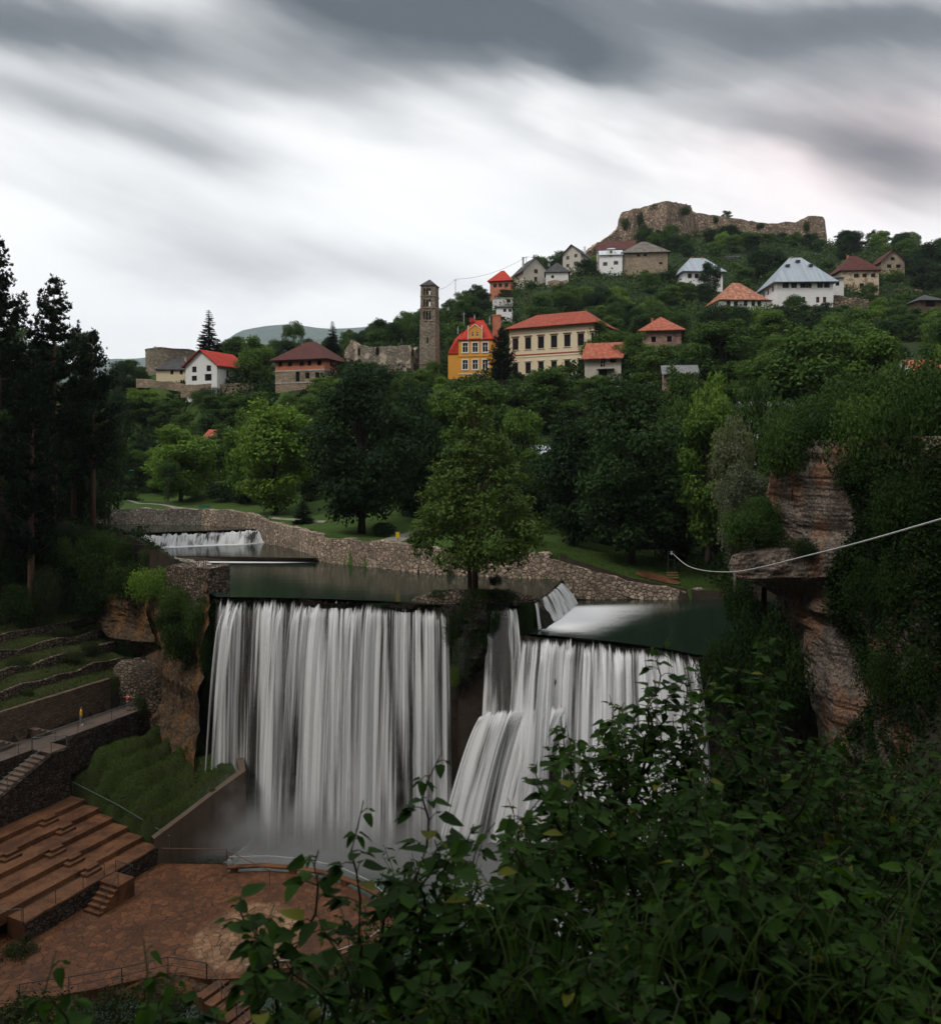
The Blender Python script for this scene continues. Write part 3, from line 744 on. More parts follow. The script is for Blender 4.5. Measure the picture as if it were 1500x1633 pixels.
rock_sheet('cliff', lip_rows(LRR, -24.5, .3, [(0, .3), (.05, .5), (.3, 1.6), (.42, 3.2), (.7, 5.0), (1, 7.0)]), M['rock_dark'], 'dark rock behind the wide right waterfall', .5, .35, seed=4)
# step between upper pool and side pool
rock_sheet('ledge', [[(p[0] - .1, p[1], .02) for p in [Vector((4.6, 76.5, 0))] + LIP_S + [Vector((10.4, 90.5, 0))]],
                     [(p[0] + .5, p[1] - .3, -1.2) for p in [Vector((4.6, 76.5, 0))] + LIP_S + [Vector((10.4, 90.5, 0))]],
                     [(p[0] + 1.3, p[1] - .6, -3) for p in [Vector((4.6, 76.5, 0))] + LIP_S + [Vector((10.4, 90.5, 0))]]], M['rock_dark'], 'wet ledge under the small side cascade', .12, 1.2, sub=2, seed=5)
# left cliff between terraces and fall
LC = [(-26.2, 80.6), (-27.4, 82.6), (-29.5, 85), (-32, 88.2), (-36, 93.5), (-40.5, 99.5), (-45, 104.5)]
ztop = [2.0, 2.4, 1.6, 1.2, .6, 1.5, 2.8]
zbot = [-24.5, -24.5, -20, -17, -14, -11, -9]
rows = []
for f_, out in [(0, 0), (.12, -.1), (.3, .8), (.5, 1.3), (.75, 1.8), (1, 3.0)]:
    rows.append([(x - .2 * out, y - out, zt + (zb - zt) * f_) for (x, y), zt, zb in zip(LC, ztop, zbot)])
rock_sheet('cliff', rows, M['rock_brown'], 'brown eroded cliff between the garden terraces and the left fall', .9, .45, seed=6)
# bank rock under the dark trees behind the terraces
rows = []
for f_, out in [(0, -1), (.3, .5), (.6, 1.2), (1, 2.6)]:
    rows.append([tuple(A2(u, 35 - out, 6 - 2 * (u > 10) + (-11.5 if f_ else 0) * f_)) for u in np.linspace(-50, 24, 16)])
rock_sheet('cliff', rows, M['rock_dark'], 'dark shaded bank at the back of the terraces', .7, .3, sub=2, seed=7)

# ------------------------------------------------------------------ the falls
def resample(L, n):
    L = np.array([tuple(p) for p in L], float); d = np.r_[0, np.cumsum(np.linalg.norm(np.diff(L, axis=0), axis=1))]
    t = np.linspace(0, d[-1], n)
    return np.stack([np.interp(t, d, L[:, k]) for k in range(3)], 1), t
def curtain(name, top, bot, mat, parent, n=360, rows=34, pw=.5, off=0.0, amp=.35, seed=0.0, outdir=(0, -1), u0=0.0, arch=.0):
    T_, s = resample(top, n); B_, _ = resample(bot, n)
    od = np.array([outdir[0], outdir[1], 0.0])
    t = np.linspace(0, 1, rows) ** 1.7
    V = []; UVs = []
    rel = fbm(s, s * 0, .9, 4, seed); relf = fbm(s, s * 0 + 5, 5.0, 4, seed + 1)
    drop0 = np.clip(fbm(s, s * 0 + 3, 2.2, 4, seed + 2), -1, 1) * arch
    for ti in t:
        w = ti ** pw
        p = T_ + (B_ - T_) * w; p[:, 2] = T_[:, 2] + (B_[:, 2] - T_[:, 2]) * ti
        amp_t = amp * min(1, ti * 9 + .05)
        p = p + od * (off * min(1, ti * 12 + .3) + (rel * amp_t + relf * amp_t * .3))[:, None]
        p[:, 0] += fbm(s * 1.3, s * 0 + ti * 1.2, 1, 3, seed + 4) * .12 * amp_t
        p[:, 2] += .06 - np.abs(drop0) * (1 - ti) ** 8
        V.append(p); UVs.append(np.stack([s + u0, np.full(n, ti)], 1))
    V = np.concatenate(V); UVs = np.concatenate(UVs)
    i, j = np.meshgrid(np.arange(rows - 1), np.arange(n - 1), indexing='ij'); a = (i * n + j).ravel()
    return np_mesh(name, V, np.stack([a + n, a + n + 1, a + 1, a], 1), mat, parent, True, UVs)
def fall(label, loc):
    o = thing('waterfall', loc, label, 'waterfall'); o['kind'] = 'structure'; return o
def shift(L, dx, dy, z): return [Vector((p[0] + dx, p[1] + dy, z)) for p in L]
fa = fall('broad straight left waterfall in a silky white curtain', (0, 0, 0))
botA = [Vector((-24.9, 77.6, -22.6)), Vector((-14, 75.6, -22.6)), Vector((-1.6, 73.2, -22.6))]
curtain('curtain', LIP_A, botA, M['fall_a'], fa, 640, 40, .5, 0, .3, 1, arch=.25)
curtain('veil', [LIP_A[0].lerp(LIP_A[1], .25)] + LIP_A[1:], shift(botA, 0, -.5, -22.6), M['fall_b'], fa, 640, 40, .45, .35, .45, 2, u0=40, arch=.6)
fb = fall('narrow middle waterfall beside the island, splitting over a rock ledge', (0, 0, 0))
mb_ = [P(768, 1160, 73.6), P(800, 1165, 72.8), P(836, 1150, 72.2)]
curtain('curtain', [LIP_B[0], LIP_B[0].lerp(LIP_B[1], .5), LIP_B[1]], mb_, M['fall_dense'], fb, 150, 26, .6, .1, .2, 5, u0=80, arch=.2)
curtain('lower_curtain', [P(768, 1135, 73.2), P(800, 1125, 72.2), P(850, 1120, 71.6), P(905, 1120, 71.2)], [P(700, 1335, 71.5), P(745, 1345, 70.8), P(790, 1345, 70.2), P(845, 1345, 69.6)], M['fall_right'], fb, 220, 26, .75, .35, .35, 6, u0=100, arch=.3)
fr_ = fall('wide right waterfall fanning down over rock', (0, 0, 0))
botR = [P(800, 1345, 70.0), P(880, 1380, 68.5), P(960, 1420, 66.5), P(1080, 1450, 64), P(1150, 1480, 61.5)]
curtain('curtain', LIP_R, botR, M['fall_right'], fr_, 420, 40, .72, .1, .35, 8, u0=130, arch=.25)
curtain('veil', LIP_R, [p + Vector((-.3, -.4, 0)) for p in botR], M['fall_b'], fr_, 420, 36, .68, .45, .5, 9, u0=170, arch=.6)
fs = fall('small side cascade pouring from the upper pool into the side pool', (0, 0, 0))
botS = [G(858, 1006, -2.38), G(892, 988, -2.38), G(921, 963, -2.38)]
topS = LIP_S
curtain('curtain', topS, botS, M['fall_dense'], fs, 200, 16, .7, .0, .08, 11, outdir=(.8, -.6), u0=200, arch=.1)
# far weir cascade
fw = fall('low white cascade over the far curved weir', (0, 0, 0))
wt = [W1L, P(250, 851, 118), P(330, 847, 121), W1R]
wb = [p + Vector((.1, -1.7, -2.05)) for p in wt]
curtain('curtain', wt, wb, M['fall_dense'], fw, 320, 12, .7, .05, .16, 12, u0=260, arch=.5)
m = MB()
m.grid([[(p[0], p[1] + .15, p[2] - .05) for p in wt], [(p[0], p[1] - .2, p[2] - .3) for p in wt], [(p[0], p[1] - 1.0, p[2] - 2.6) for p in wt]])
tag(m.build('weir', M['rock_dark']), 'dark curved weir sill under the far cascade', 'weir')
# second, low straight weir
m = MB()
a, b = Vector((-47, 107.6, 0)), Vector((g2(505, 893, 0)[0] - .1, 106.2, 0))
d = (b - a); L_ = d.length; c = (a + b) / 2; rz = math.atan2(d.y, d.x)
m.box((c.x, c.y, -.3), (L_, .8, 1.62), rz)
m.box((c.x, c.y - .7, -.6), (L_, .9, .9), rz)
tag(m.build('weir', M['concrete_old']), 'low straight concrete sill across the river', 'weir')
# thin sheet running over the low sill and white lines at its foot
def foam_sheet(label, rows, mat, kind='structure'):
    "rows[0] is the white side; uv y fades towards the last row"
    n = len(rows[0]); uvs = [[(j / (n - 1), i / (len(rows) - 1)) for j in range(n)] for i in range(len(rows))]
    m = MB(); m.grid(rows, uvs=uvs); o = m.build('foam', mat); tag(o, label, kind=kind); return o
def lerp_rows(A, B, nr, nc):
    A_, _ = resample(A, nc); B_, _ = resample(B, nc)
    return [[tuple(A_[j] + (B_[j] - A_[j]) * i / (nr - 1)) for j in range(nc)] for i in range(nr)]
foam_sheet('white water at the foot of the far cascade', lerp_rows([Vector((p[0], p[1] + .5, .612)) for p in wb], [Vector((p[0], p[1] - 3.8, .612)) for p in wb], 6, 20), M['foam_stage'], 'stuff')
foam_sheet('thin white line of water below the low sill', lerp_rows([a + Vector((-1, -1.0, .012)), b + Vector((2, -1.0, .012))], [a + Vector((-1, -3.2, .012)), b + Vector((-4, -2.6, .012))], 5, 24), M['foam_stage'], 'stuff')
foam_sheet('white water streaming across the side pool', lerp_rows([Vector((p[0] - .5, p[1], -2.388)) for p in botS], [G(960, 1030, -2.388), G(1060, 990, -2.388), G(1120, 958, -2.388)], 14, 20), M['foam'], 'stuff')
foam_sheet('white churned water at the foot of the left fall', lerp_rows([Vector((-27, 79, -22.488)), Vector((-14, 77.5, -22.488)), Vector((0, 75, -22.488))], [G(330, 1400, -22.488), G(500, 1420, -22.488), G(690, 1420, -22.488)], 14, 24), M['foam_stage'], 'stuff')
foam_sheet('white churned water at the foot of the right fall', lerp_rows([Vector((-2, 73, -22.484)), Vector((8, 70, -22.484)), Vector((22, 62, -22.484))], [G(680, 1500, -22.484), G(800, 1560, -22.484), G(1050, 1600, -22.484)], 14, 24), M['foam_stage'], 'stuff')

# mist hanging over the plunge pool: thickest along the foot of each fall, thinning upwards and outwards
def mist(a, b, wd, hgt, dens, label):
    a = Vector(a); b = Vector(b); d = (b - a); L = d.length; rz = math.atan2(d.y, d.x)
    bm = bmesh.new(); bmesh.ops.create_cube(bm, size=2, matrix=Matrix.Diagonal((L / 2 + 2, wd * 2.2, hgt * 2.2, 1)))
    me = bpy.data.meshes.new('mist'); bm.to_mesh(me); bm.free()
    o = bpy.data.objects.new('mist', me); COL.objects.link(o); o.location = (a + b) / 2; o.rotation_euler = (0, 0, rz)
    m_, T = new_mat('mist_volume'); oc = T.n('TexCoord').outputs['Object']; sp = T.n('SeparateXYZ', {0: oc})
    ex = T.ramp(T.m('ABSOLUTE', sp.outputs[0]), L / 2 - 3.5, L / 2 + 1.5, 1, 0)
    q = T.m('DIVIDE', sp.outputs[1], wd); z_ = T.m('DIVIDE', T.m('MAXIMUM', sp.outputs[2], 0.0), hgt)
    n_ = T.noise(.38, oc, 2, .5)
    e = T.m('EXPONENT', T.m('MULTIPLY', T.m('ADD', T.m('MULTIPLY', q, q), T.m('MULTIPLY', T.m('MULTIPLY', z_, z_), T.ramp(n_, .3, .7, 1.6, .5))), -1.0))
    den = T.m('MULTIPLY', T.m('MULTIPLY', T.m('MAXIMUM', T.m('SUBTRACT', e, .02), 0.0), ex), T.ramp(n_, .2, .75, dens * .6, dens * 1.3))
    vol = T.n('VolumePrincipled', {'Color': (.97, .98, .985, 1), 'Density': den, 'Anisotropy': .0})
    out = T.n('OutputMaterial'); T.nt.links.new(vol.outputs[0], out.inputs[1]); T.nt.nodes  # volume only
    me.materials.append(m_); tag(o, label, kind='stuff')
mist((-24.5, 75.6, -22.4), (-2, 71.4, -22.4), 2.6, 3.5, .50, 'white spray drifting at the foot of the left fall')
mist((-3, 70.2, -22.4), (19, 61.5, -22.4), 2.8, 3.4, .50, 'white spray drifting at the foot of the right fall')

# ------------------------------------------------------------------ buildings
PROTECT = []     # (px0, px1, pytop, pybase, D): picture areas of the buildings, kept clear of nearer scattered trees
HOUSES = []      # footprints (x, y, r)
def panel(mb, fn, W, H, holes, reveal=.25, mi=0, z0=0.0):
    xs = sorted({0.0, W} | {h[0] for h in holes} | {h[1] for h in holes}); zs = sorted({z0, H} | {h[2] for h in holes} | {h[3] for h in holes})
    xs = [x for x in xs if -1e-6 <= x <= W + 1e-6]; zs = [z for z in zs if z0 - 1e-6 <= z <= H + 1e-6]
    for i in range(len(xs) - 1):
        for j in range(len(zs) - 1):
            cx, cz = (xs[i] + xs[i + 1]) / 2, (zs[j] + zs[j + 1]) / 2
            if any(h[0] < cx < h[1] and h[2] < cz < h[3] for h in holes): continue
            mb.face([fn(xs[i], zs[j], 0), fn(xs[i + 1], zs[j], 0), fn(xs[i + 1], zs[j + 1], 0), fn(xs[i], zs[j + 1], 0)], mi)
    for (a, b, c, d) in holes:
        for (p, q) in (((a, c), (b, c)), ((b, c), (b, d)), ((b, d), (a, d)), ((a, d), (a, c))):
            mb.face([fn(p[0], p[1], 0), fn(p[0], p[1], reveal), fn(q[0], q[1], reveal), fn(q[0], q[1], 0)], mi)
def window(parent, fn, h, fr, style=1, reveal=.25, proud=None):
    a, b, c, d = h; t = .07
    if style == 0:      # bare opening, filled by a sheet coloured as its inner shade
        m = MB(); m.face([fn(a, c, reveal), fn(b, c, reveal), fn(b, d, reveal), fn(a, d, reveal)])
        return m.build('window', M['opening_shade'], parent)
    m = MB()
    def bar(x0, x1, z0_, z1_, y0=reveal - .1, y1=reveal):
        A = [fn(x0, z0_, y0), fn(x1, z0_, y0), fn(x1, z1_, y0), fn(x0, z1_, y0)]; B = [fn(x0, z0_, y1), fn(x1, z0_, y1), fn(x1, z1_, y1), fn(x0, z1_, y1)]
        m.face(A); m.face([A[0], A[3], B[3], B[0]]); m.face([A[2], A[1], B[1], B[2]]); m.face([A[3], A[2], B[2], B[3]]); m.face([A[1], A[0], B[0], B[1]])
    bar(a, a + t, c, d); bar(b - t, b, c, d); bar(a + t, b - t, c, c + t); bar(a + t, b - t, d - t, d)
    if style >= 1 and b - a > .7: bar((a + b) / 2 - .04, (a + b) / 2 + .04, c + t, d - t)
    if style >= 2: bar(a + t, b - t, c + (d - c) * .62, c + (d - c) * .62 + .07, reveal - .09)
    if proud:           # surround standing out from the wall
        w_ = proud
        bar(a - w_, a, c - w_, d + w_, -.06, 0.0); bar(b, b + w_, c - w_, d + w_, -.06, 0.0); bar(a, b, d, d + w_, -.06, 0); bar(a - .05, b + .05, c - w_, c, -.12, 0)
    w = m.build('window', fr, parent)
    m = MB(); m.face([fn(a, c, reveal - .03), fn(b, c, reveal - .03), fn(b, d, reveal - .03), fn(a, d, reveal - .03)])
    m.build('pane', M['glass_dark'], w)
    return w
def slab(mb, pts, th, mi=0):
    pts = [Vector(p) for p in pts]; lo = [p - Vector((0, 0, th)) for p in pts]
    mb.face(pts, mi); mb.face(lo[::-1], mi); n = len(pts)
    for i in range(n): mb.face([lo[i], lo[(i + 1) % n], pts[(i + 1) % n], pts[i]], mi)
def house(name, label, cat, pxL, pxR, pyB, pyE, pyT, D, rot, dep, roof, wallm, roofm, front=(), left=(), right=(), ridge=.4, ov=.45, group=None, frame=None, style=1,
          lower=None, chimneys=(), proud=None, found=5.0, belt=None, rlabel=None, protect=True, ovg=.35):
    frame = frame or ('frame_brown' if D > 240 else 'frame_white'); ws = 1.3 if D > 240 else 1.08
    p1 = P(pxL, pyB, D); k = (pxR - 750) / F; c, s = math.cos(rot), math.sin(rot)
    W = (k * p1.y - p1.x) / (c - k * s); H = (pyB - pyE) * D / F; RH = (pyE - pyT) * (D + dep / 2) / F
    gz = p1.z
    if roof in ('gable_side', 'hip'): RH += 0.0
    o = thing(name, p1, label, cat, group, rot)
    HOUSES.append((p1.x + W / 2 * c - dep / 2 * s, p1.y + W / 2 * s + dep / 2 * c, max(W, dep) * .62))
    if protect:
        xs_ = [750 + F * (p1.x + a_ * c - b_ * s) / (p1.y + a_ * s + b_ * c) for a_ in (0, W) for b_ in (0, dep)]
        PROTECT.append((min(xs_), max(xs_), pyT, pyB - .12 * (pyB - pyE), D))
    fns = {'f': (lambda x, z, d_: Vector((x, d_, z)), W), 'r': (lambda x, z, d_: Vector((W - d_, x, z)), dep), 'b': (lambda x, z, d_: Vector((W - x, dep - d_, z)), W), 'l': (lambda x, z, d_: Vector((d_, dep - x, z)), dep)}
    m = MB(); wins = []
    for key, spec in (('f', front), ('r', right), ('b', ()), ('l', left)):
        fn, L = fns[key]; hs = []
        for wd in spec:
            fx, fz, w, h_ = wd[:4]; w *= ws; h_ *= (1 + ws) / 2; cx = fx * L; cz = fz * H
            hh = (max(.1, cx - w / 2), min(L - .1, cx + w / 2), max(.05, cz - h_ / 2), cz + h_ / 2)
            st = wd[4] if len(wd) > 4 else style
            if hh[3] <= H - .05: hs.append(hh)
            wins.append((fn, hh, st, hh[3] <= H - .05))
        if lower:
            lm, lf = lower
            panel(m, fn, L, H * lf, [h for h in hs if h[3] <= H * lf + .01], mi=1, z0=-found); panel(m, fn, L, H, [h for h in hs if h[2] >= H * lf - .01], z0=H * lf)
        else: panel(m, fn, L, H, hs, z0=-found)
    mats = [M[wallm]] + ([M[lower[0]]] if lower else [])
    ro = MB(); zE = H; th = .16
    if roof == 'gable_front':
        m.face([(0, 0, H), (W, 0, H), (W / 2, 0, H + RH)]); m.face([(W, dep, H), (0, dep, H), (W / 2, dep, H + RH)])
        sl = RH / (W / 2); e = ov
        slab(ro, [(-e, -ovg, H - e * sl + th), (W / 2, -ovg, H + RH + th), (W / 2, dep + ovg, H + RH + th), (-e, dep + ovg, H - e * sl + th)][::-1], th)
        slab(ro, [(W + e, -ovg, H - e * sl + th), (W + e, dep + ovg, H - e * sl + th), (W / 2, dep + ovg, H + RH + th), (W / 2, -ovg, H + RH + th)], th)
    elif roof == 'gable_side':
        m.face([(W, 0, H), (W, dep, H), (W, dep / 2, H + RH)]); m.face([(0, dep, H), (0, 0, H), (0, dep / 2, H + RH)])
        sl = RH / (dep / 2); e = ov
        slab(ro, [(-ovg, -e, H - e * sl + th), (W + ovg, -e, H - e * sl + th), (W + ovg, dep / 2, H + RH + th), (-ovg, dep / 2, H + RH + th)], th)
        slab(ro, [(-ovg, dep + e, H - e * sl + th), (-ovg, dep / 2, H + RH + th), (W + ovg, dep / 2, H + RH + th), (W + ovg, dep + e, H - e * sl + th)], th)
    elif roof in ('hip', 'pyramid'):
        rf = 0.0 if roof == 'pyramid' else ridge
        e = ov; x0, x1, y0, y1 = -e, W + e, -e, dep + e; zr = H + RH; ze = H - .12
        ra, rb = Vector((W / 2 * (1 - rf), dep / 2, zr)), Vector((W / 2 * (1 + rf), dep / 2, zr))
        a, b, c_, d_ = Vector((x0, y0, ze)), Vector((x1, y0, ze)), Vector((x1, y1, ze)), Vector((x0, y1, ze))
        if rf > 0: ro.face([a, b, rb, ra]); ro.face([b, c_, rb]); ro.face([c_, d_, ra, rb]); ro.face([d_, a, ra])
        else: ro.face([a, b, ra]); ro.face([b, c_, ra]); ro.face([c_, d_, ra]); ro.face([d_, a, ra])
        dn = Vector((0, 0, -.14)); ro.face([d_ + dn, c_ + dn, b + dn, a + dn])
        for p, q in ((a, b), (b, c_), (c_, d_), (d_, a)): ro.face([p + dn, q + dn, q, p])
    elif roof == 'flat':
        ro.box((W / 2, dep / 2, H + .12), (W + 2 * ov, dep + 2 * ov, .24))
    w_ = m.build('wall', mats, o)
    r_ = ro.build('roof', M[roofm], o)
    if rlabel: r_['label'] = rlabel
    for fn, hh, st, ok in wins:
        if ok: window(o, fn, hh, M[frame], st, proud=proud)
        else:
            fn2 = (lambda f_: (lambda x, z, d: f_(x, z, d - .27)))(fn)
            window(o, fn2, hh, M[frame], st)
    if belt:
        for fz, hh_, mt in belt:
            b = MB(); b.box((W / 2, -.05, fz * H), (W + .16, .1, hh_)); b.box((W + .05, dep / 2, fz * H), (.1, dep - .01, hh_)); b.box((-.05, dep / 2, fz * H), (.1, dep - .01, hh_)); b.build('cornice', M[mt], o)
    for cx, cyy, hh_, mt in chimneys:
        b = MB(); b.box((cx * W, cyy * dep, H + RH * .5 + hh_ / 2), (.6, .6, RH + hh_)); b.box((cx * W, cyy * dep, H + RH + hh_ + .08), (.8, .8, .16)); b.build('chimney', M[mt], r_)
    return o, W, H, RH
# ---- left side of town
house('white_gable_house', 'white gabled house with red tiled roof beside the tall dark spruce', 'house', 296, 346, 609, 583, 560.5, 203, -.42, 11, 'gable_front', 'pl_white', 'tile_bright',
      front=[(.28, .74, 1.3, 1.4, 1), (.74, .76, 1.3, 1.4, 1), (.28, .2, 1.5, 1.2, 1), (.72, .22, 2.0, 1.6, 0)], right=[(.35, .5, .9, 1.6), (.62, .25, .9, 1.3)], ov=.8, ovg=.7, frame='frame_brown')
house('low_white_house', 'low white house with dark hipped roof in front of the round stone tower', 'house', 249, 299, 600, 588, 569, 210, .05, 10, 'hip', 'pl_cream', 'slate', front=[(.5, .55, .7, 1.1), (.8, .55, .7, 1.1)], ridge=.35, chimneys=[(.75, .5, .3, 'pl_beige')], frame='frame_brown')
house('brick_house', 'unplastered orange brick house with wide dark red hipped roof and stone ground floor', 'house', 439, 517, 612, 574, 543.5, 197, -.33, 11, 'hip', 'brick', 'tile_dark',
      front=[(.10, .82, 1.0, 1.1, 0), (.30, .82, 1.0, 1.1, 0), (.54, .82, 1.1, 1.2, 0), (.70, .82, .9, 1.2, 0), (.90, .82, 1.0, 1.2, 0), (.46, .27, 1.0, 2.3, 0), (.66, .30, 1.1, 1.4, 0), (.86, .30, 1.1, 1.4, 0)],
      right=[(.3, .82, 1, 1.2, 0), (.7, .82, 1.1, 1.2, 0), (.5, .30, .9, 1.3, 0)], lower=('stone_house', .50), belt=[(.52, .35, 'concrete_lt'), (.02, .3, 'concrete_lt')], ridge=.2, ov=1.0)
# round tower
def cyl_tower():
    c = P(272, 600, 222); r = 6.4
    o = thing('round_tower', (c.x, c.y, c.z), 'squat round stone fortification tower behind the low white house', 'tower')
    m = MB(); n = 40; rows = []
    for z in (-4, 0, 3.5, 6.4, 7.0):
        rows.append([((r + (.15 if z > 6.5 else 0)) * math.cos(2 * math.pi * i / n), (r + (.15 if z > 6.5 else 0)) * math.sin(2 * math.pi * i / n), z + (.07 * float(fbm(i * .7, 3, 1, 3)) if z > 6.5 else 0)) for i in range(n + 1)])
    m.grid(rows); m.grid([[(p[0], p[1], p[2]) for p in rows[-1]], [(p[0] * .86, p[1] * .86, p[2]) for p in rows[-1]], [(p[0] * .86, p[1] * .86, 5.4) for p in rows[-1]]])
    m.face([(r * .87 * math.cos(2 * math.pi * i / n), r * .87 * math.sin(2 * math.pi * i / n), 5.45) for i in range(n)])
    m.build('wall', M['tower_stone'], o); PROTECT.append((232, 312, 555, 585, 222)); HOUSES.append((c.x, c.y, 7))
cyl_tower()
# bell tower
def bell_tower():
    D = 195; r_ = -.23
    p = P(667.5, 606, D); Hh = 22.7
    o = thing('bell_tower', p, 'tall slender stone bell tower with rows of open arches and a pyramid roof', 'tower', rz=r_)
    wb, wt = 4.25, 3.45
    def mk(side):
        def fn(x, z, d):
            w = wb + (wt - wb) * max(0, z) / Hh; s = w / wb; cx = wb / 2
            X = (x - wb / 2) * s; Y = -w / 2 + d
            a = side * math.pi / 2; ca, sa = math.cos(a), math.sin(a)
            return Vector((cx + X * ca - Y * sa, wb / 2 + X * sa + Y * ca, z))
        return fn
    m = MB(); lv = [(14.5, 16.5), (17.6, 19.35), (20.4, 22.0)]
    mats = [M['tower_stone']]
    for side in range(4):
        hs = []
        for a, b in lv:
            for fx in ((.27, .46, .65) if side % 2 == 0 else (.36, .6)):
                cx = fx * wb; hs.append((cx - .26, cx + .26, a, b))
        if side == 0: hs.append((wb * .5 - .2, wb * .5 + .2, 8.8, 10.2))
        panel(m, mk(side), wb, Hh, hs, .35, z0=-3)
    m.build('shaft', mats, o)
    # arch heads: small wedges closing the upper corners of each opening
    for z in (3.9, 14.15, 17.25, 20.1, Hh - .1):
        m = MB()
        w = wb + (wt - wb) * z / Hh
        for sgn, ax in ((1, 0), (-1, 0), (1, 1), (-1, 1)):
            if ax == 0: m.box((wb / 2, wb / 2 + sgn * (w / 2 + .05), z), (w + .24, .14, .2))
            else: m.box((wb / 2 + sgn * (w / 2 + .05), wb / 2, z), (.14, w - .06, .2))
        m.build('cornice', M['stone_house'], o)
    m = MB(); e = wt / 2 + .28; c = wb / 2; ap = Vector((c, c, Hh + 1.75)); q = [Vector((c + sx * e, c + sy * e, Hh)) for sx, sy in ((-1, -1), (1, -1), (1, 1), (-1, 1))]
    for i in range(4): m.face([q[i], q[(i + 1) % 4], ap])
    m.face(q[::-1]); m.build('roof', M['slate'], o)
    for i, (a, b) in enumerate(lv):
        for fx in (.365, .555):
            w = wb + (wt - wb) * a / Hh; m = MB(); x = wb / 2 + (fx - .5) * w; m.tube([(x, wb / 2 - w / 2 + .1, a - .05), (x, wb / 2 - w / 2 + .1, b + .1)], .07, 8); m.build('column', M['stone_pink'], o)
    PROTECT.append((664, 702, 440, 603, D)); HOUSES.append((p.x + 2, p.y + 2, 4))
bell_tower()
# ragged stone walls (church ruin, fortress)
def ragged(name, label, cat, pts, thick, mat, mirror_back=True, n_per=1.0, amp=.5, group=None, batter=0.0, wins=(), ivy=(), zb=None, seed=0.0, top_amp=.25):
    A = [(*P(p[0], p[1], p[3])[:], P(p[0], p[2], p[3])[2]) for p in pts]
    o = thing(name, (A[0][0], A[0][1], A[0][3]), label, cat, group)
    xs = [0]
    for i in range(1, len(A)): xs.append(xs[-1] + math.hypot(A[i][0] - A[i - 1][0], A[i][1] - A[i - 1][1]))
    n = max(2, int(xs[-1] * n_per)); t = np.unique(np.r_[np.linspace(0, xs[-1], n), xs])
    X = np.interp(t, xs, [a[0] for a in A]); Y = np.interp(t, xs, [a[1] for a in A]); Z = np.interp(t, xs, [a[2] for a in A]); B = np.interp(t, xs, [a[3] for a in A])
    Z = Z + fbm(t, t * 0 + seed, 1.1, 5, seed) * top_amp
    dx = np.gradient(X); dy = np.gradient(Y); L = np.hypot(dx, dy); nx, ny = dy / L, -dx / L   # towards the viewer for left-to-right walls
    nr = 14; rows = []; loc = np.array([A[0][0], A[0][1], A[0][3]])
    for i in range(nr + 1):
        f = i / nr; zz = Z + (B - Z) * f; out = batter * f * (Z - B) + fbm(t, zz, .35, 4, seed + 1) * amp * (.4 + .6 * f)
        rows.append(np.stack([X + nx * out, Y + ny * out, zz], 1) - loc)
    m = MB(); m.grid([r.tolist() for r in rows[::-1]])
    back = [np.stack([X - nx * thick, Y - ny * thick, Z + fbm(t, t * 0 + 9, 1.3, 4, seed + 2) * top_amp * .6], 1) - loc, np.stack([X - nx * thick, Y - ny * thick, B], 1) - loc]
    m.grid([rows[0].tolist(), back[0].tolist(), back[1].tolist()])
    for k in (0, -1): m.face([rows[0][k], back[0][k], back[1][k], rows[-1][k]])
    w = m.build('wall', M[mat], o)
    for (px, py, D_, ww, hh) in wins:
        c = P(px, py, D_); i = int(np.argmin(np.hypot(X - c.x, Y - c.y))); b = MB()
        q = Vector((X[i] + nx[i] * (amp * .3), Y[i] + ny[i] * (amp * .3), c.z)) - Vector(loc); an = math.atan2(dy[i], dx[i])
        b.box((q.x, q.y, q.z - hh * .12), (ww, .5, hh * .76), an)
        b.box((q.x, q.y, q.z + hh * .33), (ww * .99, .49, hh * .17), an, taper=.55)
        b.build('window', M['opening_shade'], o)  # solid dark box; the shade of the opening is in its colour
    for px in range(int(pts[0][0]), int(pts[-1][0]), 12):
        i = int(np.argmin(np.abs(750 + F * X / Y - px)))
        PROTECT.append((px - 6, px + 6, H0 - F * (Z[i] - CZ) / Y[i], H0 - F * ((Z[i] * .6 + B[i] * .4) - CZ) / Y[i], float(Y[i]) + 1))
    return o, (X, Y, Z, B)
ragged('church_ruin', 'roofless ruined stone church wall with pointed windows beside the bell tower', 'ruin',
       [(549, 557, 610, 204), (553, 553, 610, 203), (560, 542, 610, 202), (565, 543, 610, 202), (573, 552, 610, 201), (600, 553, 610, 199), (642, 550, 610, 196), (655, 552, 610, 194), (661, 557, 610, 196), (668, 554, 610, 198), (676, 556, 612, 199)],
       1.2, 'ruin', amp=.3, wins=[(574.5, 560, 201, .6, 1.9), (603, 559, 199, .7, 1.9), (657, 562, 195, .35, 1.8), (660, 585, 195, .5, 2.0)], top_amp=.2, seed=2)
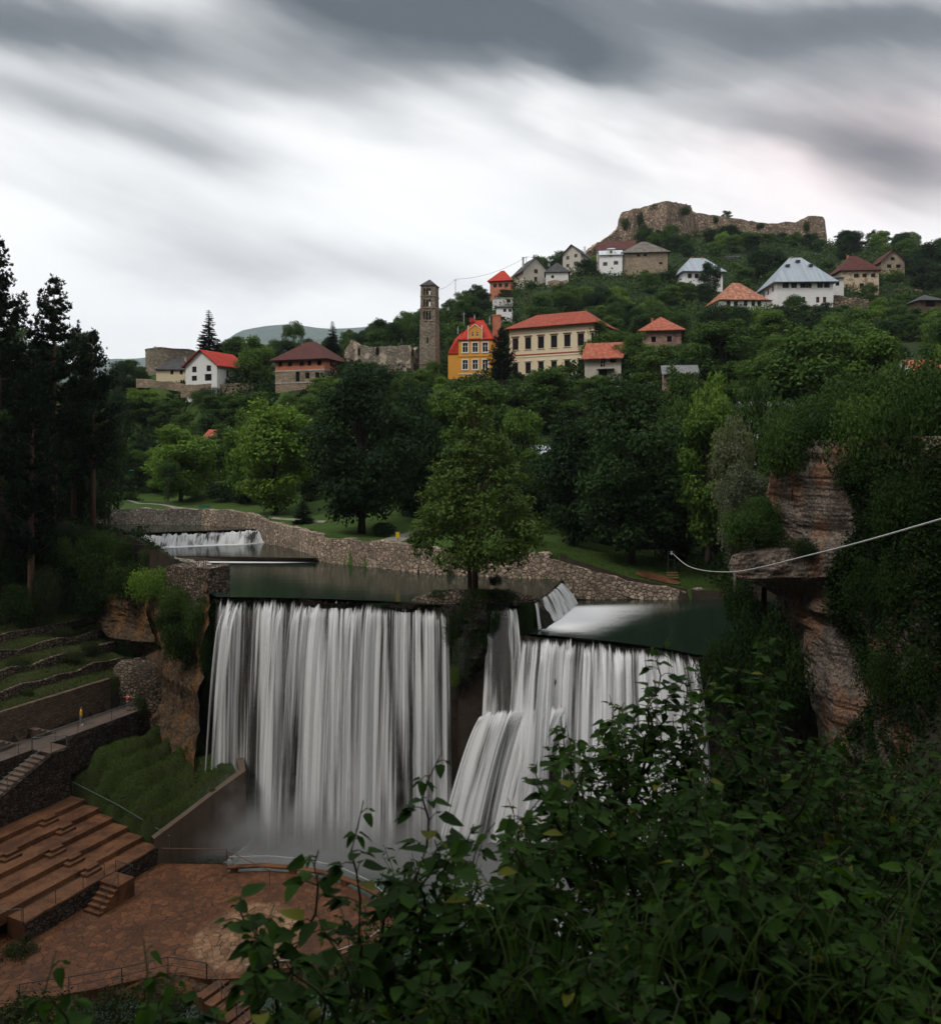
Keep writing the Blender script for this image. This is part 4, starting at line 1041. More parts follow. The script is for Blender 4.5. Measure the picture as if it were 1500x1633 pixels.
FO, FP = ragged('fortress_wall', 'long ruined stone fortress wall with a jutting bastion crowning the hill', 'fortress',
       [(934, 404, 410, 372), (952, 389, 408, 380), (975, 374, 402, 384), (985, 365, 402, 386), (987, 349, 402, 386), (991, 338, 402, 386), (1010, 333, 402, 381), (1022, 331, 402, 382), (1040, 325, 400, 376), (1062, 320, 400, 369), (1080, 323, 400, 375), (1101, 327, 400, 386), (1104, 337, 398, 395),
        (1125, 341, 398, 396), (1145, 344, 398, 398), (1175, 348, 398, 400), (1201, 353, 398, 402), (1222, 355.5, 398, 403), (1242, 356, 398, 404), (1251, 353, 398, 404), (1268, 354, 398, 403), (1278, 349, 398, 400), (1289, 344, 400, 398), (1300, 344, 400, 398), (1312, 345, 402, 399), (1315, 352, 402, 402), (1317, 362, 404, 406)],
       2.5, 'castle', amp=.32, batter=.05, n_per=1.5, seed=5, top_amp=.13, wins=[(1041, 362, 376, .9, 2.6)])
ragged('fortress_wall', 'short return of the fortress wall closing its left end', 'fortress', [(985, 368, 402, 430), (991, 340, 400, 388)], 2.0, 'castle', amp=.4, seed=6, n_per=.4)
house('fortress_turret', 'tiny stone turret stub standing alone right of the fortress', 'turret', 1322, 1328, 402, 390, 385, 410, 0, 2, 'hip', 'castle', 'castle', ridge=.1, ov=0)

# yellow villa
def villa():
    D = 189
    o, W, H, RH = house('yellow_villa', 'ochre yellow villa with steep red roof, white windows and a small front gable', 'villa', 731, 784, 628, 540.5, 506, D, -.16, 12, 'hip', 'pl_yellow', 'tile_bright',
        front=[(.20, .84, 1.15, 2.1, 2), (.50, .84, 1.15, 2.1, 2), (.80, .84, 1.15, 2.1, 2), (.20, .53, 1.15, 2.1, 2), (.50, .53, 1.15, 2.1, 2), (.80, .53, 1.15, 2.1, 2), (.20, .2, 1.15, 1.8, 2), (.50, .2, 1.15, 1.8, 2), (.80, .2, 1.15, 1.8, 2)],
        right=[(.5, .8, 1.0, 2.0, 2), (.5, .5, 1.0, 2.0, 2)], proud=.22, belt=[(.985, .22, 'pl_trim'), (.36, .22, 'pl_trim'), (.68, .12, 'pl_yellow')], ridge=.28, ov=.3)
    # left wing under a steep roof
    wx = (731 - 713.5) * D / F; HL = (628 - 564) * D / F
    m = MB(); m.box((-wx / 2, 5, HL / 2 - 1), (wx, 9.4, HL + 2)); m.build('wing', M['pl_yellow'], o)
    m = MB(); zt = (628 - 524) * D / F
    a = [(-wx - .1, .1, HL + .02), (-.02, .1, HL + .02), (-.02, 9.9, HL + .02), (-wx - .1, 9.9, HL + .02)]; b = [(-wx * .45, 1.6, H + .2), (-.02, .6, H + .25), (-.02, 9, H + .25), (-wx * .45, 8.4, H + .2)]
    t1, t2 = Vector((.5, 3.4, zt)), Vector((.5, 7, zt))
    for i in range(4): m.face([a[i], a[(i + 1) % 4], b[(i + 1) % 4], b[i]])
    m.face([b[0], b[1], t1]); m.face([b[0], t1, t2, b[3]]); m.face([b[3], t2, b[2]]); m.face([b[1], b[2], t2, t1]); m.face(a[::-1])
    m.build('wing_roof', M['tile_bright'], o)
    # front gablet
    gx, gw = W * .5, W * .40; z1 = H + .0; z2 = H + 2.1
    m = MB()
    fn = lambda x, z, d: Vector((gx - gw / 2 + x, -.12 + d, z))
    hs = [(gw * .32 - .22, gw * .32 + .22, z1 + .5, z1 + 1.6), (gw * .68 - .22, gw * .68 + .22, z1 + .5, z1 + 1.6)]
    panel(m, fn, gw, z2, hs, .2, z0=z1 - .3); m.face([(gx - gw / 2, -.12, z2), (gx + gw / 2, -.12, z2), (gx, -.12, z2 + 1.1)])
    for sx in (-1, 1): m.face([(gx + sx * gw / 2, -.12, z1 - .3), (gx + sx * gw / 2, 2.4, z1 - .3), (gx + sx * gw / 2, 2.4, z2), (gx + sx * gw / 2, -.12, z2)][::sx])
    g_ = m.build('gablet', M['pl_yellow'], o)
    for h in hs: window(g_, fn, h, M['frame_white'], 2, .18)
    m = MB()
    for sx in (-1, 1):
        m.box((gx + sx * (gw / 2 + .05), -.16, z1 + 1.15), (.2, .22, 3.1)); m.box((gx + sx * (gw / 2 + .05), -.16, z1 + 2.9), (.3, .3, .4), taper=.2)
        m.tube([(gx + sx * (gw / 2 + .1), -.18, z2 - .05), (gx, -.18, z2 + 1.2)], .1, 5)
    m.build('pediment', M['pl_trim'], g_)
    m = MB(); s1 = Vector((gx - gw / 2 - .1, -.1, z2)); s2 = Vector((gx, -.1, z2 + 1.15)); s3 = Vector((gx + gw / 2 + .1, -.1, z2)); dy = Vector((0, 3.6, 0))
    m.face([s1, s2, s2 + dy, s1 + dy][::-1]); m.face([s2, s3, s3 + dy, s2 + dy][::-1]); m.build('gablet_roof', M['tile_bright'], g_)
    for (x, y, z, h) in ((W / 2 * .72, 6, H + RH, 1.6), (W / 2 * 1.28 + 1.5, 6, H + RH - .6, 1.7), (-wx * .3, 3.4, zt - .4, 1.5)):
        m = MB(); m.tube([(x, y, z - .3), (x, y, z + .3), (x, y, z + .45), (x, y, z + h)], [.16, .12, .2, .02], 6); m.build('finial', M['metal_grey'], o)
    m = MB(); m.box((W * 1.02, 7.5, H + RH * .6), (1.9, 1.3, RH * 1.3)); m.box((W * 1.02, 7.5, H + RH * 1.25), (2.1, 1.5, .3)); m.build('chimney', M['brick'], o)
    m = MB(); m.box((W * .5 - 1.6, 5.2, H + RH - .1), (1.0, 1.0, 1.1)); m.build('chimney', M['tile_bright'], o)
villa()
o_, W_, H_, R_ = house('school_building', 'long cream two-storey school with red window frames, red belt and tiled hipped roof', 'school', 812, 947, 616, 524, 499, 194, -.5, 13, 'hip', 'pl_cream', 'tile_red',
      front=[(x, .725, 1.45, 2.7, .5) for x in (.03 + .155 * i + .045 for i in range(7))] + [(x, .30, 1.3, 2.5, .5) for x in (.03 + .155 * i + .045 for i in range(7))],
      right=[(.3, .725, 1.4, 2.7, 2), (.7, .725, 1.4, 2.7, 2), (.3, .3, 1.3, 2.4, 2), (.7, .3, 1.3, 2.4, 2)], lower=('pl_red', .115), frame='frame_red', ridge=.6, ov=1.0,
      belt=[(.965, .5, 'pl_trim'), (.53, .22, 'pl_red'), (.49, .1, 'pl_trim'), (.90, .1, 'pl_trim')])
for i in range(7):
    for fz, wd in ((.725, 1.45), (.30, 1.3)):
        m = MB(); x = (.03 + .155 * i + .045) * W_; hz = 2.7 if fz > .5 else 2.5
        m.box((x, -.09, fz * H_ + hz / 2 + .38), (wd + .55, .18, .16)); m.build('lintel', M['frame_brown'] if fz > .5 else M['pl_trim'], o_)
        m = MB(); m.box((x, -.08, fz * H_ - hz / 2 - .12), (wd + .5, .16, .12)); m.build('sill', M['pl_trim'], o_)
# ---- houses on the hill
house('small_white_house', 'small white two-storey house with low dark roof above the yellow villa', 'house', 791, 816, 519, 489, 484, 266, -.1, 7, 'hip', 'pl_white', 'slate', front=[(.55, .8, .8, .9), (.88, .8, .8, .9), (.42, .38, 1.1, 1.0, 1)], ridge=.5, frame='frame_red', ov=.4)
house('flat_roofed_shed', 'low white flat-roofed shed above the small white house', 'shed', 785, 817, 484, 476, 473, 280, -.1, 6, 'flat', 'pl_white2', 'concrete_lt', front=[(.8, .5, 1.0, 1.0, 0)], ov=.2)
house('orange_house', 'orange brick house with bright red hipped roof at the left end of the hill houses', 'house', 781, 814, 468, 448, 428.5, 302, -.25, 9, 'hip', 'brick', 'tile_bright', front=[(.25, .62, 1.0, 1.2, 1), (.5, .62, 1.0, 1.2, 1), (.8, .62, 1.0, 1.2, 1)], ridge=.15, ov=.9)
house('beige_gable_house', 'beige plastered house with wide dark grey gable roof', 'house', 834, 874, 462, 430, 409, 310, .34, 9, 'gable_front', 'pl_beige', 'slate', front=[(.5, .98, 1.1, 1.3, 1), (.5, .58, 1.0, 1.5, 1), (.2, .2, 1.6, 1.4, 0)], left=[(.5, .6, 1, 1.2)], ov=1.2, ovg=.7, chimneys=[(.2, .55, .8, 'pl_grey')])
house('shingled_cottage', 'small cottage with dark shingled hip roof between two gable houses', 'cottage', 870, 906, 449, 433.5, 416, 304, -.1, 8, 'hip', 'pl_white2', 'slate', front=[(.3, .5, .8, .9, 0)], ridge=.1, ov=.6)
house('grey_gable_house', 'pale two-storey house with dark slate gable roof and chimney', 'house', 897, 926, 433, 406, 392.5, 322, -.5, 13, 'gable_front', 'pl_beige', 'slate', front=[(.28, .78, 1, 1.2), (.72, .85, 1, 1.2), (.28, .32, 1, 1.2), (.72, .4, 1.3, 1.3)], right=[(.3, .7, 1, 1.2), (.7, .7, 1, 1.2)], ov=.9, ovg=.8, chimneys=[(.75, .7, .9, 'pl_white')])
house('red_roofed_house', 'wide house with dark red roof and a small balcony gable behind the narrow white house', 'house', 951, 1012, 425, 398, 381, 334, -.22, 12, 'gable_side', 'pl_beige', 'tile_dark', front=[(.5, .7, 1.2, 1.2), (.2, .7, 1, 1.2)], ov=1.0, protect=False)
o_, W_, H_, R_ = house('narrow_white_house', 'tall narrow white house with pale curved sheet-metal roof and front dormer', 'house', 956, 992, 440, 406, 396, 318, -.12, 9, 'gable_side', 'pl_white', 'metal_light', front=[(.24, .56, 1.3, 1.3, 1), (.72, .60, 1.3, 1.3, 1), (.5, .98, .9, 1.1, 1)], right=[(.5, .55, 1, 1.2)], ov=.6)
m = MB(); m.box((W_ * .5, 1.2, H_ + .9), (W_ * .34, 2.6, 2.4)); d_ = m.build('dormer', M['pl_white'], o_)
m = MB(); m.box((W_ * .5, 1.1, H_ + 2.3), (W_ * .42, 3.0, .5), taper=.55); m.build('dormer_roof', M['metal_light'], d_)
m = MB(); m.box((W_ * .5, -.13, H_ + 1.0), (.9, .05, 1.1)); m.build('window', M['glass_dark'], d_)
house('shingle_stone_house', 'rough stone house with broad shingled hip roof, ivy on its right side', 'house', 993, 1064, 448, 403, 379.5, 318, -.12, 14, 'hip', 'stone_house', 'shingle', front=[(.35, .9, .9, .8, 0), (.5, .9, .9, .8, 0), (.85, .6, .9, .8, 0)], ridge=.12, ov=1.0)
house('square_metal_house', 'square white house with pale grey pyramid metal roof under the fortress', 'house', 1091, 1152, 459, 432, 404.5, 290, .06, 13, 'hip', 'pl_white', 'metal_grey', front=[(.14, .72, 1.1, 1.5, 1), (.32, .72, 1.1, 1.5, 1), (.9, .72, 1.1, 1.5, 1)], ridge=.38, ov=1.1, frame='frame_red', chimneys=[(.35, .5, .15, 'brick'), (.62, .5, .15, 'brick')])
o_, W_, H_, R_ = house('great_white_house', 'large white house with tall grey standing-seam metal roof and small roof vents', 'house', 1238, 1328, 489, 449.5, 402.5, 260, -.04, 17, 'hip', 'pl_white', 'metal_grey',
      front=[(.16, .87, 1.5, 1.6, 1), (.31, .87, 1.4, 1.6, 1), (.47, .87, 1.4, 1.6, 1), (.57, .87, 1.4, 1.6, 1), (.77, .87, 1.4, 1.6, 1), (.89, .87, 1.4, 1.6, 1), (.25, .27, .8, 1.6, 1), (.48, .27, .8, 1.7, 1), (.73, .27, .8, 1.6, 1), (.85, .27, .8, 1.6, 1)],
      left=[(.25, .8, 1.2, 1.5, 1), (.5, .8, 1.2, 1.6, 1), (.78, .82, 1.2, 1.6, 1), (.7, .3, .8, 1.5, 1)], ridge=.22, ov=1.3, frame='frame_red', found=.2, chimneys=[(.43, .5, .2, 'stone_house')])
m = MB(); m.box((W_ / 2, 8.4, -2.4), (W_ - .6, 17, 4.4)); m.build('foundation', M['stone_house'], o_)
for fx, fz in ((.28, .62), (.50, .80), (.70, .62)):
    m = MB(); y = -1.3 + (17 / 2 + 1.3) * fz; z = H_ + R_ * fz
    m.box((W_ * fx, y - .1, z + .35), (1.5, 1.3, .5)); v = m.build('roof_vent', M['metal_grey'], o_)
    m = MB(); m.box((W_ * fx, y - .78, z + .33), (1.2, .06, .3)); m.build('opening', M['opening_shade'], v)  # dark strip coloured as the shade inside the vent
house('rusty_roofed_house', 'white house with rust-red sheet metal hip roof', 'house', 1149, 1221, 493, 477, 444.5, 254, .05, 13, 'hip', 'pl_white', 'metal_rusty', front=[(.17, .55, 1.0, 1.5, 1), (.33, .55, 1.0, 1.5, 1), (.55, .6, .9, 1.4, 1), (.72, .6, .9, 1.4, 1), (.85, .6, .9, 1.4, 1)], ridge=.16, ov=.7, frame='frame_brown', found=2.0, rlabel='patchy rusted sheet metal')
house('link_annex', 'small grey-roofed white annex joining the rusty house to the great white house', 'annex', 1219, 1229, 489, 479, 476, 258, 0, 5, 'gable_side', 'pl_white2', 'slate', protect=False)
house('grey_annex', 'low annex with flat grey roof right of the great white house', 'annex', 1320, 1345, 462, 443, 437, 276, -.1, 9, 'gable_side', 'pl_white2', 'slate', front=[(.6, .5, 1.0, 1.2, 0)], ov=.7)
house('peeling_house', 'old house with peeling plaster and dark red hip roof', 'house', 1341, 1401, 462, 431, 402.5, 294, -.06, 12, 'hip', 'pl_peel', 'tile_dark', front=[(.40, .72, 1.3, 1.3, 1), (.62, .72, 1.2, 1.2, 1), (.85, .72, 1.2, 1.2, 1), (.55, .2, 1.2, 1.6, 0)], ridge=.2, ov=.9, chimneys=[(.35, .5, .1, 'brick')])
house('unfinished_gable_house', 'unfinished block house with red gable roof and empty windows', 'house', 1404, 1442, 438, 416, 399, 318, -.1, 12, 'gable_front', 'stone_house', 'tile_dark', front=[(.36, .62, 1.3, 1.2, 0), (.74, .60, 1.3, 1.2, 0), (.5, 1.15, 1.1, 1.1, 0)], ov=.9, ovg=.9)
house('garden_hut', 'dark wooden hut with pyramid roof on a terrace at the hill end', 'hut', 1466, 1500, 490, 478, 467, 235, 0, 6, 'hip', 'frame_brown', 'slate', front=[(.5, .5, 2.5, 1.6, 0)], ridge=.05, ov=.8)
house('hill_shed', 'grey-roofed shed half hidden in greenery under the fortress wall', 'shed', 1155, 1178, 420, 411, 407, 338, -.2, 6, 'gable_side', 'pl_grey', 'slate', protect=True)
house('hill_shed', 'dark shed with slate roof left of the peeling house', 'shed', 1296, 1312, 416, 406, 402, 345, .2, 5, 'gable_side', 'pl_grey', 'slate', protect=True)
# ---- lower town right
house('old_tiled_house', 'old plastered house with weathered red pyramid roof and stub chimney', 'house', 1023, 1086, 556, 527, 501, 200, -.2, 12, 'hip', 'stone_pink', 'tile_old', front=[(.3, .5, 1, 1.3, 0), (.7, .5, 1, 1.3, 0)], ridge=.04, ov=1.0, chimneys=[(.28, .4, -.6, 'brick')])
o_, W_, H_, R_ = house('balcony_house', 'grey house with red tiled roof and a wooden balcony', 'house', 932, 990, 604, 569, 544, 172, -.3, 11, 'gable_side', 'pl_beige', 'tile_old', front=[(.50, .72, 1.0, 1.9, 1), (.78, .80, 1.2, .9, 0), (.5, .2, 1.6, 2, 0)], ov=1.0, ovg=.6)
m = MB(); m.box((W_ * .58, -.7, H_ * .42), (3.6, 1.4, .15)); b_ = m.build('balcony', M['concrete_lt'], o_)
m = MB(); m.box((W_ * .58, -1.36, H_ * .42 + 1.0), (3.6, .07, .09))
for i in range(13): m.box((W_ * .58 - 1.75 + i * .29, -1.36, H_ * .42 + .54), (.05, .05, .85))
m.build('railing', M['frame_brown'], b_)
house('pink_stone_house', 'rough pinkish stone house with dark roof glimpsed through the trees', 'house', 1058, 1112, 650, 596, 580, 140, -.2, 10, 'gable_side', 'stone_pink', 'tile_grey', front=[(.3, .6, 1, 1.4, 0), (.75, .62, 1, 1.4, 0)], ov=.6, protect=False)
house('low_tiled_house', 'low house with red tiled roof peeping over the cliff shrubs', 'house', 1462, 1560, 625, 600, 572, 122, -.15, 8, 'gable_side', 'pl_white', 'tile_old', front=[(.3, .5, 1, 1.2, 0)], ov=.5)
house('white_annex', 'white-walled house with dark roof behind the tall trees', 'house', 1448, 1478, 596, 580, 572, 135, 0, 6, 'gable_side', 'pl_white', 'slate', protect=False)
house('park_pavilion', 'small park shelter with weathered pale tiled roof among the trees', 'shelter', 326, 349, 705, 697, 685.5, 178, -.2, 5, 'gable_side', 'frame_brown', 'tile_old', front=[(.5, .5, 1.5, .8, 0)], ov=.4)
house('white_hall', 'white wall of a house half hidden behind the tall trees', 'house', 1190, 1262, 690, 650, 640, 118, -.1, 8, 'gable_side', 'pl_white', 'tile_grey', front=[(.3, .6, 1.2, 1.2, 0), (.7, .6, 1.2, 1.2, 0)], protect=False)
o_, W_, H_, R_ = house('bus_shelter', 'white corrugated awning of a roadside kiosk between the crowns', 'kiosk', 843, 884, 732, 722, 711, 148, -.1, 4, 'gable_side', 'pl_white2', 'metal_light', front=[(.5, .5, 2, .7, 0)], protect=True, ov=.5)
# hillside retaining walls
def rwall(label, pts, D0, D1, mat, h_bury=1.5, group='stone retaining walls in the town', thick=.6):
    n = len(pts); A = []
    ragged('retaining_wall', label, 'wall', [(p[0], p[1], p[2], D0 + (D1 - D0) * i / (n - 1)) for i, p in enumerate(pts)], thick, mat, amp=.12, top_amp=.12, seed=pts[0][0] * .01, group=group)
rwall('stone terrace wall below the white gabled house', [(288, 614, 634), (330, 612, 634), (355, 612, 632), (380, 611, 630), (404, 612, 630)], 199, 201, 'stone_house')
rwall('short stone wall in the garden below the low white house', [(217, 604, 618), (245, 606, 618), (300, 612, 626)], 204, 203, 'stone_house')
rwall('terrace wall under the narrow white house', [(945, 447, 470), (1005, 446, 470)], 312, 312, 'castle')
rwall('ochre terrace wall under the shingled cottage', [(873, 448, 462), (905, 446, 462)], 300, 300, 'stone_house')
rwall('terrace wall right of the great white house', [(1330, 470, 492), (1385, 478, 500)], 262, 262, 'castle')
rwall('long garden wall below the unfinished house', [(1410, 460, 474), (1470, 461, 476)], 300, 296, 'castle')
rwall('dark stone wall closing the park under the big trees', [(860, 858, 892), (950, 862, 890), (1060, 866, 885), (1145, 866, 890)], 113, 112, 'dark_masonry')
# poles and wires on the hill
def pole(px, pyt, pyb, D, label, r=.12):
    a, b = P(px, pyb, D), P(px, pyt, D); m = MB(); m.tube([a - a, b - a], r, 6); m.box((0, 0, (b - a).z - .5), (1.4, .1, .1)); o = m.build('utility_pole', M['concrete_lt']); o.location = a
    tag(o, label, 'pole', 'poles on the town hill'); return b
t1 = pole(726, 445, 480, 292, 'thin pole on the wooded ridge right of the bell tower')
t2 = pole(739.5, 498, 520, 262, 'short white pole above the yellow villa')
t3 = pole(640, 531, 552, 235, 'short pole rising behind the church ruin')
t4 = pole(839, 409, 425, 318, 'wire pole behind the beige gable house')
t5 = pole(971, 446, 462, 308, 'white post on the terrace under the stone house', .18)
def wire(a, b, sag, label, r=.03):
    m = MB(); a = Vector(a); b = Vector(b); pts = [a.lerp(b, t) - Vector((0, 0, sag * 4 * t * (1 - t))) for t in np.linspace(0, 1, 14)]
    m.tube([p - a for p in pts], r, 4); o = m.build('overhead_wire', M['metal_dark']); o.location = a; tag(o, label, 'wire', 'overhead wires')
wire(t1, t4, 2.0, 'wire sagging from the ridge pole to the hill houses', .05)
wire(P(690, 463, 240), t1, 1.0, 'wire from behind the bell tower to the ridge pole', .05)
wire(t4, P(930, 398, 322), 1.5, 'wire over the roofs of the gable houses', .05)

# ------------------------------------------------------------------ trees
def crown_mesh(name, h, r, nl, n_leaf, ls, mat, seed, base=.18, shape='round', lump_r=.36, gap=.0, flat=.75):
    "leaf clumps spread over many overlapping lumps; returns mesh data and lump centres"
    g = np.random.default_rng(seed)
    zc0, zc1 = base * h, h; cz = (zc0 + zc1) / 2; hz = (zc1 - zc0) / 2
    cen = []; rad = []
    tries = 0
    while len(cen) < nl and tries < 4000:
        tries += 1
        d = g.normal(size=3); d /= np.linalg.norm(d); rr = g.uniform(.35, 1.0) ** .6
        p = d * rr
        z = p[2]
        if shape == 'round': w = 1.0
        elif shape == 'egg': w = 1.0 - .25 * max(0, z) - .1 * max(0, -z)
        elif shape == 'cone': w = 1.05 - .45 * (z + 1) / 1.0 * .9 if z > -1 else 1; w = max(.2, w)
        elif shape == 'dome': w = 1.05 - .3 * max(0, z) ** 2
        lr = lump_r * r * g.uniform(.65, 1.15) * (1.0 if shape != 'cone' else max(.45, 1 - .35 * (z + 1) / 2))
        if shape == 'cone':
            z = 2 * g.random() ** 1.15 - 1; a_ = g.uniform(0, 6.283); rr_ = g.uniform(.3, 1) ** .5; w = np.interp(z, [-1, -.75, -.4, 0, .35, .7, 1], [.6, 1.02, 1.0, .72, .44, .2, .05]); p = np.array([math.cos(a_) * rr_, math.sin(a_) * rr_, z]); lr = lump_r * r * g.uniform(.7, 1.15) * (1 - .6 * (z + 1) / 2)
        q = np.array([p[0] * (r - lr * .8) * w, p[1] * (r - lr * .8) * w, cz + z * (hz - lr * .6)])
        if gap and g.random() < gap and rr > .6: continue
        if cen and min(np.linalg.norm((q - c) / np.array([1, 1, 1.1])) for c in cen) < lump_r * r * (.52 if shape != 'cone' else .50 * (1 - .5 * (z + 1) / 2)): continue
        cen.append(q); rad.append(lr)
    cen = np.array(cen); rad = np.array(rad)
    pr = rad ** 2; pr /= pr.sum()
    k = g.choice(len(cen), n_leaf, p=pr)
    d = g.normal(size=(n_leaf, 3)); d[:, 2] = d[:, 2] * .9 + .25; d /= np.linalg.norm(d, axis=1)[:, None]
    # ragged lump surface: sub-tufts
    tuft = 1 + .22 * np.sin(d[:, 0] * 7 + k * 1.7) * np.sin(d[:, 1] * 7 + k) + .16 * np.sin(d[:, 2] * 13 + k * 2.3)
    rr = (1 - np.abs(g.normal(0, .22, n_leaf))) * tuft
    pos = cen[k] + d * (rad[k] * rr)[:, None] * np.array([1.08, 1.08, flat])
    nrm = d * .7 + g.normal(0, .5, (n_leaf, 3)) + np.array([0, 0, .45]); nrm /= np.linalg.norm(nrm, axis=1)[:, None]
    t = np.cross(nrm, g.normal(size=(n_leaf, 3))); t /= np.linalg.norm(t, axis=1)[:, None]; b = np.cross(nrm, t)
    s = ls * g.uniform(.55, 1.25, n_leaf)[:, None]
    V = np.stack([pos - t * s, pos + b * s * .55 - nrm * s * .12, pos + t * s * .95, pos - b * s * .55 - nrm * s * .12], 1).reshape(-1, 3)
    Fq = np.arange(n_leaf * 4).reshape(-1, 4)
    o = np_mesh(name, V, Fq, mat)
    return o, cen, rad
def trunk_mesh(name, h, r0, cen, mat, parent, base, seed, lean=0.0, multi=1, nlimb=14):
    g = random.Random(seed); m = MB()
    for k in range(multi):
        ox, oy = (0, 0) if multi == 1 else (g.uniform(-.9, .9) * r0 * 2.6, g.uniform(-.6, .6) * r0 * 2)
        pts = []; rs = []
        for i in range(9):
            f = i / 8; pts.append((ox * (1 + f * 1.5) + math.sin(f * 3 + k) * r0 * .5 + lean * f * h, oy * (1 + f) + math.cos(f * 2.5 + k * 2) * r0 * .4, -1.2 + f * (h * .86 + 1.2))); rs.append(r0 * (1.35 if i == 0 else 1) * (1 - .86 * f) / (1 if multi == 1 else 1.25))
        m.tube(pts, rs, 8)
    idx = list(range(len(cen))); g.shuffle(idx)
    for j in idx[:nlimb]:
        c = cen[j]; z0 = max(base * h * .7, c[2] * .62); f = (z0 + 1.2) / (h * .86 + 1.2)
        p0 = Vector((math.sin(f * 3) * r0 * .5 + lean * f * h, math.cos(f * 2.5) * r0 * .4, z0)); p1 = Vector(tuple(c)); mid = p0.lerp(p1, .5) + Vector((0, 0, (p1 - p0).length * .12))
        rb = r0 * (1 - .86 * f) * .6
        m.tube([p0, mid, p1], [rb, rb * .6, rb * .2], 6, cap=False)
    return m.build('trunk', mat, parent, smooth=True)
PROTO = {}
def proto(key, h, r, nl, n_leaf, ls, mat, bark, seed, r0, **kw):
    root = bpy.data.objects.new('tree', None); COL.objects.link(root); root.empty_display_size = .5
    multi = kw.pop('multi', 1); nlimb = kw.pop('nlimb', 14); base = kw.get('base', .18)
    c, cen, rad = crown_mesh('crown', h, r, nl, n_leaf, ls, M[mat], seed, **kw); c.parent = root
    if r0: trunk_mesh('trunk', h, r0, cen, M[bark], root, base, seed, multi=multi, nlimb=nlimb)
    PROTO[key] = dict(root=root, h=h, r=r, used=False); return root
proto('round', 14, 6.2, 34, 12000, .30, 'leaf_bright', 'bark', 11, .42, base=-.04)
proto('dome', 15, 7.5, 40, 14000, .32, 'leaf_dark', 'bark', 12, .48, base=-.05, shape='dome')
proto('tall', 20, 6.8, 46, 15000, .33, 'leaf_mid', 'bark', 13, .45, base=-.03, shape='egg', lump_r=.32)
proto('open', 17, 6.6, 30, 9000, .30, 'leaf_mid', 'bark', 14, .36, base=.0, shape='egg', lump_r=.30, gap=.2, multi=2)
proto('wide', 12, 7.5, 36, 11000, .30, 'leaf_mid', 'bark', 15, .45, base=-.05, shape='dome', lump_r=.30)
proto('big', 26, 10.5, 70, 26000, .34, 'leaf_dark', 'bark', 16, .55, base=-.02, shape='egg', lump_r=.26, multi=3, nlimb=26)
proto('bush', 3.2, 2.6, 16, 3600, .16, 'leaf_mid', 'bark', 17, .09, base=.0, shape='dome', lump_r=.42)
proto('bush_loose', 3.6, 2.4, 15, 2600, .17, 'leaf_mid', 'bark', 18, .08, base=.02, lump_r=.38, gap=.2, multi=3)
proto('willow', 11, 4.6, 44, 13000, .15, 'leaf_grey', 'bark_pale', 19, .2, base=.06, shape='egg', lump_r=.25, gap=.1, multi=2, nlimb=26)
proto('scrub', 2.6, 3.4, 22, 6000, .11, 'ivy', 'bark', 20, .06, base=-.1, shape='dome', lump_r=.34, gap=.1, flat=.85)

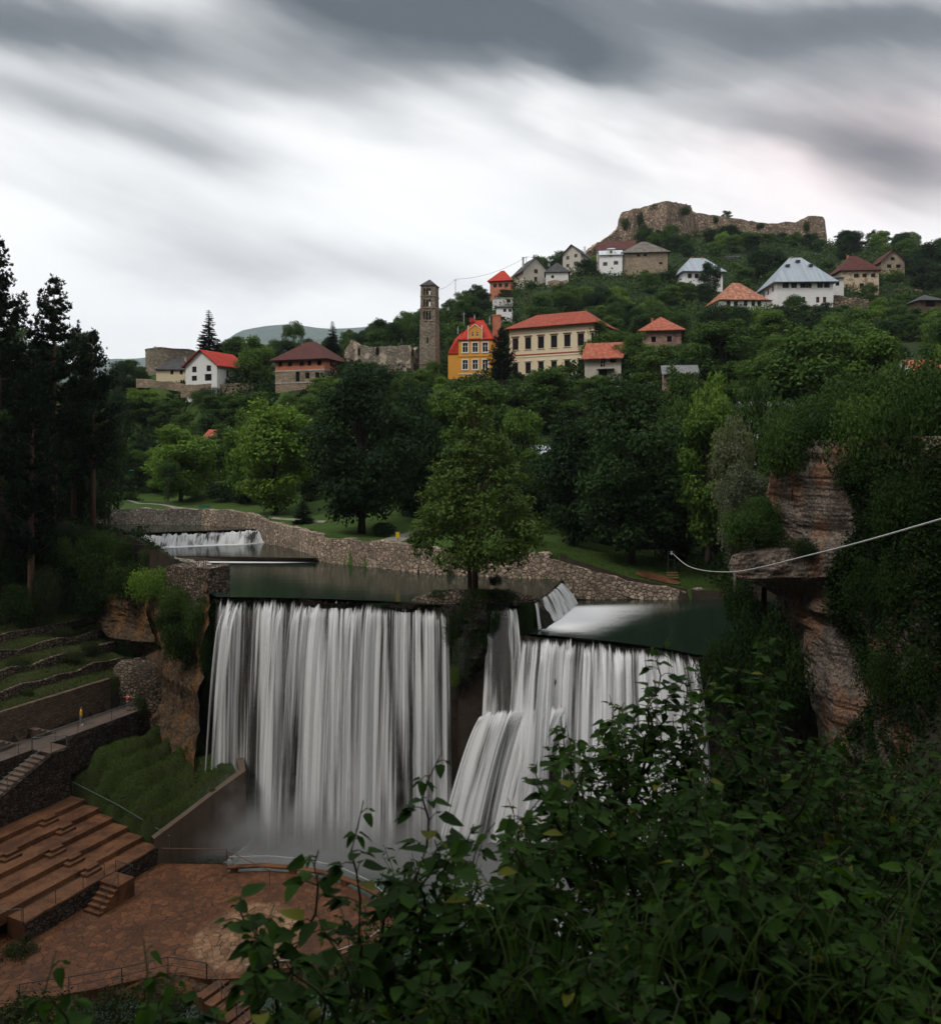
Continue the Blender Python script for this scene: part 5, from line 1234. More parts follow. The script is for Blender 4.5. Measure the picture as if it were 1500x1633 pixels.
def conifer_proto(key, h, r, mat, bark, seed, kind='spruce'):
    g = np.random.default_rng(seed)
    root = bpy.data.objects.new('tree', None); COL.objects.link(root); root.empty_display_size = .5
    Vs = []; m = MB(); r0 = h * .016 + .05
    m.tube([(0, 0, -1.2), (0.05, 0, h * .3), (-.05, .05, h * .7), (0, 0, h * .99)], [r0 * 1.3, r0, r0 * .6, .03], 8)
    def cards(pos, dirs, L, wd, up):
        "flat needle sprays"
        n = len(pos); side = np.cross(dirs, up); side /= np.maximum(1e-6, np.linalg.norm(side, axis=1))[:, None]
        a = pos; b = pos + dirs * L[:, None] * .5 + side * wd[:, None]; c = pos + dirs * L[:, None]; d = pos + dirs * L[:, None] * .5 - side * wd[:, None]
        Vs.append(np.stack([a, b, c, d], 1).reshape(-1, 3))
    z = h * (.06 if kind == 'spruce' else .30)
    while z < h * .985:
        f = (z / h); 
        if kind == 'spruce': R_ = r * (1 - f) ** .82 + .15; nb = int(9 + 6 * (1 - f)); drop = -.28 - .2 * (1 - f)
        else:
            prof = np.interp(f, [.28, .4, .55, .75, .9, 1.0], [.55, .95, 1.0, .66, .34, .06]); R_ = r * prof; nb = int(7 + 3 * (1 - f)); drop = .02
        for b in range(nb):
            az = g.uniform(0, 6.283); Rb = R_ * g.uniform(.55, 1.12)
            if kind == 'pine' and g.random() < .12: continue
            n = max(3, int(Rb * (9 if kind == 'spruce' else 5)))
            tt = np.linspace(.12, 1, n)
            zz = z + drop * Rb * tt + (.28 * Rb * tt ** 2.2 if kind == 'spruce' else .30 * Rb * tt ** 2)
            P0 = np.stack([np.cos(az) * Rb * tt, np.sin(az) * Rb * tt, zz], 1)
            m.tube([P0[0] * np.array([0, 0, 1]), P0[n // 2], P0[-1]], [r0 * .28 * (1 - f * .7) + .01, r0 * .16, .012], 4, cap=False)
            rep = 6 if kind == 'spruce' else 5
            if kind == 'spruce':
                pos = np.repeat(P0, rep, 0); q = len(pos)
                sgn = np.where(g.random(q) < .5, -1, 1); ang = az + sgn * g.uniform(.3, 1.2, q)
                dirs = np.stack([np.cos(ang), np.sin(ang), g.uniform(-.75, .05, q)], 1); dirs /= np.linalg.norm(dirs, axis=1)[:, None]
                L = g.uniform(.35, .8, q) * (.35 + .65 * Rb / r) * (h / 16) ** .5; up = np.tile([0, 0, 1.0], (q, 1)) + g.normal(0, .4, (q, 3))
                cards(pos, dirs, L, L * .17, up)
            else:
                # tufts: bundles of needles fanning upwards near the branch's outer half
                for i in range(n):
                    if tt[i] < .35 and g.random() < .5: continue
                    for _ in range(2):
                        c = P0[i] + g.normal(0, .22, 3) * (.5 + tt[i]); q = 15
                        dirs = g.normal(size=(q, 3)); dirs[:, 2] = np.abs(dirs[:, 2]) * 1.0 + .15; dirs += np.array([np.cos(az), np.sin(az), 0]) * .6; dirs /= np.linalg.norm(dirs, axis=1)[:, None]
                        L = g.uniform(.28, .55, q); cards(np.repeat(c[None], q, 0), dirs, L, L * .13, g.normal(size=(q, 3)))
        z += (h * .020 + .16) * g.uniform(.8, 1.2) * (1.0 if kind == 'spruce' else 1.5)
    V = np.concatenate(Vs); o = np_mesh('crown', V, np.arange(len(V)).reshape(-1, 4), M[mat], root)
    m.build('trunk', M[bark], root, smooth=True)
    PROTO[key] = dict(root=root, h=h, r=r, used=False)
conifer_proto('spruce', 16, 3.6, 'needle_blue', 'bark', 31)
conifer_proto('pine', 28, 6.0, 'needle', 'bark_red', 32, 'pine')
conifer_proto('pine2', 25, 5.2, 'needle', 'bark_red', 33, 'pine')
conifer_proto('fir', 12, 2.8, 'needle', 'bark', 34)

def plant(key, base, h, w, label, cat='tree', group=None, mat=None, name='tree', rz=None, bark=None):
    pr = PROTO[key]
    if not pr['used']: o = pr['root']; pr['used'] = True
    else: o = copy_tree(pr['root'])
    for p in ('label', 'category', 'group'):
        if p in o: del o[p]
    o.location = base; sw = w / (2 * pr['r']); sh = h / pr['h']; o.scale = (sw, sw, sh); o.rotation_euler = (0, 0, random.uniform(0, 6.28) if rz is None else rz)
    tag(o, label, cat, group); o.name = name
    for ch in o.children:
        if ch.name.startswith('crown') and ch.type == 'MESH':
            ch.material_slots[0].link = 'OBJECT'; ch.material_slots[0].material = M[mat] if mat else ch.data.materials[0]
        if bark and ch.name.startswith('trunk'):
            ch.material_slots[0].link = 'OBJECT'; ch.material_slots[0].material = M[bark]
    return o
def ground_at(x, y): return tz(x, y)
def tree(key, px, pyt, D, wpx, label, mat=None, name='broadleaf_tree', group=None, zoff=0.0, cat='tree', z=None, bark=None):
    x = (px - 750) * D / F; gz = (ground_at(x, D) if z is None else z) + zoff; top = CZ + (H0 - pyt) * D / F
    return plant(key, (x, D, gz - .1), max(2.0, top - gz), wpx * D / F, label, cat, group, mat, name, bark=bark)
# --- park trees
tree('round', 290, 668, 156, 118, 'bright green rounded tree alone on the far lawn', 'leaf_bright')
tree('willow', 268, 722, 148, 46, 'slim pale-trunked birch drooping in front of the bright round tree', 'leaf_mid', 'birch_tree', bark='bark_pale')
tree('tall', 360, 668, 172, 86, 'mid green tree behind the small park shelter', 'leaf_mid')
tree('round', 398, 640, 150, 90, 'fresh green tree next to the tall bright lime', 'leaf_bright')
tree('tall', 440, 618, 130, 142, 'tall bright green lime leaning over the park bench', 'leaf_bright')
tree('dome', 505, 668, 150, 100, 'darker tree filling the gap behind the bright lime', 'leaf_mid')
tree('big', 578, 567, 108, 206, 'huge dark domed tree with three trunks on the lawn', 'leaf_dark')
tree('dome', 655, 610, 122, 110, 'dark tree at the right shoulder of the huge domed tree', 'leaf_dark')
tree('open', 712, 600, 138, 118, 'loose yellowish tree in front of the bell tower base', 'leaf_bright')
tree('tall', 770, 582, 140, 120, 'big leafy tree on the park side below the yellow villa', 'leaf_mid')
tree('open', 832, 632, 128, 96, 'light green rounded tree left of the great dark maples', 'leaf_bright')
tree('tall', 880, 570, 156, 112, 'mid green tree hiding the foot of the cream school', 'leaf_mid')
tree('tall', 918, 634, 108, 132, 'dark maple at the left of the dark riverside row', 'leaf_dark')
tree('big', 1008, 584, 100, 216, 'great dark maple towering over the riverside lawn', 'leaf_dark')
tree('dome', 1072, 668, 107, 130, 'dark bushy maple at the right of the riverside row', 'leaf_dark')
tree('dome', 965, 690, 118, 130, 'dark tree closing the back of the riverside row', 'leaf_dark')
tree('tall', 1142, 690, 108, 110, 'shadowed tree behind the grey willow', 'leaf_dark')
tree('tall', 1128, 612, 93, 118, 'vivid green maple between the dark maples and the grey willow', 'leaf_bright', z=3)
tree('round', 1010, 524, 172, 70, 'neat round-headed tree below the old tiled house', 'leaf_mid')
tree('round', 955, 506, 186, 72, 'broad tree touching the right end of the cream school', 'leaf_mid')
tree('tall', 1148, 494, 150, 132, 'big light green tree under the rusty-roofed house', 'leaf_mid')
tree('open', 1090, 560, 150, 90, 'dark loose tree beside the pinkish stone house', 'leaf_dark')
tree('open', 1222, 545, 128, 120, 'olive tree crown left of the tall grove', 'leaf_mid')
tree('tall', 1300, 494, 122, 170, 'tall olive-green tree in the grove below the great white house', 'leaf_mid')
tree('tall', 1395, 500, 118, 130, 'tall vivid green tree in the grove below the peeling house', 'leaf_bright')
tree('tall', 1470, 560, 108, 120, 'dark tree at the right border above the cliff shrubs', 'leaf_dark')
tree('open', 1250, 600, 92, 110, 'loose mid green tree just above the cliff top', 'leaf_mid')
tree('open', 1350, 590, 95, 120, 'dark green tree behind the cliff shrubs', 'leaf_mid')
tree('wide', 1092, 584, 124, 112, 'mid green tree screening the pinkish stone house', 'leaf_mid')
tree('tall', 1080, 566, 127, 84, 'slim mid green tree right before the grey-roofed stone house', 'leaf_mid')
tree('wide', 1145, 580, 118, 100, 'thin tree standing before the gap between the two half-hidden houses', 'leaf_bright')
tree('wide', 1200, 588, 108, 110, 'mid green tree screening the half-hidden white house', 'leaf_mid')
tree('dome', 1245, 640, 104, 80, 'low mid green tree right in front of the half-hidden white house', 'leaf_mid')
tree('tall', 640, 640, 134, 110, 'dark tree filling the gap behind the huge domed tree', 'leaf_dark')
tree('tall', 715, 690, 122, 100, 'shadowed tree behind the left side of the islet tree', 'leaf_dark')
tree('tall', 800, 680, 118, 110, 'shadowed tree behind the right side of the islet tree', 'leaf_dark')
tree('dome', 870, 720, 122, 90, 'dark low tree beside the roadside kiosk', 'leaf_dark')
tree('tall', 330, 690, 178, 70, 'dim tree behind the gap right of the bright round tree', 'leaf_dark')
tree('tall', 495, 700, 142, 70, 'shadowed tree between the bright lime and the huge domed tree', 'leaf_dark')
tree('willow', 1172, 640, 73, 92, 'grey-green willow leaning over the river from the cliff', 'leaf_grey', 'willow_tree', z=3.5)
tree('willow', 1188, 715, 68, 104, 'smaller grey-green willow below the big willow', 'leaf_grey', 'willow_tree', z=3.0)
# lawn bushes
for px, pyt, D, w, lb, mt in [(208, 785, 158, 24, 'small round bush at the left of the lawn', 'leaf_mid'), (352, 765, 152, 50, 'wide low bush behind the green bench', 'leaf_dark'), (383, 778, 150, 40, 'low dark bush right of the green bench', 'leaf_dark'),
                              (432, 790, 140, 38, 'dark bush under the tall bright lime', 'leaf_dark'), (610, 830, 106, 44, 'low dark bush beside the huge domed tree trunks', 'leaf_dark'), (520, 780, 165, 60, 'dim hedge-like bush at the back of the lawn', 'leaf_dark'),
                              (665, 862, 97, 34, 'bush on the path above the river wall', 'leaf_dark'), (560, 760, 160, 70, 'dark undergrowth bush behind the huge domed tree', 'leaf_dark'), (700, 790, 150, 90, 'dark thicket bush behind the island tree', 'leaf_dark'), (790, 780, 140, 90, 'dark thicket bush left of the dark maples', 'leaf_dark'), (470, 758, 178, 60, 'dark bush far back between the limes', 'leaf_dark'), (310, 755, 190, 60, 'dark bush far behind the bright round tree', 'leaf_dark')]:
    tree('bush', px, pyt, D, w, lb, mt, 'bush', cat='bush')
tree('fir', 483, 788, 120, 36, 'small dark spruce on the lawn beside the lime', 'needle', 'spruce_tree')
# --- left bank pines and their understory
LB = 'dark pines on the left bank'
for key, px, pyt, D, w, lb in [('pine', -2, 372, 98, 104, 'tallest black pine cut by the left border'), ('pine2', 86, 444, 101, 116, 'broad black pine with forked tip'), ('pine', 148, 520, 106, 86, 'thin black pine nearest the valley'), ('pine2', 50, 560, 92, 110, 'black pine with bare reddish trunk'),
                               ('pine2', 118, 600, 112, 90, 'low black pine behind the thin one'), ('pine', 10, 540, 110, 120, 'black pine behind the tallest pine')]:
    tree(key, px, pyt, D, w, lb, 'needle', 'pine_tree', LB)
for key, px, pyt, D, w, lb, mt in [('tall', 20, 600, 118, 150, 'dark broadleaf tree behind the leftmost pines', 'leaf_dark'), ('tall', 110, 640, 116, 120, 'dark broadleaf tree deep between the pines', 'leaf_dark'), ('open', 168, 640, 112, 84, 'greyish tree with curved trunk at the edge of the pines', 'leaf_dark'),
                                   ('open', 186, 600, 178, 60, 'dim brownish tree across the river from the pines', 'leaf_dark'), ('tall', 60, 690, 104, 130, 'shadowed tree on the left bank mound', 'leaf_dark'), ('tall', -40, 620, 92, 150, 'shadowed tree at the left border', 'leaf_dark')]:
    tree(key, px, pyt, D, w, lb, mt, 'broadleaf_tree')
# --- town trees
tree('spruce', 333, 492, 214, 52, 'tall drooping spruce behind the white gabled house', 'needle_blue', 'spruce_tree')
tree('round', 376, 531, 224, 46, 'olive round tree right of the tall spruce', 'leaf_mid')
tree('round', 415, 546, 218, 48, 'dark round tree left of the brick house', 'leaf_mid')
tree('willow', 470, 505, 226, 50, 'thin-leaved tree rising behind the brick house', 'leaf_mid', 'ash_tree')
tree('dome', 455, 540, 222, 40, 'dark low tree behind the brick house roof', 'leaf_dark')
tree('spruce', 530, 510, 209, 40, 'dense dark fir between the brick house and the ruin', 'needle', 'fir_tree')
tree('pine2', 800, 522, 176, 50, 'small dark pine in front of the school corner', 'needle', 'pine_tree')
tree('open', 203, 570, 232, 34, 'small tree on the skyline left of the round tower', 'leaf_mid')
tree('round', 1163, 356, 388, 40, 'dark round tree in front of the long fortress wall', 'leaf_dark')
tree('open', 1158, 334, 405, 20, 'tiny tree showing over the fortress wall', 'leaf_mid', z=CZ + (720 - 352) * 405 / 1300)
tree('open', 1130, 413, 280, 46, 'dark tree in front of the square metal-roofed house', 'leaf_dark')
tree('round', 1068, 430, 300, 44, 'ivy-dark tree at the right side of the stone house', 'leaf_dark')
tree('round', 936, 410, 312, 40, 'dark tree right of the slate gable house', 'leaf_dark')
tree('open', 1478, 380, 300, 70, 'tall thin dark tree on the right skyline', 'leaf_dark')
tree('open', 1455, 400, 318, 50, 'second dark tree on the right skyline', 'leaf_dark')
tree('open', 1500, 410, 285, 60, 'dark tree cut by the right border on the skyline', 'leaf_dark')

# ------------------------------------------------------------------ river walls, island, terraces, stage
def rail(label, pts, h, mat, spacing=2.0, mid=(), r=.035, group='metal railings', end=True, name='railing', post_at=None):
    pts = [Vector(p) for p in pts]; o0 = pts[0]; o = thing(name, o0, label, 'railing', group)
    up = Vector((0, 0, h)); m = MB(); m.tube([p - o0 + up for p in pts], r, 6); m.build('handrail', M[mat], o)
    for f in mid:
        m = MB(); m.tube([p - o0 + up * f for p in pts], r * .7, 5); m.build('midrail', M[mat], o)
    pm = MB(); pm.tube([(0, 0, -.1), (0, 0, h)], r * .9, 6); first = None
    at = []
    for i in range(len(pts) - 1):
        L = (pts[i + 1] - pts[i]).length; n = max(1, round(L / spacing))
        at += [pts[i].lerp(pts[i + 1], k / n) for k in range(n)]
    if end: at.append(pts[-1])
    for p in at:
        if first is None: first = c = pm.build('post', M[mat], o)
        else: c = first.copy(); COL.objects.link(c); c.parent = o
        c.location = p - o0
    return o
ragged('river_wall', 'pale irregular stone river wall stepping down along the pools', 'wall',
       [(322, 812, 840, 129), (365, 814, 842, 127), (400, 820, 845, 124), (427, 832, 868, 121.5), (470, 842, 878, 114), (498, 850, 895, 107.3), (513, 858, 897, 105.8), (545, 860, 901, 103.6), (600, 863, 907, 100.3), (640, 868, 911, 98), (700, 877, 918, 94.6), (769, 880, 922, 93.2),
        (874, 882, 926, 91.4), (877, 892, 927, 91.3), (905, 899, 955, 91.5), (950, 912, 956, 92), (1000, 926, 958, 92.1), (1050, 935, 959, 91.9), (1093, 942, 960, 91.6)], 1.1, 'river_wall', amp=.07, n_per=3, top_amp=.10, batter=.04, seed=1)
ragged('river_wall', 'greyish stone wall along the river above the far cascade', 'wall', [(120, 812, 840, 126), (175, 812, 838, 131), (212, 811, 838, 132), (330, 812, 841, 129.5)], 1.0, 'river_wall_grey', amp=.06, n_per=3, top_amp=.10, seed=3)
ragged('low_river_wall', 'low stone kerb at the right end of the side pool', 'wall', [(1093, 944, 958, 92.4), (1150, 945, 960, 92.4)], .8, 'river_wall_grey', amp=.05, n_per=3, seed=4)
ragged('abutment_wall', 'tall block of drystone masonry at the left end of the waterfall lip', 'wall', [(262, 902, 1010, 86), (288, 905, 1010, 84.5), (318, 905, 1000, 83), (335, 906, 965, 82.2)], 2.6, 'dry_stone', amp=.12, n_per=3, top_amp=.12, batter=.05, seed=5)
ragged('bank_wall', 'stone edge of the pool running back from the drystone block', 'wall', [(205, 884, 905, 108), (262, 892, 930, 95), (330, 905, 962, 83.4)], 1.4, 'river_wall_grey', amp=.05, n_per=2, seed=6)

# island
def island():
    n = 26; rows = []
    cx, cy_ = .1, 78.2
    for k, (f, z) in enumerate([(1.06, -1.2), (1.0, .05), (.93, .42), (.75, .72), (.45, .86), (.02, .92)]):
        rows.append([(cx + 5.9 * f * math.cos(2 * math.pi * i / n) * (1 + .08 * float(fbm(i, k * 0, .8, 3))), cy_ + 1.9 * f * math.sin(2 * math.pi * i / n), z + .12 * float(fbm(i * 1.1, k, 1, 3, 3))) for i in range(n)] + [0])
        rows[-1][-1] = rows[-1][0]
    m = MB(); m.grid([r[::-1] for r in rows]); o = m.build('island', M['dry_stone']); tag(o, 'low stony islet on the lip of the falls', kind='structure')
island()
proto('island', 17, 6.2, 110, 18000, .19, 'leaf_island', 'bark_red', 41, .26, base=.13, shape='cone', lump_r=.23, gap=.0, multi=3, nlimb=30)
plant('island', P(757, 948, 78) + Vector((0, 0, -.3)), 20.6, 14.2, 'loose green tree with slim reddish stems on the islet at the lip of the falls', 'tree', None, 'leaf_island', 'alder_tree', rz=.6)

# terraced slope above the walkway
for k in range(5):
    v0 = 16.9 + 2.9 * k; z0 = -9.9 + 1.1 * k
    m = MB(); us = np.linspace(-48, 13.5 + k * 1.3, 50)
    rows = []
    for v, dz in ((v0 - .1, -1.6), (v0, 0.0), (v0 + 1.0, .12), (v0 + 2.0, .3), (v0 + 3.1, .55), (v0 + 3.3, -1)):
        rows.append([tuple(A2(u, v + .25 * float(fbm(u, v, .25, 2)), z0 + dz + .12 * float(fbm(u, v, .7, 3)) - .25 * max(0, (u - 8) / 6))) for u in us])
    m.grid([r[::-1] for r in rows]); tag(m.build('terrace', M['terrace_grass'], smooth=True), 'grassy garden terrace on the left slope', kind='structure')
    if k:
        a = [A2(u, v0 - .05 + .25 * float(fbm(u, v0, .25, 2)), 0) for u in np.linspace(-48, 13 + k * 1.3, 30)]
        m = MB(); top = [(p.x, p.y, z0 + .10 + .16 * float(fbm(i, k, 2.1, 3, k)) - .25 * max(0, (-48 + i * 2.1 - 8) / 6)) for i, p in enumerate(a)]
        q = [(p[0] + .38 * .908, p[1] - .38 * .418, p[2] - .02) for p in top]; q2 = [(p[0], p[1], z0 - .85 + .2 * float(fbm(i, k, 1.7, 3))) for i, p in enumerate(q)]
        back = [(p[0], p[1], p[2] - .3) for p in top]
        m.grid([back, top, q, q2]); o = m.build('garden_wall', M['dry_stone'])
        tag(o, ['', 'lowest knee-high drystone wall on the left garden slope', 'second knee-high drystone wall up the left garden slope', 'third knee-high drystone wall up the left garden slope', 'topmost knee-high drystone wall on the left garden slope'][k], 'wall', 'drystone walls of the garden terraces')

# walkway, its back wall, outer wall, stairs
m = MB(); m.prism([tuple(A2(-48, 13.4))[:2], tuple(A2(11.6, 13.4))[:2], tuple(A2(11.6, 16.6))[:2], tuple(A2(-48, 16.6))[:2]], -15.5, -13.0)
tag(m.build('walkway', M['path']), 'paved walkway on the left slope', kind='structure')
m = MB(); n = 60; us = np.linspace(-48, 9.5, n)
rows = [[tuple(A2(u, 16.5 + .05 * float(fbm(u, z, 1.2, 3)), z)) for u in us] for z in (-15, -13, -12, -11, -10.2, -9.75)]
rows.append([tuple(A2(u, 17.0, -9.75)) for u in us]); rows.append([tuple(A2(u, 17.0, -11.5)) for u in us])
m.grid(rows); tag(m.build('back_wall', M['brick_wall_lt']), 'long dark block wall behind the walkway', 'wall')
m = MB()
rows = [[tuple(A2(u, 13.38 - .25 * (i * .3) + .10 * float(fbm(u, z, 1.1, 3)), z)) for u in np.linspace(-.6, 11.6, 30)] for i, z in enumerate((-13.02, -13.5, -14.2, -15, -16.5))]
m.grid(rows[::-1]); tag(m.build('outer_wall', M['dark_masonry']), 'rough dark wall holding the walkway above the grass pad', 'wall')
# rounded drystone buttress at the end of the walkway
m = MB(); rows = []
for k, (z, r_) in enumerate([(-17.5, 3.3), (-15, 3.0), (-13, 2.75), (-11, 2.5), (-9.4, 2.3), (-9.0, 2.0), (-8.8, 0.1)]):
    c = A2(13.6, 15.6 + .15 * (z + 15))
    rows.append([(c.x + r_ * math.cos(w) * (1.25 + .03 * float(fbm(w * 4, z, 1, 3))), c.y + r_ * math.sin(w) * 1.0, z + .1 * float(fbm(w * 5, z, 1.3, 3))) for w in np.linspace(-math.pi * 1.25, math.pi * .75, 44)])
m.grid(rows); tag(m.build('buttress', M['dry_stone'], smooth=True), 'rounded drystone buttress at the far end of the walkway', 'wall')
# stairs going down-left from the walkway, and the dark wall below them
def stairs():
    o = thing('staircase', A2(-.6, 12.3, -13.2), 'long stone staircase running down beside the dark wall', 'stairs')
    base = A2(-.6, 12.3, -13.2)
    def L(u, v, z): q = A2(u, v, z) - base; return (q.x, q.y, q.z)
    m = MB(); n = 26
    m.prism([L(-1.9, 11.2, 0)[:2], L(.0, 11.2, 0)[:2], L(.0, 13.38, 0)[:2], L(-1.9, 13.38, 0)[:2]], -4.5, .2)
    m.build('landing', M['step_stone'], o)
    for k in range(n):
        u1 = -1.9 - k * .52; z = -13.17 - (k + 1) * .2
        m = MB(); a = z - .22 + 13.2; m.prism([L(u1 - .56, 11.3, 0)[:2], L(u1, 11.3, 0)[:2], L(u1, 13.2, 0)[:2], L(u1 - .56, 13.2, 0)[:2]], a, z + 13.2)
        m.build('step', M['step_stone'], o)
    m = MB(); p0, p1 = L(-16, 11.28, 0), L(-1.9, 11.28, 0)
    zt0, zt1 = -.2 - (14.1 / .52) * .2, .15
    pts = [(p0[0], p0[1], -5.5), (p1[0], p1[1], -4.8), (p1[0], p1[1], zt1), (p0[0], p0[1], zt0)]
    q0, q1 = L(-16, 10.95, 0), L(-1.9, 10.95, 0)
    fr = [(q0[0], q0[1], -5.5), (q1[0], q1[1], -4.8), (q1[0], q1[1], zt1 - .1), (q0[0], q0[1], zt0 - .1)]
    m.face(fr); m.face([fr[3], fr[2], pts[2], pts[3]]); m.build('string_wall', M['dark_masonry'], o)
    m = MB(); c0, c1, c2_, c3 = L(-1.9, 10.95, 0), L(.1, 10.95, 0), L(.1, 13.38, 0), L(-1.9, 13.38, 0)
    m.prism([c0[:2], c1[:2], c2_[:2], c3[:2]], -4.8, .1); m.build('pier', M['dark_masonry'], o)
stairs()
# dark wall beside the stairs, behind them
m = MB(); us = np.linspace(-40, -2, 30)
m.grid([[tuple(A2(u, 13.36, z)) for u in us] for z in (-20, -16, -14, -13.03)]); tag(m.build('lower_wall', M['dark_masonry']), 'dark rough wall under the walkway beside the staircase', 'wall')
rail('green handrail along the outer edge of the walkway', [A2(-1.9, 13.5, -13), A2(3, 13.5, -13), A2(7, 13.5, -13), A2(11.2, 13.5, -13), ], 1.05, 'metal_rail', 3.1)
rail('short green rail closing the end of the walkway', [A2(11.3, 13.5, -13), A2(10.6, 16.2, -13)], 1.05, 'metal_rail', 3)
rail('green rail across the top of the staircase', [A2(-1.95, 13.5, -13), A2(.0, 11.3, -13.05)], 1.05, 'metal_rail', 4)
rail('green handrail falling with the staircase', [A2(-.1, 11.25, -13.05), A2(-1.7, 11.25, -13.05), A2(-14.5, 11.25, -18.0)], 1.05, 'metal_rail', 4.2)
rail('green handrail on the walkway at the left border', [A2(-14, 13.6, -13), A2(-7, 13.6, -13), A2(-3.2, 13.6, -13)], 1.05, 'metal_rail', 3.2)
# small steps against the back wall
for i, u in enumerate((-3.5, .2)):
    o = thing('wall_steps', A2(u, 15.9, -13), ['small flight of steps against the dark back wall, left one', 'small flight of steps against the dark back wall beside the green handrail corner'][i], 'stairs', 'small wall steps')
    for k in range(4):
        m = MB(); q = A2(u + k * .55, 15.95, 0) - A2(u, 15.9, 0); m.box((q.x, q.y, .85 - k * .28 - .5), (.62, 1.0, 1.1), math.atan2(UU.y, UU.x)); m.build('step', M['step_stone'], o)

# amphitheatre
TZ = lambda k: -19.96 + .46 * k
amp_o = thing('amphitheatre', A2(0, 0, -21.5), 'open-air stage seating of broad reddish stone tiers', 'amphitheatre')
ab = A2(0, 0, -21.5)
for k in range(6):
    u0 = -12.7 if k == 0 else -34; m = MB()
    us = np.linspace(u0, 0.0 + .05 * k, 40)
    v0, v1 = 1.85 * k, 1.85 * (k + 1) + (.3 if k == 5 else 0)
    def rr(v, z): return [tuple(A2(u, v + .015 * float(fbm(u, v, 1.5, 3)), z + .012 * float(fbm(u * 1.7, v, 1.2, 3, 2))) - ab) for u in us]
    rows = [rr(v0, TZ(k) - (3.2 if k == 0 else .9)), rr(v0, TZ(k) - .03), rr(v0 + .04, TZ(k)), rr(v0 + .9, TZ(k) + .01), rr(v1 + .02, TZ(k))]
    m.grid(rows); e = [r[-1] for r in rows]; b = A2(us[-1], v1 + .02, TZ(k) - 2.6) - ab; a_ = A2(us[-1], v0, TZ(k) - 2.6) - ab
    m.face([tuple(a_), tuple(b), e[4], e[3], e[2], e[1]][::-1]); e = [r[0] for r in rows]; b = A2(us[0], v1 + .02, TZ(k) - 3.2) - ab; a_ = A2(us[0], v0, TZ(k) - 3.2) - ab
    m.face([tuple(a_), tuple(b), e[4], e[3], e[2], e[1]]); m.build('tier', M['seat_stone'], amp_o)
m = MB(); m.grid([[tuple(A2(u, -.05, z) - ab) for u in np.linspace(-12.7, .05, 12)] for z in (-25, -22, -20.2, -20.12)]); m.build('front_wall', M['dark_masonry'], amp_o)
m = MB(); m.grid([[tuple(A2(.12, v, z) - ab) for v in (-.05, 1.2)] for z in (-25, -22, -20.12)][::1]); m.build('end_wall', M['dark_masonry'], amp_o)
def blockpair(px, py):
    best = None
    for k in range(5):
        g_ = G(px, py, TZ(k)); v = (g_.x - UO.x) * UV_.x + (g_.y - UO.y) * UV_.y; u = (g_.x - UO.x) * UU.x + (g_.y - UO.y) * UU.y
        e = abs(v - (1.85 * (k + 1) - .45))
        if best is None or e < best[0]: best = (e, k, u)
    _, k, u = best; an = math.atan2(UU.y, UU.x); v1 = 1.85 * (k + 1)
    c = A2(u, v1 - .3, TZ(k))
    o = thing('seat_block', c, None, 'stone block', 'stone blocks between the seating tiers'); 
    m = MB(); m.box((0, 0, .11), (1.5, .95, .22), an); m.build('lower_block', M['seat_stone'], o)
    q = A2(u + .2, v1 - .12, TZ(k)) - c; m = MB(); m.box((q.x, q.y, .33), (1.1, .6, .23), an); m.build('upper_block', M['seat_stone'], o); return o
for (px, py), lb in zip([(69, 1311), (98, 1325), (87, 1362), (116, 1376), (151, 1394), (14, 1369)],
                        ['small stepped stone block on the uppermost tiers', 'small stepped stone block one tier below the uppermost', 'stepped stone block in the middle tiers, upper of the close pair', 'stepped stone block in the middle tiers, lower of the close pair', 'stepped stone block nearest the small stage stairs', 'stepped stone block at the left border']):
    blockpair(px, py)['label'] = lb

STAGE = [(252, 1377), (361, 1379), (363, 1391), (430, 1389), (485, 1394), (545, 1409), (600, 1438), (632, 1466), (622, 1494), (585, 1518), (535, 1538), (470, 1551), (390, 1560), (330, 1562), (270, 1552), (150, 1578), (31, 1598), (-60, 1625), (-260, 1640), (-200, 1500), (22, 1478)]
sp = [G(x, y, -21.5) for x, y in STAGE]
cen_ = G(400, 1490, -21.5); off = Vector((cen_.x, cen_.y, -21.5))
M['paving'] = paving('paving', (.090, .034, .013), (.205, .082, .032), (.035, .017, .010), centre=(0, 0, 0))
m = MB(); m.prism([(p.x, p.y) for p in sp][::-1], -26.5, -21.5)
tag(m.build('stage', M['paving'], loc=off), 'round stage paved in reddish flagstones', kind='structure')
def arcbench(label, pts, legs_at, w=.55, z=-21.0, group='curved stone benches around the stage'):
    P_, s = resample([G(x, y, z) for x, y in pts], 30); o = thing('curved_bench', (P_[0][0], P_[0][1], -21.5), label, 'bench', group); o0 = np.array([P_[0][0], P_[0][1], -21.5])
    d = np.gradient(P_, axis=0); d /= np.linalg.norm(d, axis=1)[:, None]; nrm = np.stack([-d[:, 1], d[:, 0], d[:, 2] * 0], 1)
    A = P_ - nrm * w / 2 - o0; B = P_ + nrm * w / 2 - o0; dn = np.array([0, 0, -.14])
    m = MB(); m.grid([(A + dn).tolist(), A.tolist(), B.tolist(), (B + dn).tolist(), (A + dn).tolist()]); 
    m.face([tuple(A[0]), tuple(A[0] + dn), tuple(B[0] + dn), tuple(B[0])]); m.face([tuple(A[-1]), tuple(B[-1]), tuple(B[-1] + dn), tuple(A[-1] + dn)]); m.build('seat', M['seat_stone'], o)
    for i in legs_at:
        m = MB(); c = (A[i] + B[i]) / 2; an = math.atan2(d[i][1], d[i][0]); m.box((c[0], c[1], (.5 - .14) / 2 + .0), (.6, w * .8, .36), an); m.build('leg', M['seat_stone'], o)
    return P_
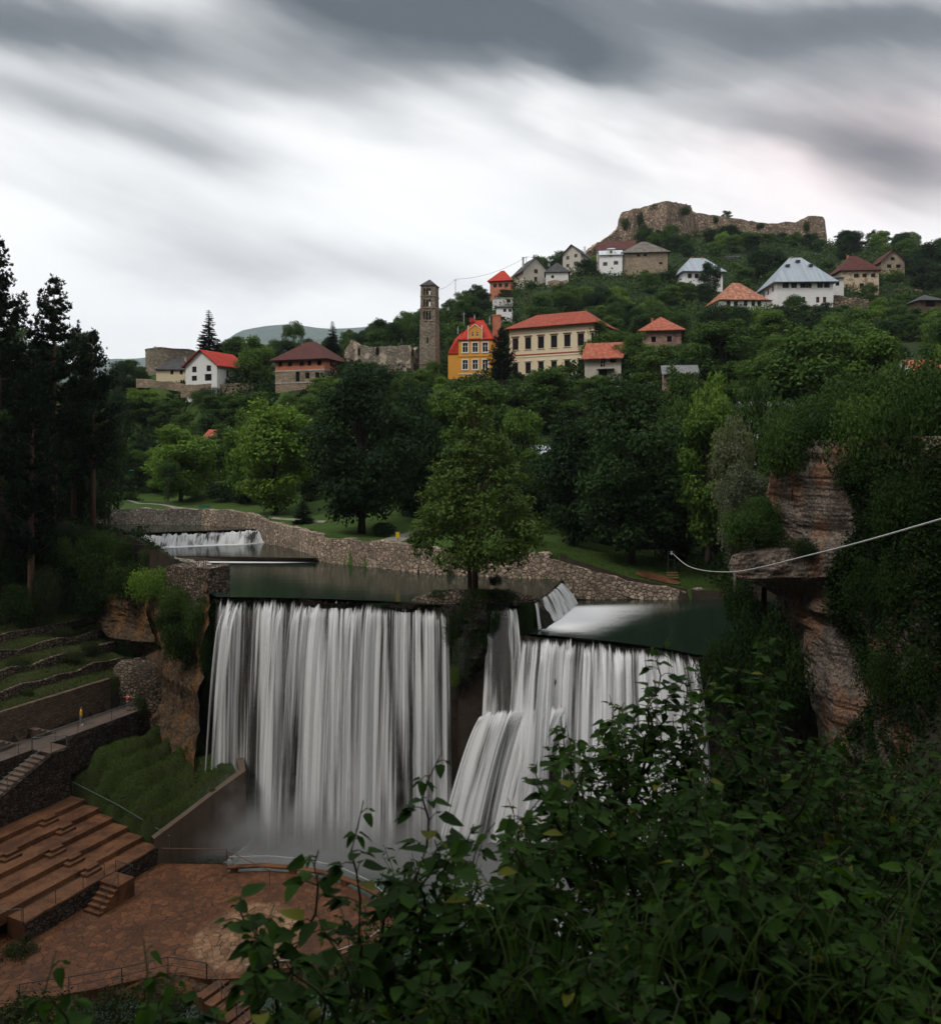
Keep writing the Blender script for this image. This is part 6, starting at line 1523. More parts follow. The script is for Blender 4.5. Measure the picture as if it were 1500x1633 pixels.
arcbench('curved stone bench at the water side of the stage', [(363, 1382), (420, 1379), (470, 1383), (520, 1391), (565, 1406), (600, 1423), (620, 1442)], [1, 10, 19, 27])
arcbench('curved dark bench at the near side of the stage', [(392, 1546), (440, 1543), (500, 1532), (545, 1518), (585, 1500)], [1, 14, 27])
rail('thin steel rail behind the water-side bench', [G(366, 1386, -21.5), G(430, 1385, -21.5), G(485, 1390, -21.5), G(540, 1402, -21.5), G(590, 1426, -21.5), G(625, 1456, -21.5)], 1.05, 'metal_bright', 3.2, r=.028)
rail('thin steel rail behind the near bench', [G(391, 1561, -21.5), G(470, 1552, -21.5), G(535, 1539, -21.5), G(585, 1519, -21.5), G(618, 1494, -21.5)], .95, 'metal_bright', 3.0, r=.026)
rail('rusty rail between the tiers and the plunge pool', [G(252, 1376, -21.5), G(361, 1378, -21.5)], 1.25, 'metal_rust', 5.5, r=.035)
rail('rusty rail running down into the pool corner', [G(361, 1379, -21.5), G(430, 1412, -21.5)], 1.2, 'metal_rust', 4, r=.035)
rail('dark two-bar railing at the near left edge of the stage', [G(31, 1597, -21.5), G(110, 1585, -21.5), G(194, 1570, -21.5), G(268, 1552, -21.5), G(329, 1562, -21.5)], 1.1, 'metal_dark', 3.6, mid=(.5,), r=.03)
rail('dark handrail beside the lower stairs', [G(330, 1563, -21.5), P(403, 1660, 50.5)], 1.1, 'metal_dark', 2.4, mid=(.5,), r=.03)
rail('dark rail at the front of the lowest tier', [A2(-12.7, .15, TZ(0)), A2(-10, .15, TZ(0)), A2(-7.6, .1, TZ(0)), A2(-5.6, .1, TZ(0))], 1.0, 'metal_dark', 3.3, r=.03)
rail('rail at the left border between the tiers', [A2(-22, 5.2, TZ(2)), A2(-13.5, 5.4, TZ(2))], 1.0, 'metal_rail', 4, r=.03)
rail('rail falling across the left end of the lower tiers', [A2(-17, 3.6, TZ(1) + .4), A2(-12.8, .2, TZ(0))], 1.0, 'metal_rail', 4, r=.03)
rail('thin handrail slanting down beside the ends of the tiers', [A2(.35, 11, -17.4), A2(.55, 5.5, -18.6), A2(.7, -.6, -20.3)], 1.0, 'metal_rail', 6, r=.03)
# little stairs from the lowest tier to the stage
o = thing('stage_stairs', A2(-5.4, -1.1, -21.5), 'small stone stairs with landing between the lowest tier and the stage', 'stairs'); sb = A2(-5.4, -1.1, -21.5); an = math.atan2(UU.y, UU.x)
m = MB(); m.box((0, 0, .72), (1.6, 2.1, 1.5), an); m.build('landing', M['seat_stone'], o)
for k in range(5):
    q = A2(-6.35 - k * .36, -1.25, 0) - A2(-5.4, -1.1, 0); m = MB(); zt = 1.22 - k * .26; m.box((q.x, q.y, zt / 2), (.38, 1.7, zt), an); m.build('step', M['seat_stone'], o)
rail('rail around the landing of the small stage stairs', [A2(-4.65, -.1, -20.05), A2(-4.65, -2.0, -20.05), A2(-6.1, -2.0, -20.05), A2(-7.9, -2.1, -21.5)], .95, 'metal_dark', 2.4, r=.03)
# lower stairs at the bottom of the picture
o = thing('lower_stairs', P(345, 1578, 54.5), 'reddish steps leading down from the near edge of the stage', 'stairs'); lb_ = P(345, 1578, 54.5)
for k in range(7):
    c = P(340 + k * 13, 1575 + k * 12, 54.6 - k * .55) - lb_; m = MB(); m.box((c.x, c.y, c.z - .6), (.75, 2.3, 1.2), -.55); m.build('step', M['seat_stone'], o)
# rock below the near stage edge
pts = [G(x, y, -21.52) for x, y in [(-120, 1632), (31, 1600), (150, 1580), (270, 1554), (330, 1564), (390, 1562), (470, 1553), (535, 1540), (585, 1520), (625, 1495)]]
rock_sheet('rock', [[(p.x, p.y + .4, p.z) for p in pts], [(p.x, p.y - .2, p.z - .3) for p in pts], [(p.x, p.y - 1.5, p.z - 2.5) for p in pts], [(p.x, p.y - 4, p.z - 6) for p in pts]], M['rock_brown'], 'brown rock under the near rim of the stage', .35, .8, sub=2, seed=9)

# grass pad and its concrete wall
PA, PB, PC, PD = Vector((-37.3, 76.2, -14.2)), Vector((-32.0, 88, -15.0)), Vector((-21.3, 75.3, -15.5)), Vector((-27.3, 71.2, -19.4))
def pad_pt(a, b):
    A = PA.lerp(PB, a); B = PD.lerp(PC, a); p = A.lerp(B, b)
    st = b * 5 + .14 * float(fbm(a * 9, b * 6, 1, 3, 7)) * (1 - b) + .07 * float(fbm(a * 25, b * 9, 1, 3, 2)); f = st - math.floor(st); p.z += .55 * (f - .5) * -1 * (1 if b < .98 else .2) * -1 * -1 + .18 * float(fbm(p.x, p.y, 1.1, 4))
    p.z += .85 * (math.sin(math.pi * min(1, f * 1.15)) - .5)
    if a < .3: p.z -= (1 - a / .3) ** 1.5 * 2.7 * (1 - b)
    return p
m = MB(); rows = [[tuple(pad_pt(a, b)) for a in np.linspace(0, 1, 40)] for b in np.linspace(0, 1, 90)]
rows = [[(r[0][0] - .2, r[0][1] - .3, r[0][2] - 3)] + r + [(r[-1][0] + .3, r[-1][1] + .3, r[-1][2] - 3)] for r in rows]
m.grid(rows); tag(m.build('grass_slope', M['terrace_grass'], smooth=True), 'ribbed grass slope above the concrete wall', kind='structure')
m = MB()
ptsW = [PD + Vector((-.3, -.4, -.1)), PD.lerp(PC, .33), PD.lerp(PC, .66), PC + Vector((.25, .0, .1)), PC + Vector((-.9, 3.2, .2)), PC + Vector((-3.8, 7.5, .3))]
ou = [Vector((.62, -.75, 0))] * 3 + [Vector((.9, -.4, 0))] + [Vector((1, .3, 0))] * 2
fr = []
for f in (0, .06, .5, 1):
    fr.append([tuple(p + o_ * (.35 + .25 * f) + Vector((0, 0, (.25 - p.z * 0) if f == 0 else (-25 - p.z) * f))) for p, o_ in zip(ptsW, ou)])
m.grid([[tuple(p - o_ * .35 + Vector((0, 0, -.4))) for p, o_ in zip(ptsW, ou)], [tuple(p - o_ * .35 + Vector((0, 0, .25))) for p, o_ in zip(ptsW, ou)]] + fr)
tag(m.build('concrete_wall', M['concrete_old']), 'stained concrete retaining wall between the grass slope and the plunge pool', 'wall')
# ledge with small cascade at its foot
lp = [G(250, 1379, -21.9), G(352, 1381, -21.9), G(395, 1345, -21.9), G(412, 1308, -21.9), G(385, 1292, -21.9), G(300, 1330, -21.9)]
m = MB(); m.prism([(p.x, p.y) for p in lp][::1], -25, -21.9); tag(m.build('ledge', M['rock_dark']), 'wet rock ledge at the foot of the concrete wall', kind='structure')
fl_ = fall('little cascade spilling over the wet ledge', (0, 0, 0))
curtain('curtain', [G(350, 1382, -21.88), G(394, 1346, -21.88), G(413, 1307, -21.88)], [G(356, 1389, -22.6), G(404, 1356, -22.6), G(424, 1313, -22.6)], M['fall_right'], fl_, 120, 8, .6, .05, .08, 21, outdir=(.8, -.6), u0=400)

# ------------------------------------------------------------------ right rock outcrop
prof = [(700, 1262), (745, 1232), (765, 1230), (790, 1228), (812, 1236), (832, 1244), (856, 1250), (872, 1228), (882, 1172), (900, 1168), (922, 1180), (934, 1218), (945, 1240), (975, 1246), (1010, 1268), (1060, 1280), (1110, 1288), (1160, 1302), (1230, 1310), (1330, 1320)]
rows = []
for py, L_ in prof:
    ov = 1.8 if 880 <= py <= 930 else 0; row = []
    for px_, D in ((L_ + 34, 74), (L_ + 6, 66), (L_, 62.5 - ov), (max(L_ + 40, 1285), 59.5 - ov * .5), (max(L_ + 90, 1335), 57.5), (1400, 53.5), (1470, 49), (1560, 44), (1700, 38)):
        row.append(tuple(P(px_, py, D)))
    rows.append(row)
RO = rock_sheet('rock_outcrop', rows, M['rock_red'], 'tall rust-streaked rock outcrop leaning over the gorge', .7, .5, sub=4, seed=12, nrm=(-.6, -.8, .1), vz=.28)
# zip-line frame, cable
zp = Vector((23.9, 97, tz(23.9, 97)))
o = thing('zipline_stand', zp, 'slim metal zip-line frame with wooden steps on the riverside grass', 'zip line')
for x in (-.42, .42):
    m = MB(); m.tube([(x, 0, -.2), (x * .9, 0, 3.2)], .05, 6); m.build('leg', M['metal_dark'], o)
m = MB(); m.tube([(-.42, 0, 3.2), (.42, 0, 3.2)], .06, 6); m.tube([(-.4, 0, 2.2), (.4, 0, 2.2)], .04, 6); m.build('crossbar', M['metal_dark'], o)
for k in range(3): m = MB(); m.box((0, -.3 - .25 * k, .75 - .27 * k), (1.3, .3, .1)); m.build('step', M['wood'], o)
m = MB(); m.tube([(0, 0, 2.85), (.0, 0, 3.25)], .12, 8); m.build('pulley', M['white_paint'], o)
cb = [zp + Vector((0, 0, 3.1)), P(1100, 904, 80), P(1165, 912, 56), P(1300, 883, 34.5), P(1500, 828, 22), P(1800, 735, 15)]
def crom(pts, n=14):
    out = []; q = [pts[0] * 2 - pts[1]] + pts + [pts[-1] * 2 - pts[-2]]
    for i in range(1, len(q) - 2):
        for k in range(n):
            t = k / n; out.append(.5 * ((2 * q[i]) + (q[i + 1] - q[i - 1]) * t + (2 * q[i - 1] - 5 * q[i] + 4 * q[i + 1] - q[i + 2]) * t * t + (3 * q[i] - q[i - 1] - 3 * q[i + 1] + q[i + 2]) * t ** 3))
    return out + [pts[-1]]
m = MB(); m.tube([p - zp for p in crom(cb)], .032, 6); o = m.build('zipline_cable', M['cable']); o.location = zp; tag(o, 'pale zip-line cable sweeping across the gorge past the rock outcrop', 'cable')

# ------------------------------------------------------------------ park details
def drape_path(label, pts, w, mat):
    A, s = resample([(*G(px, py, 0)[:2], 0) if D is None else tuple(P(px, py, D)) for px, py, D in pts], 60)
    d = np.gradient(A, axis=0); L = np.hypot(d[:, 0], d[:, 1]); nx, ny = -d[:, 1] / L, d[:, 0] / L
    rows = []
    for k in (-1, -.33, .33, 1):
        x, y = A[:, 0] + nx * w * k / 2, A[:, 1] + ny * w * k / 2
        rows.append(np.stack([x, y, terrain(x, y) + .12 - (.15 if abs(k) == 1 else 0)], 1).tolist())
    m = MB(); m.grid(rows); tag(m.build('path', M[mat]), label, kind='structure')
drape_path('pale gravel path along the river wall', [(170, 792, 165), (230, 797, 152), (300, 804, 143), (360, 806, 135), (430, 816, 126), (520, 822, 120)], 1.5, 'gravel_path')
drape_path('pale path crossing the back of the lawn', [(240, 788, 190), (350, 786, 178), (480, 784, 172), (620, 800, 160)], 1.6, 'gravel_path')
drape_path('pale paved path climbing behind the river wall', [(620, 862, 101), (640, 848, 106), (680, 836, 112)], 3.2, 'gravel_path')
b0 = Vector((-45.0, 138, tz(-45, 138)))
o = thing('park_bench', b0, 'small green bench on the lawn by the gravel path', 'bench')
m = MB(); m.box((0, 0, .45), (1.9, .45, .06)); m.build('seat', M['green_paint'], o); m = MB(); m.box((0, .25, .78), (1.9, .06, .4)); m.build('backrest', M['green_paint'], o)
for x in (-.8, .8): m = MB(); m.box((x, .05, .2), (.07, .45, .44)); m.build('leg', M['metal_dark'], o)
b0 = Vector(((634 - 750) * 101 / F, 101, 0)); b0.z = tz(b0.x, 101)
o = thing('litter_bin', b0, 'yellow litter bin on a post behind the river wall', 'bin')
m = MB(); m.box((0, 0, .85), (.42, .36, .75), taper=1.1); m.build('bin_body', M['yellow_plastic'], o); m = MB(); m.box((0, 0, 1.27), (.5, .42, .07)); m.build('lid', M['metal_dark'], o); m = MB(); m.tube([(0, .22, -.1), (0, .22, 1.1)], .04, 6); m.build('post', M['metal_dark'], o)
# green truss bridge on the left
ba, bb = P(150, 752, 190), P(248, 750, 186)
o = thing('footbridge', ba, 'green steel lattice footbridge half hidden by trees at the left', 'bridge'); d = bb - ba; n = 9
m = MB(); m.tube([Vector((0, 0, 0)), d], .22, 4); m.tube([Vector((0, 2.4, 0)), d + Vector((0, 2.4, 0))], .22, 4); m.face([(0, 0, .05), d + Vector((0, 0, .05)), d + Vector((0, 2.4, .05)), (0, 2.4, .05)]); m.build('deck', M['green_paint'], o)
m = MB()
for yy in (0, 2.4):
    y = Vector((0, yy, 0)); m.tube([y + Vector((0, 0, 1.6)), y + d + Vector((0, 0, 1.6))], .16, 4); m.tube([y + Vector((0, 0, -1.6)), y + d + Vector((0, 0, -1.6))], .16, 4)
    for k in range(n * 2):
        a, b = d * (k / (2 * n)), d * ((k + 1) / (2 * n)); m.tube([y + a + Vector((0, 0, -1.6)), y + b + Vector((0, 0, 1.6))], .05, 4, cap=False); m.tube([y + a + Vector((0, 0, 1.6)), y + b + Vector((0, 0, -1.6))], .05, 4, cap=False)
m.build('lattice', M['green_paint'], o)
for t in (.62, .74):
    m = MB(); p = d * t; m.tube([(p.x, p.y + 1.2, -8), (p.x, p.y + 1.2, -.2)], .4, 8); m.build('pier', M['concrete_lt'], o)
# swimmers' rails on the pool edge, left bank
rail('dark sloping rail at the left edge of the pools', [P(188, 892, 99), P(238, 896, 97), P(276, 902, 95)], 2.0, 'metal_dark', 2.2, mid=(.5,), r=.03)
o = thing('ladder_rail', P(313, 906, 84), 'pair of dark ladder hoops on the pool edge above the drystone block', 'ladder')
for x in (0, .75):
    m = MB(); m.tube([(x, 0, -.3), (x, 0, .95), (x, .35, 1.0), (x, .7, .9), (x, .7, -.3)], .03, 6); m.build('hoop', M['metal_dark'], o)
# people on the walkway
def skin_part(name, chains, mat, parent, lv=2):
    vs = []; es = []; rs = []
    for ch in chains:
        i0 = None
        for (x, y, z, r) in ch:
            k = next((i for i, v in enumerate(vs) if abs(v[0] - x) + abs(v[1] - y) + abs(v[2] - z) < 1e-4), None)
            if k is None: vs.append((x, y, z)); rs.append(r); k = len(vs) - 1
            if i0 is not None: es.append((i0, k))
            i0 = k
    me = bpy.data.meshes.new(name); me.from_pydata(vs, es, []); o = bpy.data.objects.new(name, me); COL.objects.link(o)
    md = o.modifiers.new('skin', 'SKIN'); md.use_smooth_shade = True
    for i, v in enumerate(me.skin_vertices[0].data): v.radius = (rs[i], rs[i]) if not isinstance(rs[i], tuple) else rs[i]
    me.skin_vertices[0].data[0].use_root = True
    sd = o.modifiers.new('sub', 'SUBSURF'); sd.levels = lv; sd.render_levels = lv
    me.materials.append(M[mat]); o.parent = parent; return o
def person(loc, label, rz, top, bot, shoe, phone, scale=1.05):
    o = thing('person', loc, label, 'person', rz=rz); o.scale = (scale,) * 3
    legs = [[(0, 0, .95, .13), (s * .09, 0, .86, .10), (s * .11, .02, .50, .065), (s * .12, -.02, .10, .045), (s * .13, -.10, .04, .04), (s * .14, -.2, .03, .03)] for s in (-1, 1)]
    arms = [[(0, 0, 1.38, .14), (s * .19, 0, 1.40, .065), (s * .24, -.04 - .06 * phone, 1.14, .045), (s * (.26 - .16 * phone), -.08 - .26 * phone, .90 + .42 * phone, .032), (s * (.26 - .18 * phone), -.10 - .30 * phone, .82 + .52 * phone, .035)] for s in (-1, 1)]
    body = [(0, 0, .95, .13), (0, .01, 1.15, .12), (0, 0, 1.38, .14), (0, 0, 1.52, .055), (0, -.01, 1.60, .075), (0, -.01, 1.70, .095), (0, 0, 1.78, .07)]
    skin_part('body', [body] + legs + arms, 'skin', o)
    skin_part('trousers', [[(0, 0, .98, .145), (s * .09, 0, .86, .115), (s * .11, .02, .50, .085), (s * .12, -.01, .14 + .3 * phone, .07)] for s in (-1, 1)], bot, o)
    skin_part('jacket', [[(0, 0, .92, .155), (0, .01, 1.15, .15), (0, 0, 1.38, .16), (0, 0, 1.47, .08)]] + [[(0, 0, 1.38, .16), (s * .19, 0, 1.40, .085), (s * .24, -.04 - .06 * phone, 1.14, .065), (s * (.26 - .15 * phone), -.08 - .24 * phone, .94 + .36 * phone, .05)] for s in (-1, 1)], top, o)
    skin_part('hair', [[(0, .03, 1.66, .085), (0, .02, 1.76, .095), (0, .0, 1.82, .07)]], 'hair', o)
    for s in (-1, 1): skin_part('shoe', [[(s * .12, .03, .05, .05), (s * .13, -.10, .045, .05), (s * .14, -.19, .04, .04)]], shoe, o)
person(A2(4.6, 15.0, -13.0), 'person in a yellow jacket and grey trousers standing on the walkway', 1.9, 'yellow_cloth', 'grey_cloth', 'white_cloth', 0)
person(A2(9.9, 14.4, -13.0), 'person in a red top and blue shorts at the walkway end', 2.6, 'red_cloth', 'blue_cloth', 'hair', 1)

# ------------------------------------------------------------------ scattered woods
LAND = [('the fortress wall', P(1150, 390, 380)), ('the white house under the fortress', P(1120, 455, 285)), ('the great white house', P(1280, 490, 255)), ('the rusty-roofed house', P(1185, 495, 250)), ('the peeling red-roofed house', P(1370, 460, 288)),
        ('the shingled stone house', P(1030, 445, 312)), ('the narrow white house', P(970, 445, 312)), ('the slate gable house', P(915, 438, 315)), ('the beige gable house', P(850, 460, 305)), ('the orange brick house', P(798, 468, 296)), ('the small white house', P(803, 519, 260)),
        ('the cream school', P(880, 600, 186)), ('the yellow villa', P(755, 610, 183)), ('the bell tower', P(685, 600, 190)), ('the church ruin', P(610, 603, 192)), ('the brick house', P(480, 610, 193)), ('the white gabled house', P(330, 610, 198)),
        ('the old tiled house', P(1055, 550, 196)), ('the balcony house', P(955, 600, 170)), ('the pinkish stone house', P(1100, 640, 138)), ('the green footbridge', P(210, 740, 184)), ('the far lawn', P(350, 770, 180)), ('the unfinished gable house', P(1422, 440, 312)), ('the wooded ridge crest', P(650, 530, 262)), ('the garden hut', P(1482, 490, 232)), ('the white house behind the grove', P(1225, 690, 116))]
TONE = {'leaf_dark': 'dark green', 'leaf_mid': 'mid green', 'leaf_bright': 'light green'}
KEYN = {'round': 'rounded', 'dome': 'low domed', 'tall': 'tall', 'open': 'loose', 'wide': 'wide', 'bush': 'bushy'}
placed = []
for o in bpy.data.objects:
    if o.parent is None and o.get('category') == 'tree': placed.append((o.location.x, o.location.y, max(2.0, o.scale.x * 5)))
def scatter(n, xr, yr, keys, mats, hr, wr, space, seed, cond=None, allow_front=False, maxn=999):
    g = random.Random(seed); cnt = 0
    for _ in range(n):
        if cnt >= maxn: break
        y = g.uniform(*yr) if callable(xr) is False else g.uniform(*yr); x = g.uniform(*(xr(y) if callable(xr) else xr))
        px0 = 750 + F * x / y
        if px0 < -60 or px0 > 1570: continue
        if cond and not cond(px0, x, y): continue
        z = tz(x, y)
        h = g.uniform(*hr); w = h * g.uniform(*wr); sp = space * (w / 8)
        if any((x - a) ** 2 + (y - b) ** 2 < (max(sp, r_ * .7)) ** 2 for a, b, r_ in placed): continue
        if any((x - a) ** 2 + (y - b) ** 2 < (r_ + w * .3) ** 2 for a, b, r_ in HOUSES): continue
        pxa, pxb = px0 - w / 2 * F / y, px0 + w / 2 * F / y; pyb = H0 - (z - CZ) * F / y
        ok = True
        for (a, b, t, bt, D) in PROTECT:
            if D > y and pxb > a and pxa < b:
                pyt = H0 - (z + h - CZ) * F / y
                lim = bt - (bt - t) * .2
                if pyt < lim and pyb > t - 5: h = min(h, CZ + (H0 - lim) * y / F - z)
        if h < hr[0] * .42: continue
        w = min(w, h * 1.5)
        # hidden behind the terrain?
        k = g.choice(keys); mt = g.choice(mats)
        best = min(LAND, key=lambda q: (q[1].x - x) ** 2 + (q[1].y - y) ** 2); q = best[1]; qpx = 750 + F * q.x / q.y
        side = 'left of' if px0 < qpx - 22 else 'right of' if px0 > qpx + 22 else ('below' if y < q.y else 'above')
        if best[0] in ('the wooded ridge crest', 'the far lawn', 'the green footbridge'): side = 'near'
        kn = 'bushy' if h < 5 else KEYN[k]
        lb = f"{kn} {TONE[mt]} tree {side} {best[0]}"
        plant(k, (x, y, z - .3), h, w, lb, 'tree', f"{kn} {TONE[mt]} trees {side} {best[0]}", mt, 'broadleaf_tree' if h >= 5 else 'young_tree'); placed.append((x, y, w * .5)); cnt += 1
    return cnt
N_ = 0
# wooded ridge behind the bell tower
N_ += scatter(2600, lambda y: ((548 - 750) * y / F, (812 - 750) * y / F), (226, 305), ['round', 'dome', 'tall', 'open'], ['leaf_dark', 'leaf_mid', 'leaf_mid'], (7, 11), (.75, 1.1), 5.2, 1, maxn=44)
# hillside between the houses
N_ += scatter(5200, lambda y: ((800 - 750) * y / F, (1540 - 750) * y / F), (205, 402), ['round', 'dome', 'open', 'tall', 'wide'], ['leaf_dark', 'leaf_mid', 'leaf_mid', 'leaf_bright'], (6.5, 13), (.8, 1.15), 5.6, 2, maxn=150)
# bank between park and town
N_ += scatter(2600, lambda y: ((185 - 750) * y / F, (1180 - 750) * y / F), (160, 204), ['round', 'dome', 'tall', 'open'], ['leaf_dark', 'leaf_mid', 'leaf_mid', 'leaf_bright'], (7, 14), (.7, 1.0), 6.6, 3, cond=lambda p, x, y: y > 176 or p > 520, maxn=52)
# right-hand grove
N_ += scatter(1500, lambda y: ((1090 - 750) * y / F, (1560 - 750) * y / F), (88, 205), ['round', 'tall', 'open', 'dome'], ['leaf_mid', 'leaf_mid', 'leaf_dark', 'leaf_bright'], (8, 15), (.7, .95), 5.6, 4, cond=lambda p, x, y: x > 38 and (p > 1240 or y > 115), maxn=28)
# left bank behind the pines
N_ += scatter(900, lambda y: ((-60 - 750) * y / F, (235 - 750) * y / F), (108, 235), ['dome', 'tall', 'open'], ['leaf_dark', 'leaf_dark', 'leaf_mid'], (9, 17), (.7, .95), 6.0, 5, cond=lambda p, x, y: x < -72, maxn=14)
# skyline trees left, behind the town
N_ += scatter(500, lambda y: ((175 - 750) * y / F, (560 - 750) * y / F), (212, 262), ['dome', 'round', 'open'], ['leaf_dark', 'leaf_mid'], (4, 8), (.8, 1.1), 5.5, 6, maxn=14)
_by = {}
for o in bpy.data.objects:
    if o.parent is None and o.get('label') and o.get('group') and str(o['group']).startswith(tuple(KEYN.values())): _by.setdefault(o['label'], []).append(o)
_ord = ['first', 'second', 'third', 'fourth', 'fifth', 'sixth', 'seventh', 'eighth', 'ninth', 'tenth', 'eleventh', 'twelfth']
for lb, L in _by.items():
    if len(L) > 1:
        L.sort(key=lambda o: o.location.x / o.location.y)
        for i, o in enumerate(L): o['label'] = f"{lb}, {_ord[i] if i < 12 else 'farther'} from the left"


# ------------------------------------------------------------------ undergrowth, one loose mass on the slopes
def leaf_cloud(P_, s, rng_, upw=.5):
    n = len(P_); nrm = rng_.normal(0, .6, (n, 3)) + np.array([0, -.15, upw]); nrm /= np.linalg.norm(nrm, axis=1)[:, None]
    t = np.cross(nrm, rng_.normal(size=(n, 3))); t /= np.linalg.norm(t, axis=1)[:, None]; b = np.cross(nrm, t); s = s[:, None]
    return np.stack([P_ - t * s, P_ + b * s * .55, P_ + t * s, P_ - b * s * .55], 1).reshape(-1, 3)
def undergrowth(label, n, xf, yr, mat, size, hgt, seed, cond=None, sc=.12, name='undergrowth', thr=-.2):
    g = np.random.default_rng(seed); y = g.uniform(yr[0] ** .5, yr[1] ** .5, n) ** 2 if yr[1] > 100 else g.uniform(yr[0], yr[1], n)
    lo, hi = xf(y); x = lo + (hi - lo) * g.random(n); bump_ = fbm(x, y, sc * 2.2, 4, seed); k = bump_ > thr
    for (a, b, r_) in HOUSES: k &= (x - a) ** 2 + (y - b) ** 2 > (r_ * .72) ** 2
    if cond is not None: k &= cond(x, y)
    x, y, bump_ = x[k], y[k], bump_[k]; z = terrain(x, y)
    hh = hgt * np.clip(.35 + bump_, .1, 1.2) * g.random(len(x)) ** .6
    V = leaf_cloud(np.stack([x, y, z + hh], 1), size * g.uniform(.6, 1.3, len(x)), g)
    o = np_mesh(name, V, np.arange(len(V)).reshape(-1, 4), M[mat]); tag(o, label, kind='stuff'); return o
pxr = lambda a, b: (lambda y: ((a - 750) * y / F, (b - 750) * y / F))
undergrowth('mixed scrub covering the town hill', 190000, pxr(540, 1560), (205, 420), 'ivy', .36, 2.6, 51, thr=-3)
undergrowth('fresh green scrub patches on the town hill', 26000, pxr(540, 1560), (205, 420), 'leaf_mid', .5, 3.6, 52, thr=.1)
undergrowth('undergrowth on the bank between park and town', 70000, pxr(100, 1250), (160, 212), 'ivy', .46, 3.6, 53, thr=-.7, cond=lambda x, y: (y > 176) | (x > -20))
undergrowth('dark undergrowth at the foot of the big riverside trees', 12000, pxr(850, 1260), (104, 126), 'ivy', .26, 1.8, 54, cond=lambda x, y: (y > 113) | (x > 30))
undergrowth('undergrowth on the left bank', 64000, lambda y: (-120 + 0 * y, -36 + 0 * y), (88, 165), 'ivy', .24, 1.8, 55, thr=-1.5, cond=lambda x, y: (~in_poly(x, y, GORGE)) & (~in_poly(x, y, TOP)) & (~in_poly(x, y, MID)) & (~in_poly(x, y, POOL)) & ((x < -66) | (y < 118)))
undergrowth('undergrowth on the right bank above the gorge', 52000, lambda y: (28 + 0 * y, 75 + 0 * y), (38, 112), 'ivy', .24, 2.0, 56, cond=lambda x, y: (~in_poly(x, y, GORGE)) & (~in_poly(x, y, RPOOL)))
def blades(label, Pn, mat, L, seed, name='grass'):
    g = np.random.default_rng(seed); n = len(Pn); az = g.uniform(0, 6.283, n); ln = L * g.uniform(.5, 1.3, n); lean = g.uniform(.1, .6, n)
    d = np.stack([np.cos(az) * lean, np.sin(az) * lean, np.ones(n)], 1) * ln[:, None]; sd = np.stack([-np.sin(az), np.cos(az), az * 0], 1) * (ln * .085)[:, None]
    dr = np.stack([np.cos(az) * lean, np.sin(az) * lean, -.35 + az * 0], 1) * (ln * .45)[:, None]
    V = np.stack([Pn - sd, Pn + sd, Pn + d * .7 + sd * .7, Pn + d + dr], 1).reshape(-1, 3)
    o = np_mesh(name, V, np.arange(n * 4).reshape(-1, 4), M[mat]); tag(o, label, kind='stuff')
g = np.random.default_rng(61)
pp = []
for _ in range(30000):
    a, b = g.random(), g.random(); pp.append(tuple(pad_pt(a, b) + Vector((0, 0, -.03))))
blades('tall grass on the ribbed slope above the concrete wall', np.array(pp), 'grass_blade', .19, 62)
pp = []
for _ in range(30000):
    k = g.integers(0, 5); v = g.random() * 3.0; u = g.uniform(-22, 13.5 + k); v0 = 16.9 + 2.9 * k; z0 = -9.9 + 1.1 * k
    z = z0 + np.interp(v, [0, 1, 2, 3.1], [0, .12, .3, .55]) - .25 * max(0, (u - 8) / 6); pp.append(tuple(A2(u, v0 + v, z)))
blades('rough grass on the left garden terraces', np.array(pp), 'grass_dry', .22, 63)
x = g.uniform(8, 34, 26000); y = g.uniform(91.5, 108, 26000); k = (~in_poly(x, y, RPOOL)) & (~in_poly(x, y, POOL)) & (np.abs(x - 23.5) + np.abs(y - 97) > 2.2) & (y > 92.6 + np.clip(24 - x, 0, 40) * .0); x, y = x[k], y[k]
blades('short grass on the riverside lawn by the zip line', np.stack([x, y, terrain(x, y) - .03], 1), 'grass_blade', .20, 64)
# ivy mass over the shaded side of the outcrop
g = np.random.default_rng(66); vv = np.empty(len(RO.data.vertices) * 3); RO.data.vertices.foreach_get('co', vv); vv = vv.reshape(-1, 3)
ppx = 750 + F * vv[:, 0] / vv[:, 1]; ppy = H0 - F * (vv[:, 2] - CZ) / vv[:, 1]; edge = 1348 + 18 * fbm(ppy * .02, ppy * 0, 1, 4, 3)
vv = vv[(ppx > edge) & (ppy > 700)]; idx = g.integers(0, len(vv), 85000); p = vv[idx] + g.normal(0, .22, (85000, 3)); cl = fbm(p[:, 0] + p[:, 1], p[:, 2] * .8, .9, 4, 8)
p = p + np.array([-.6, -.8, 0]) * (.1 + .75 * np.clip(cl + .35, 0, 1) * g.random(85000))[:, None]
V = leaf_cloud(p, .12 * g.uniform(.6, 1.4, 85000), g, .35); o = np_mesh('ivy', V, np.arange(len(V)).reshape(-1, 4), M['ivy']); tag(o, 'dense ivy covering the shaded rock face right of the bare spur', kind='stuff')
undergrowth('undergrowth on the near slope at the right', 60000, lambda y: (4 + 0 * y, 34 + 0 * y), (7, 48), 'ivy', .14, 1.3, 57, cond=lambda x, y: x > 3 + (y - 7) * .35, thr=-3)
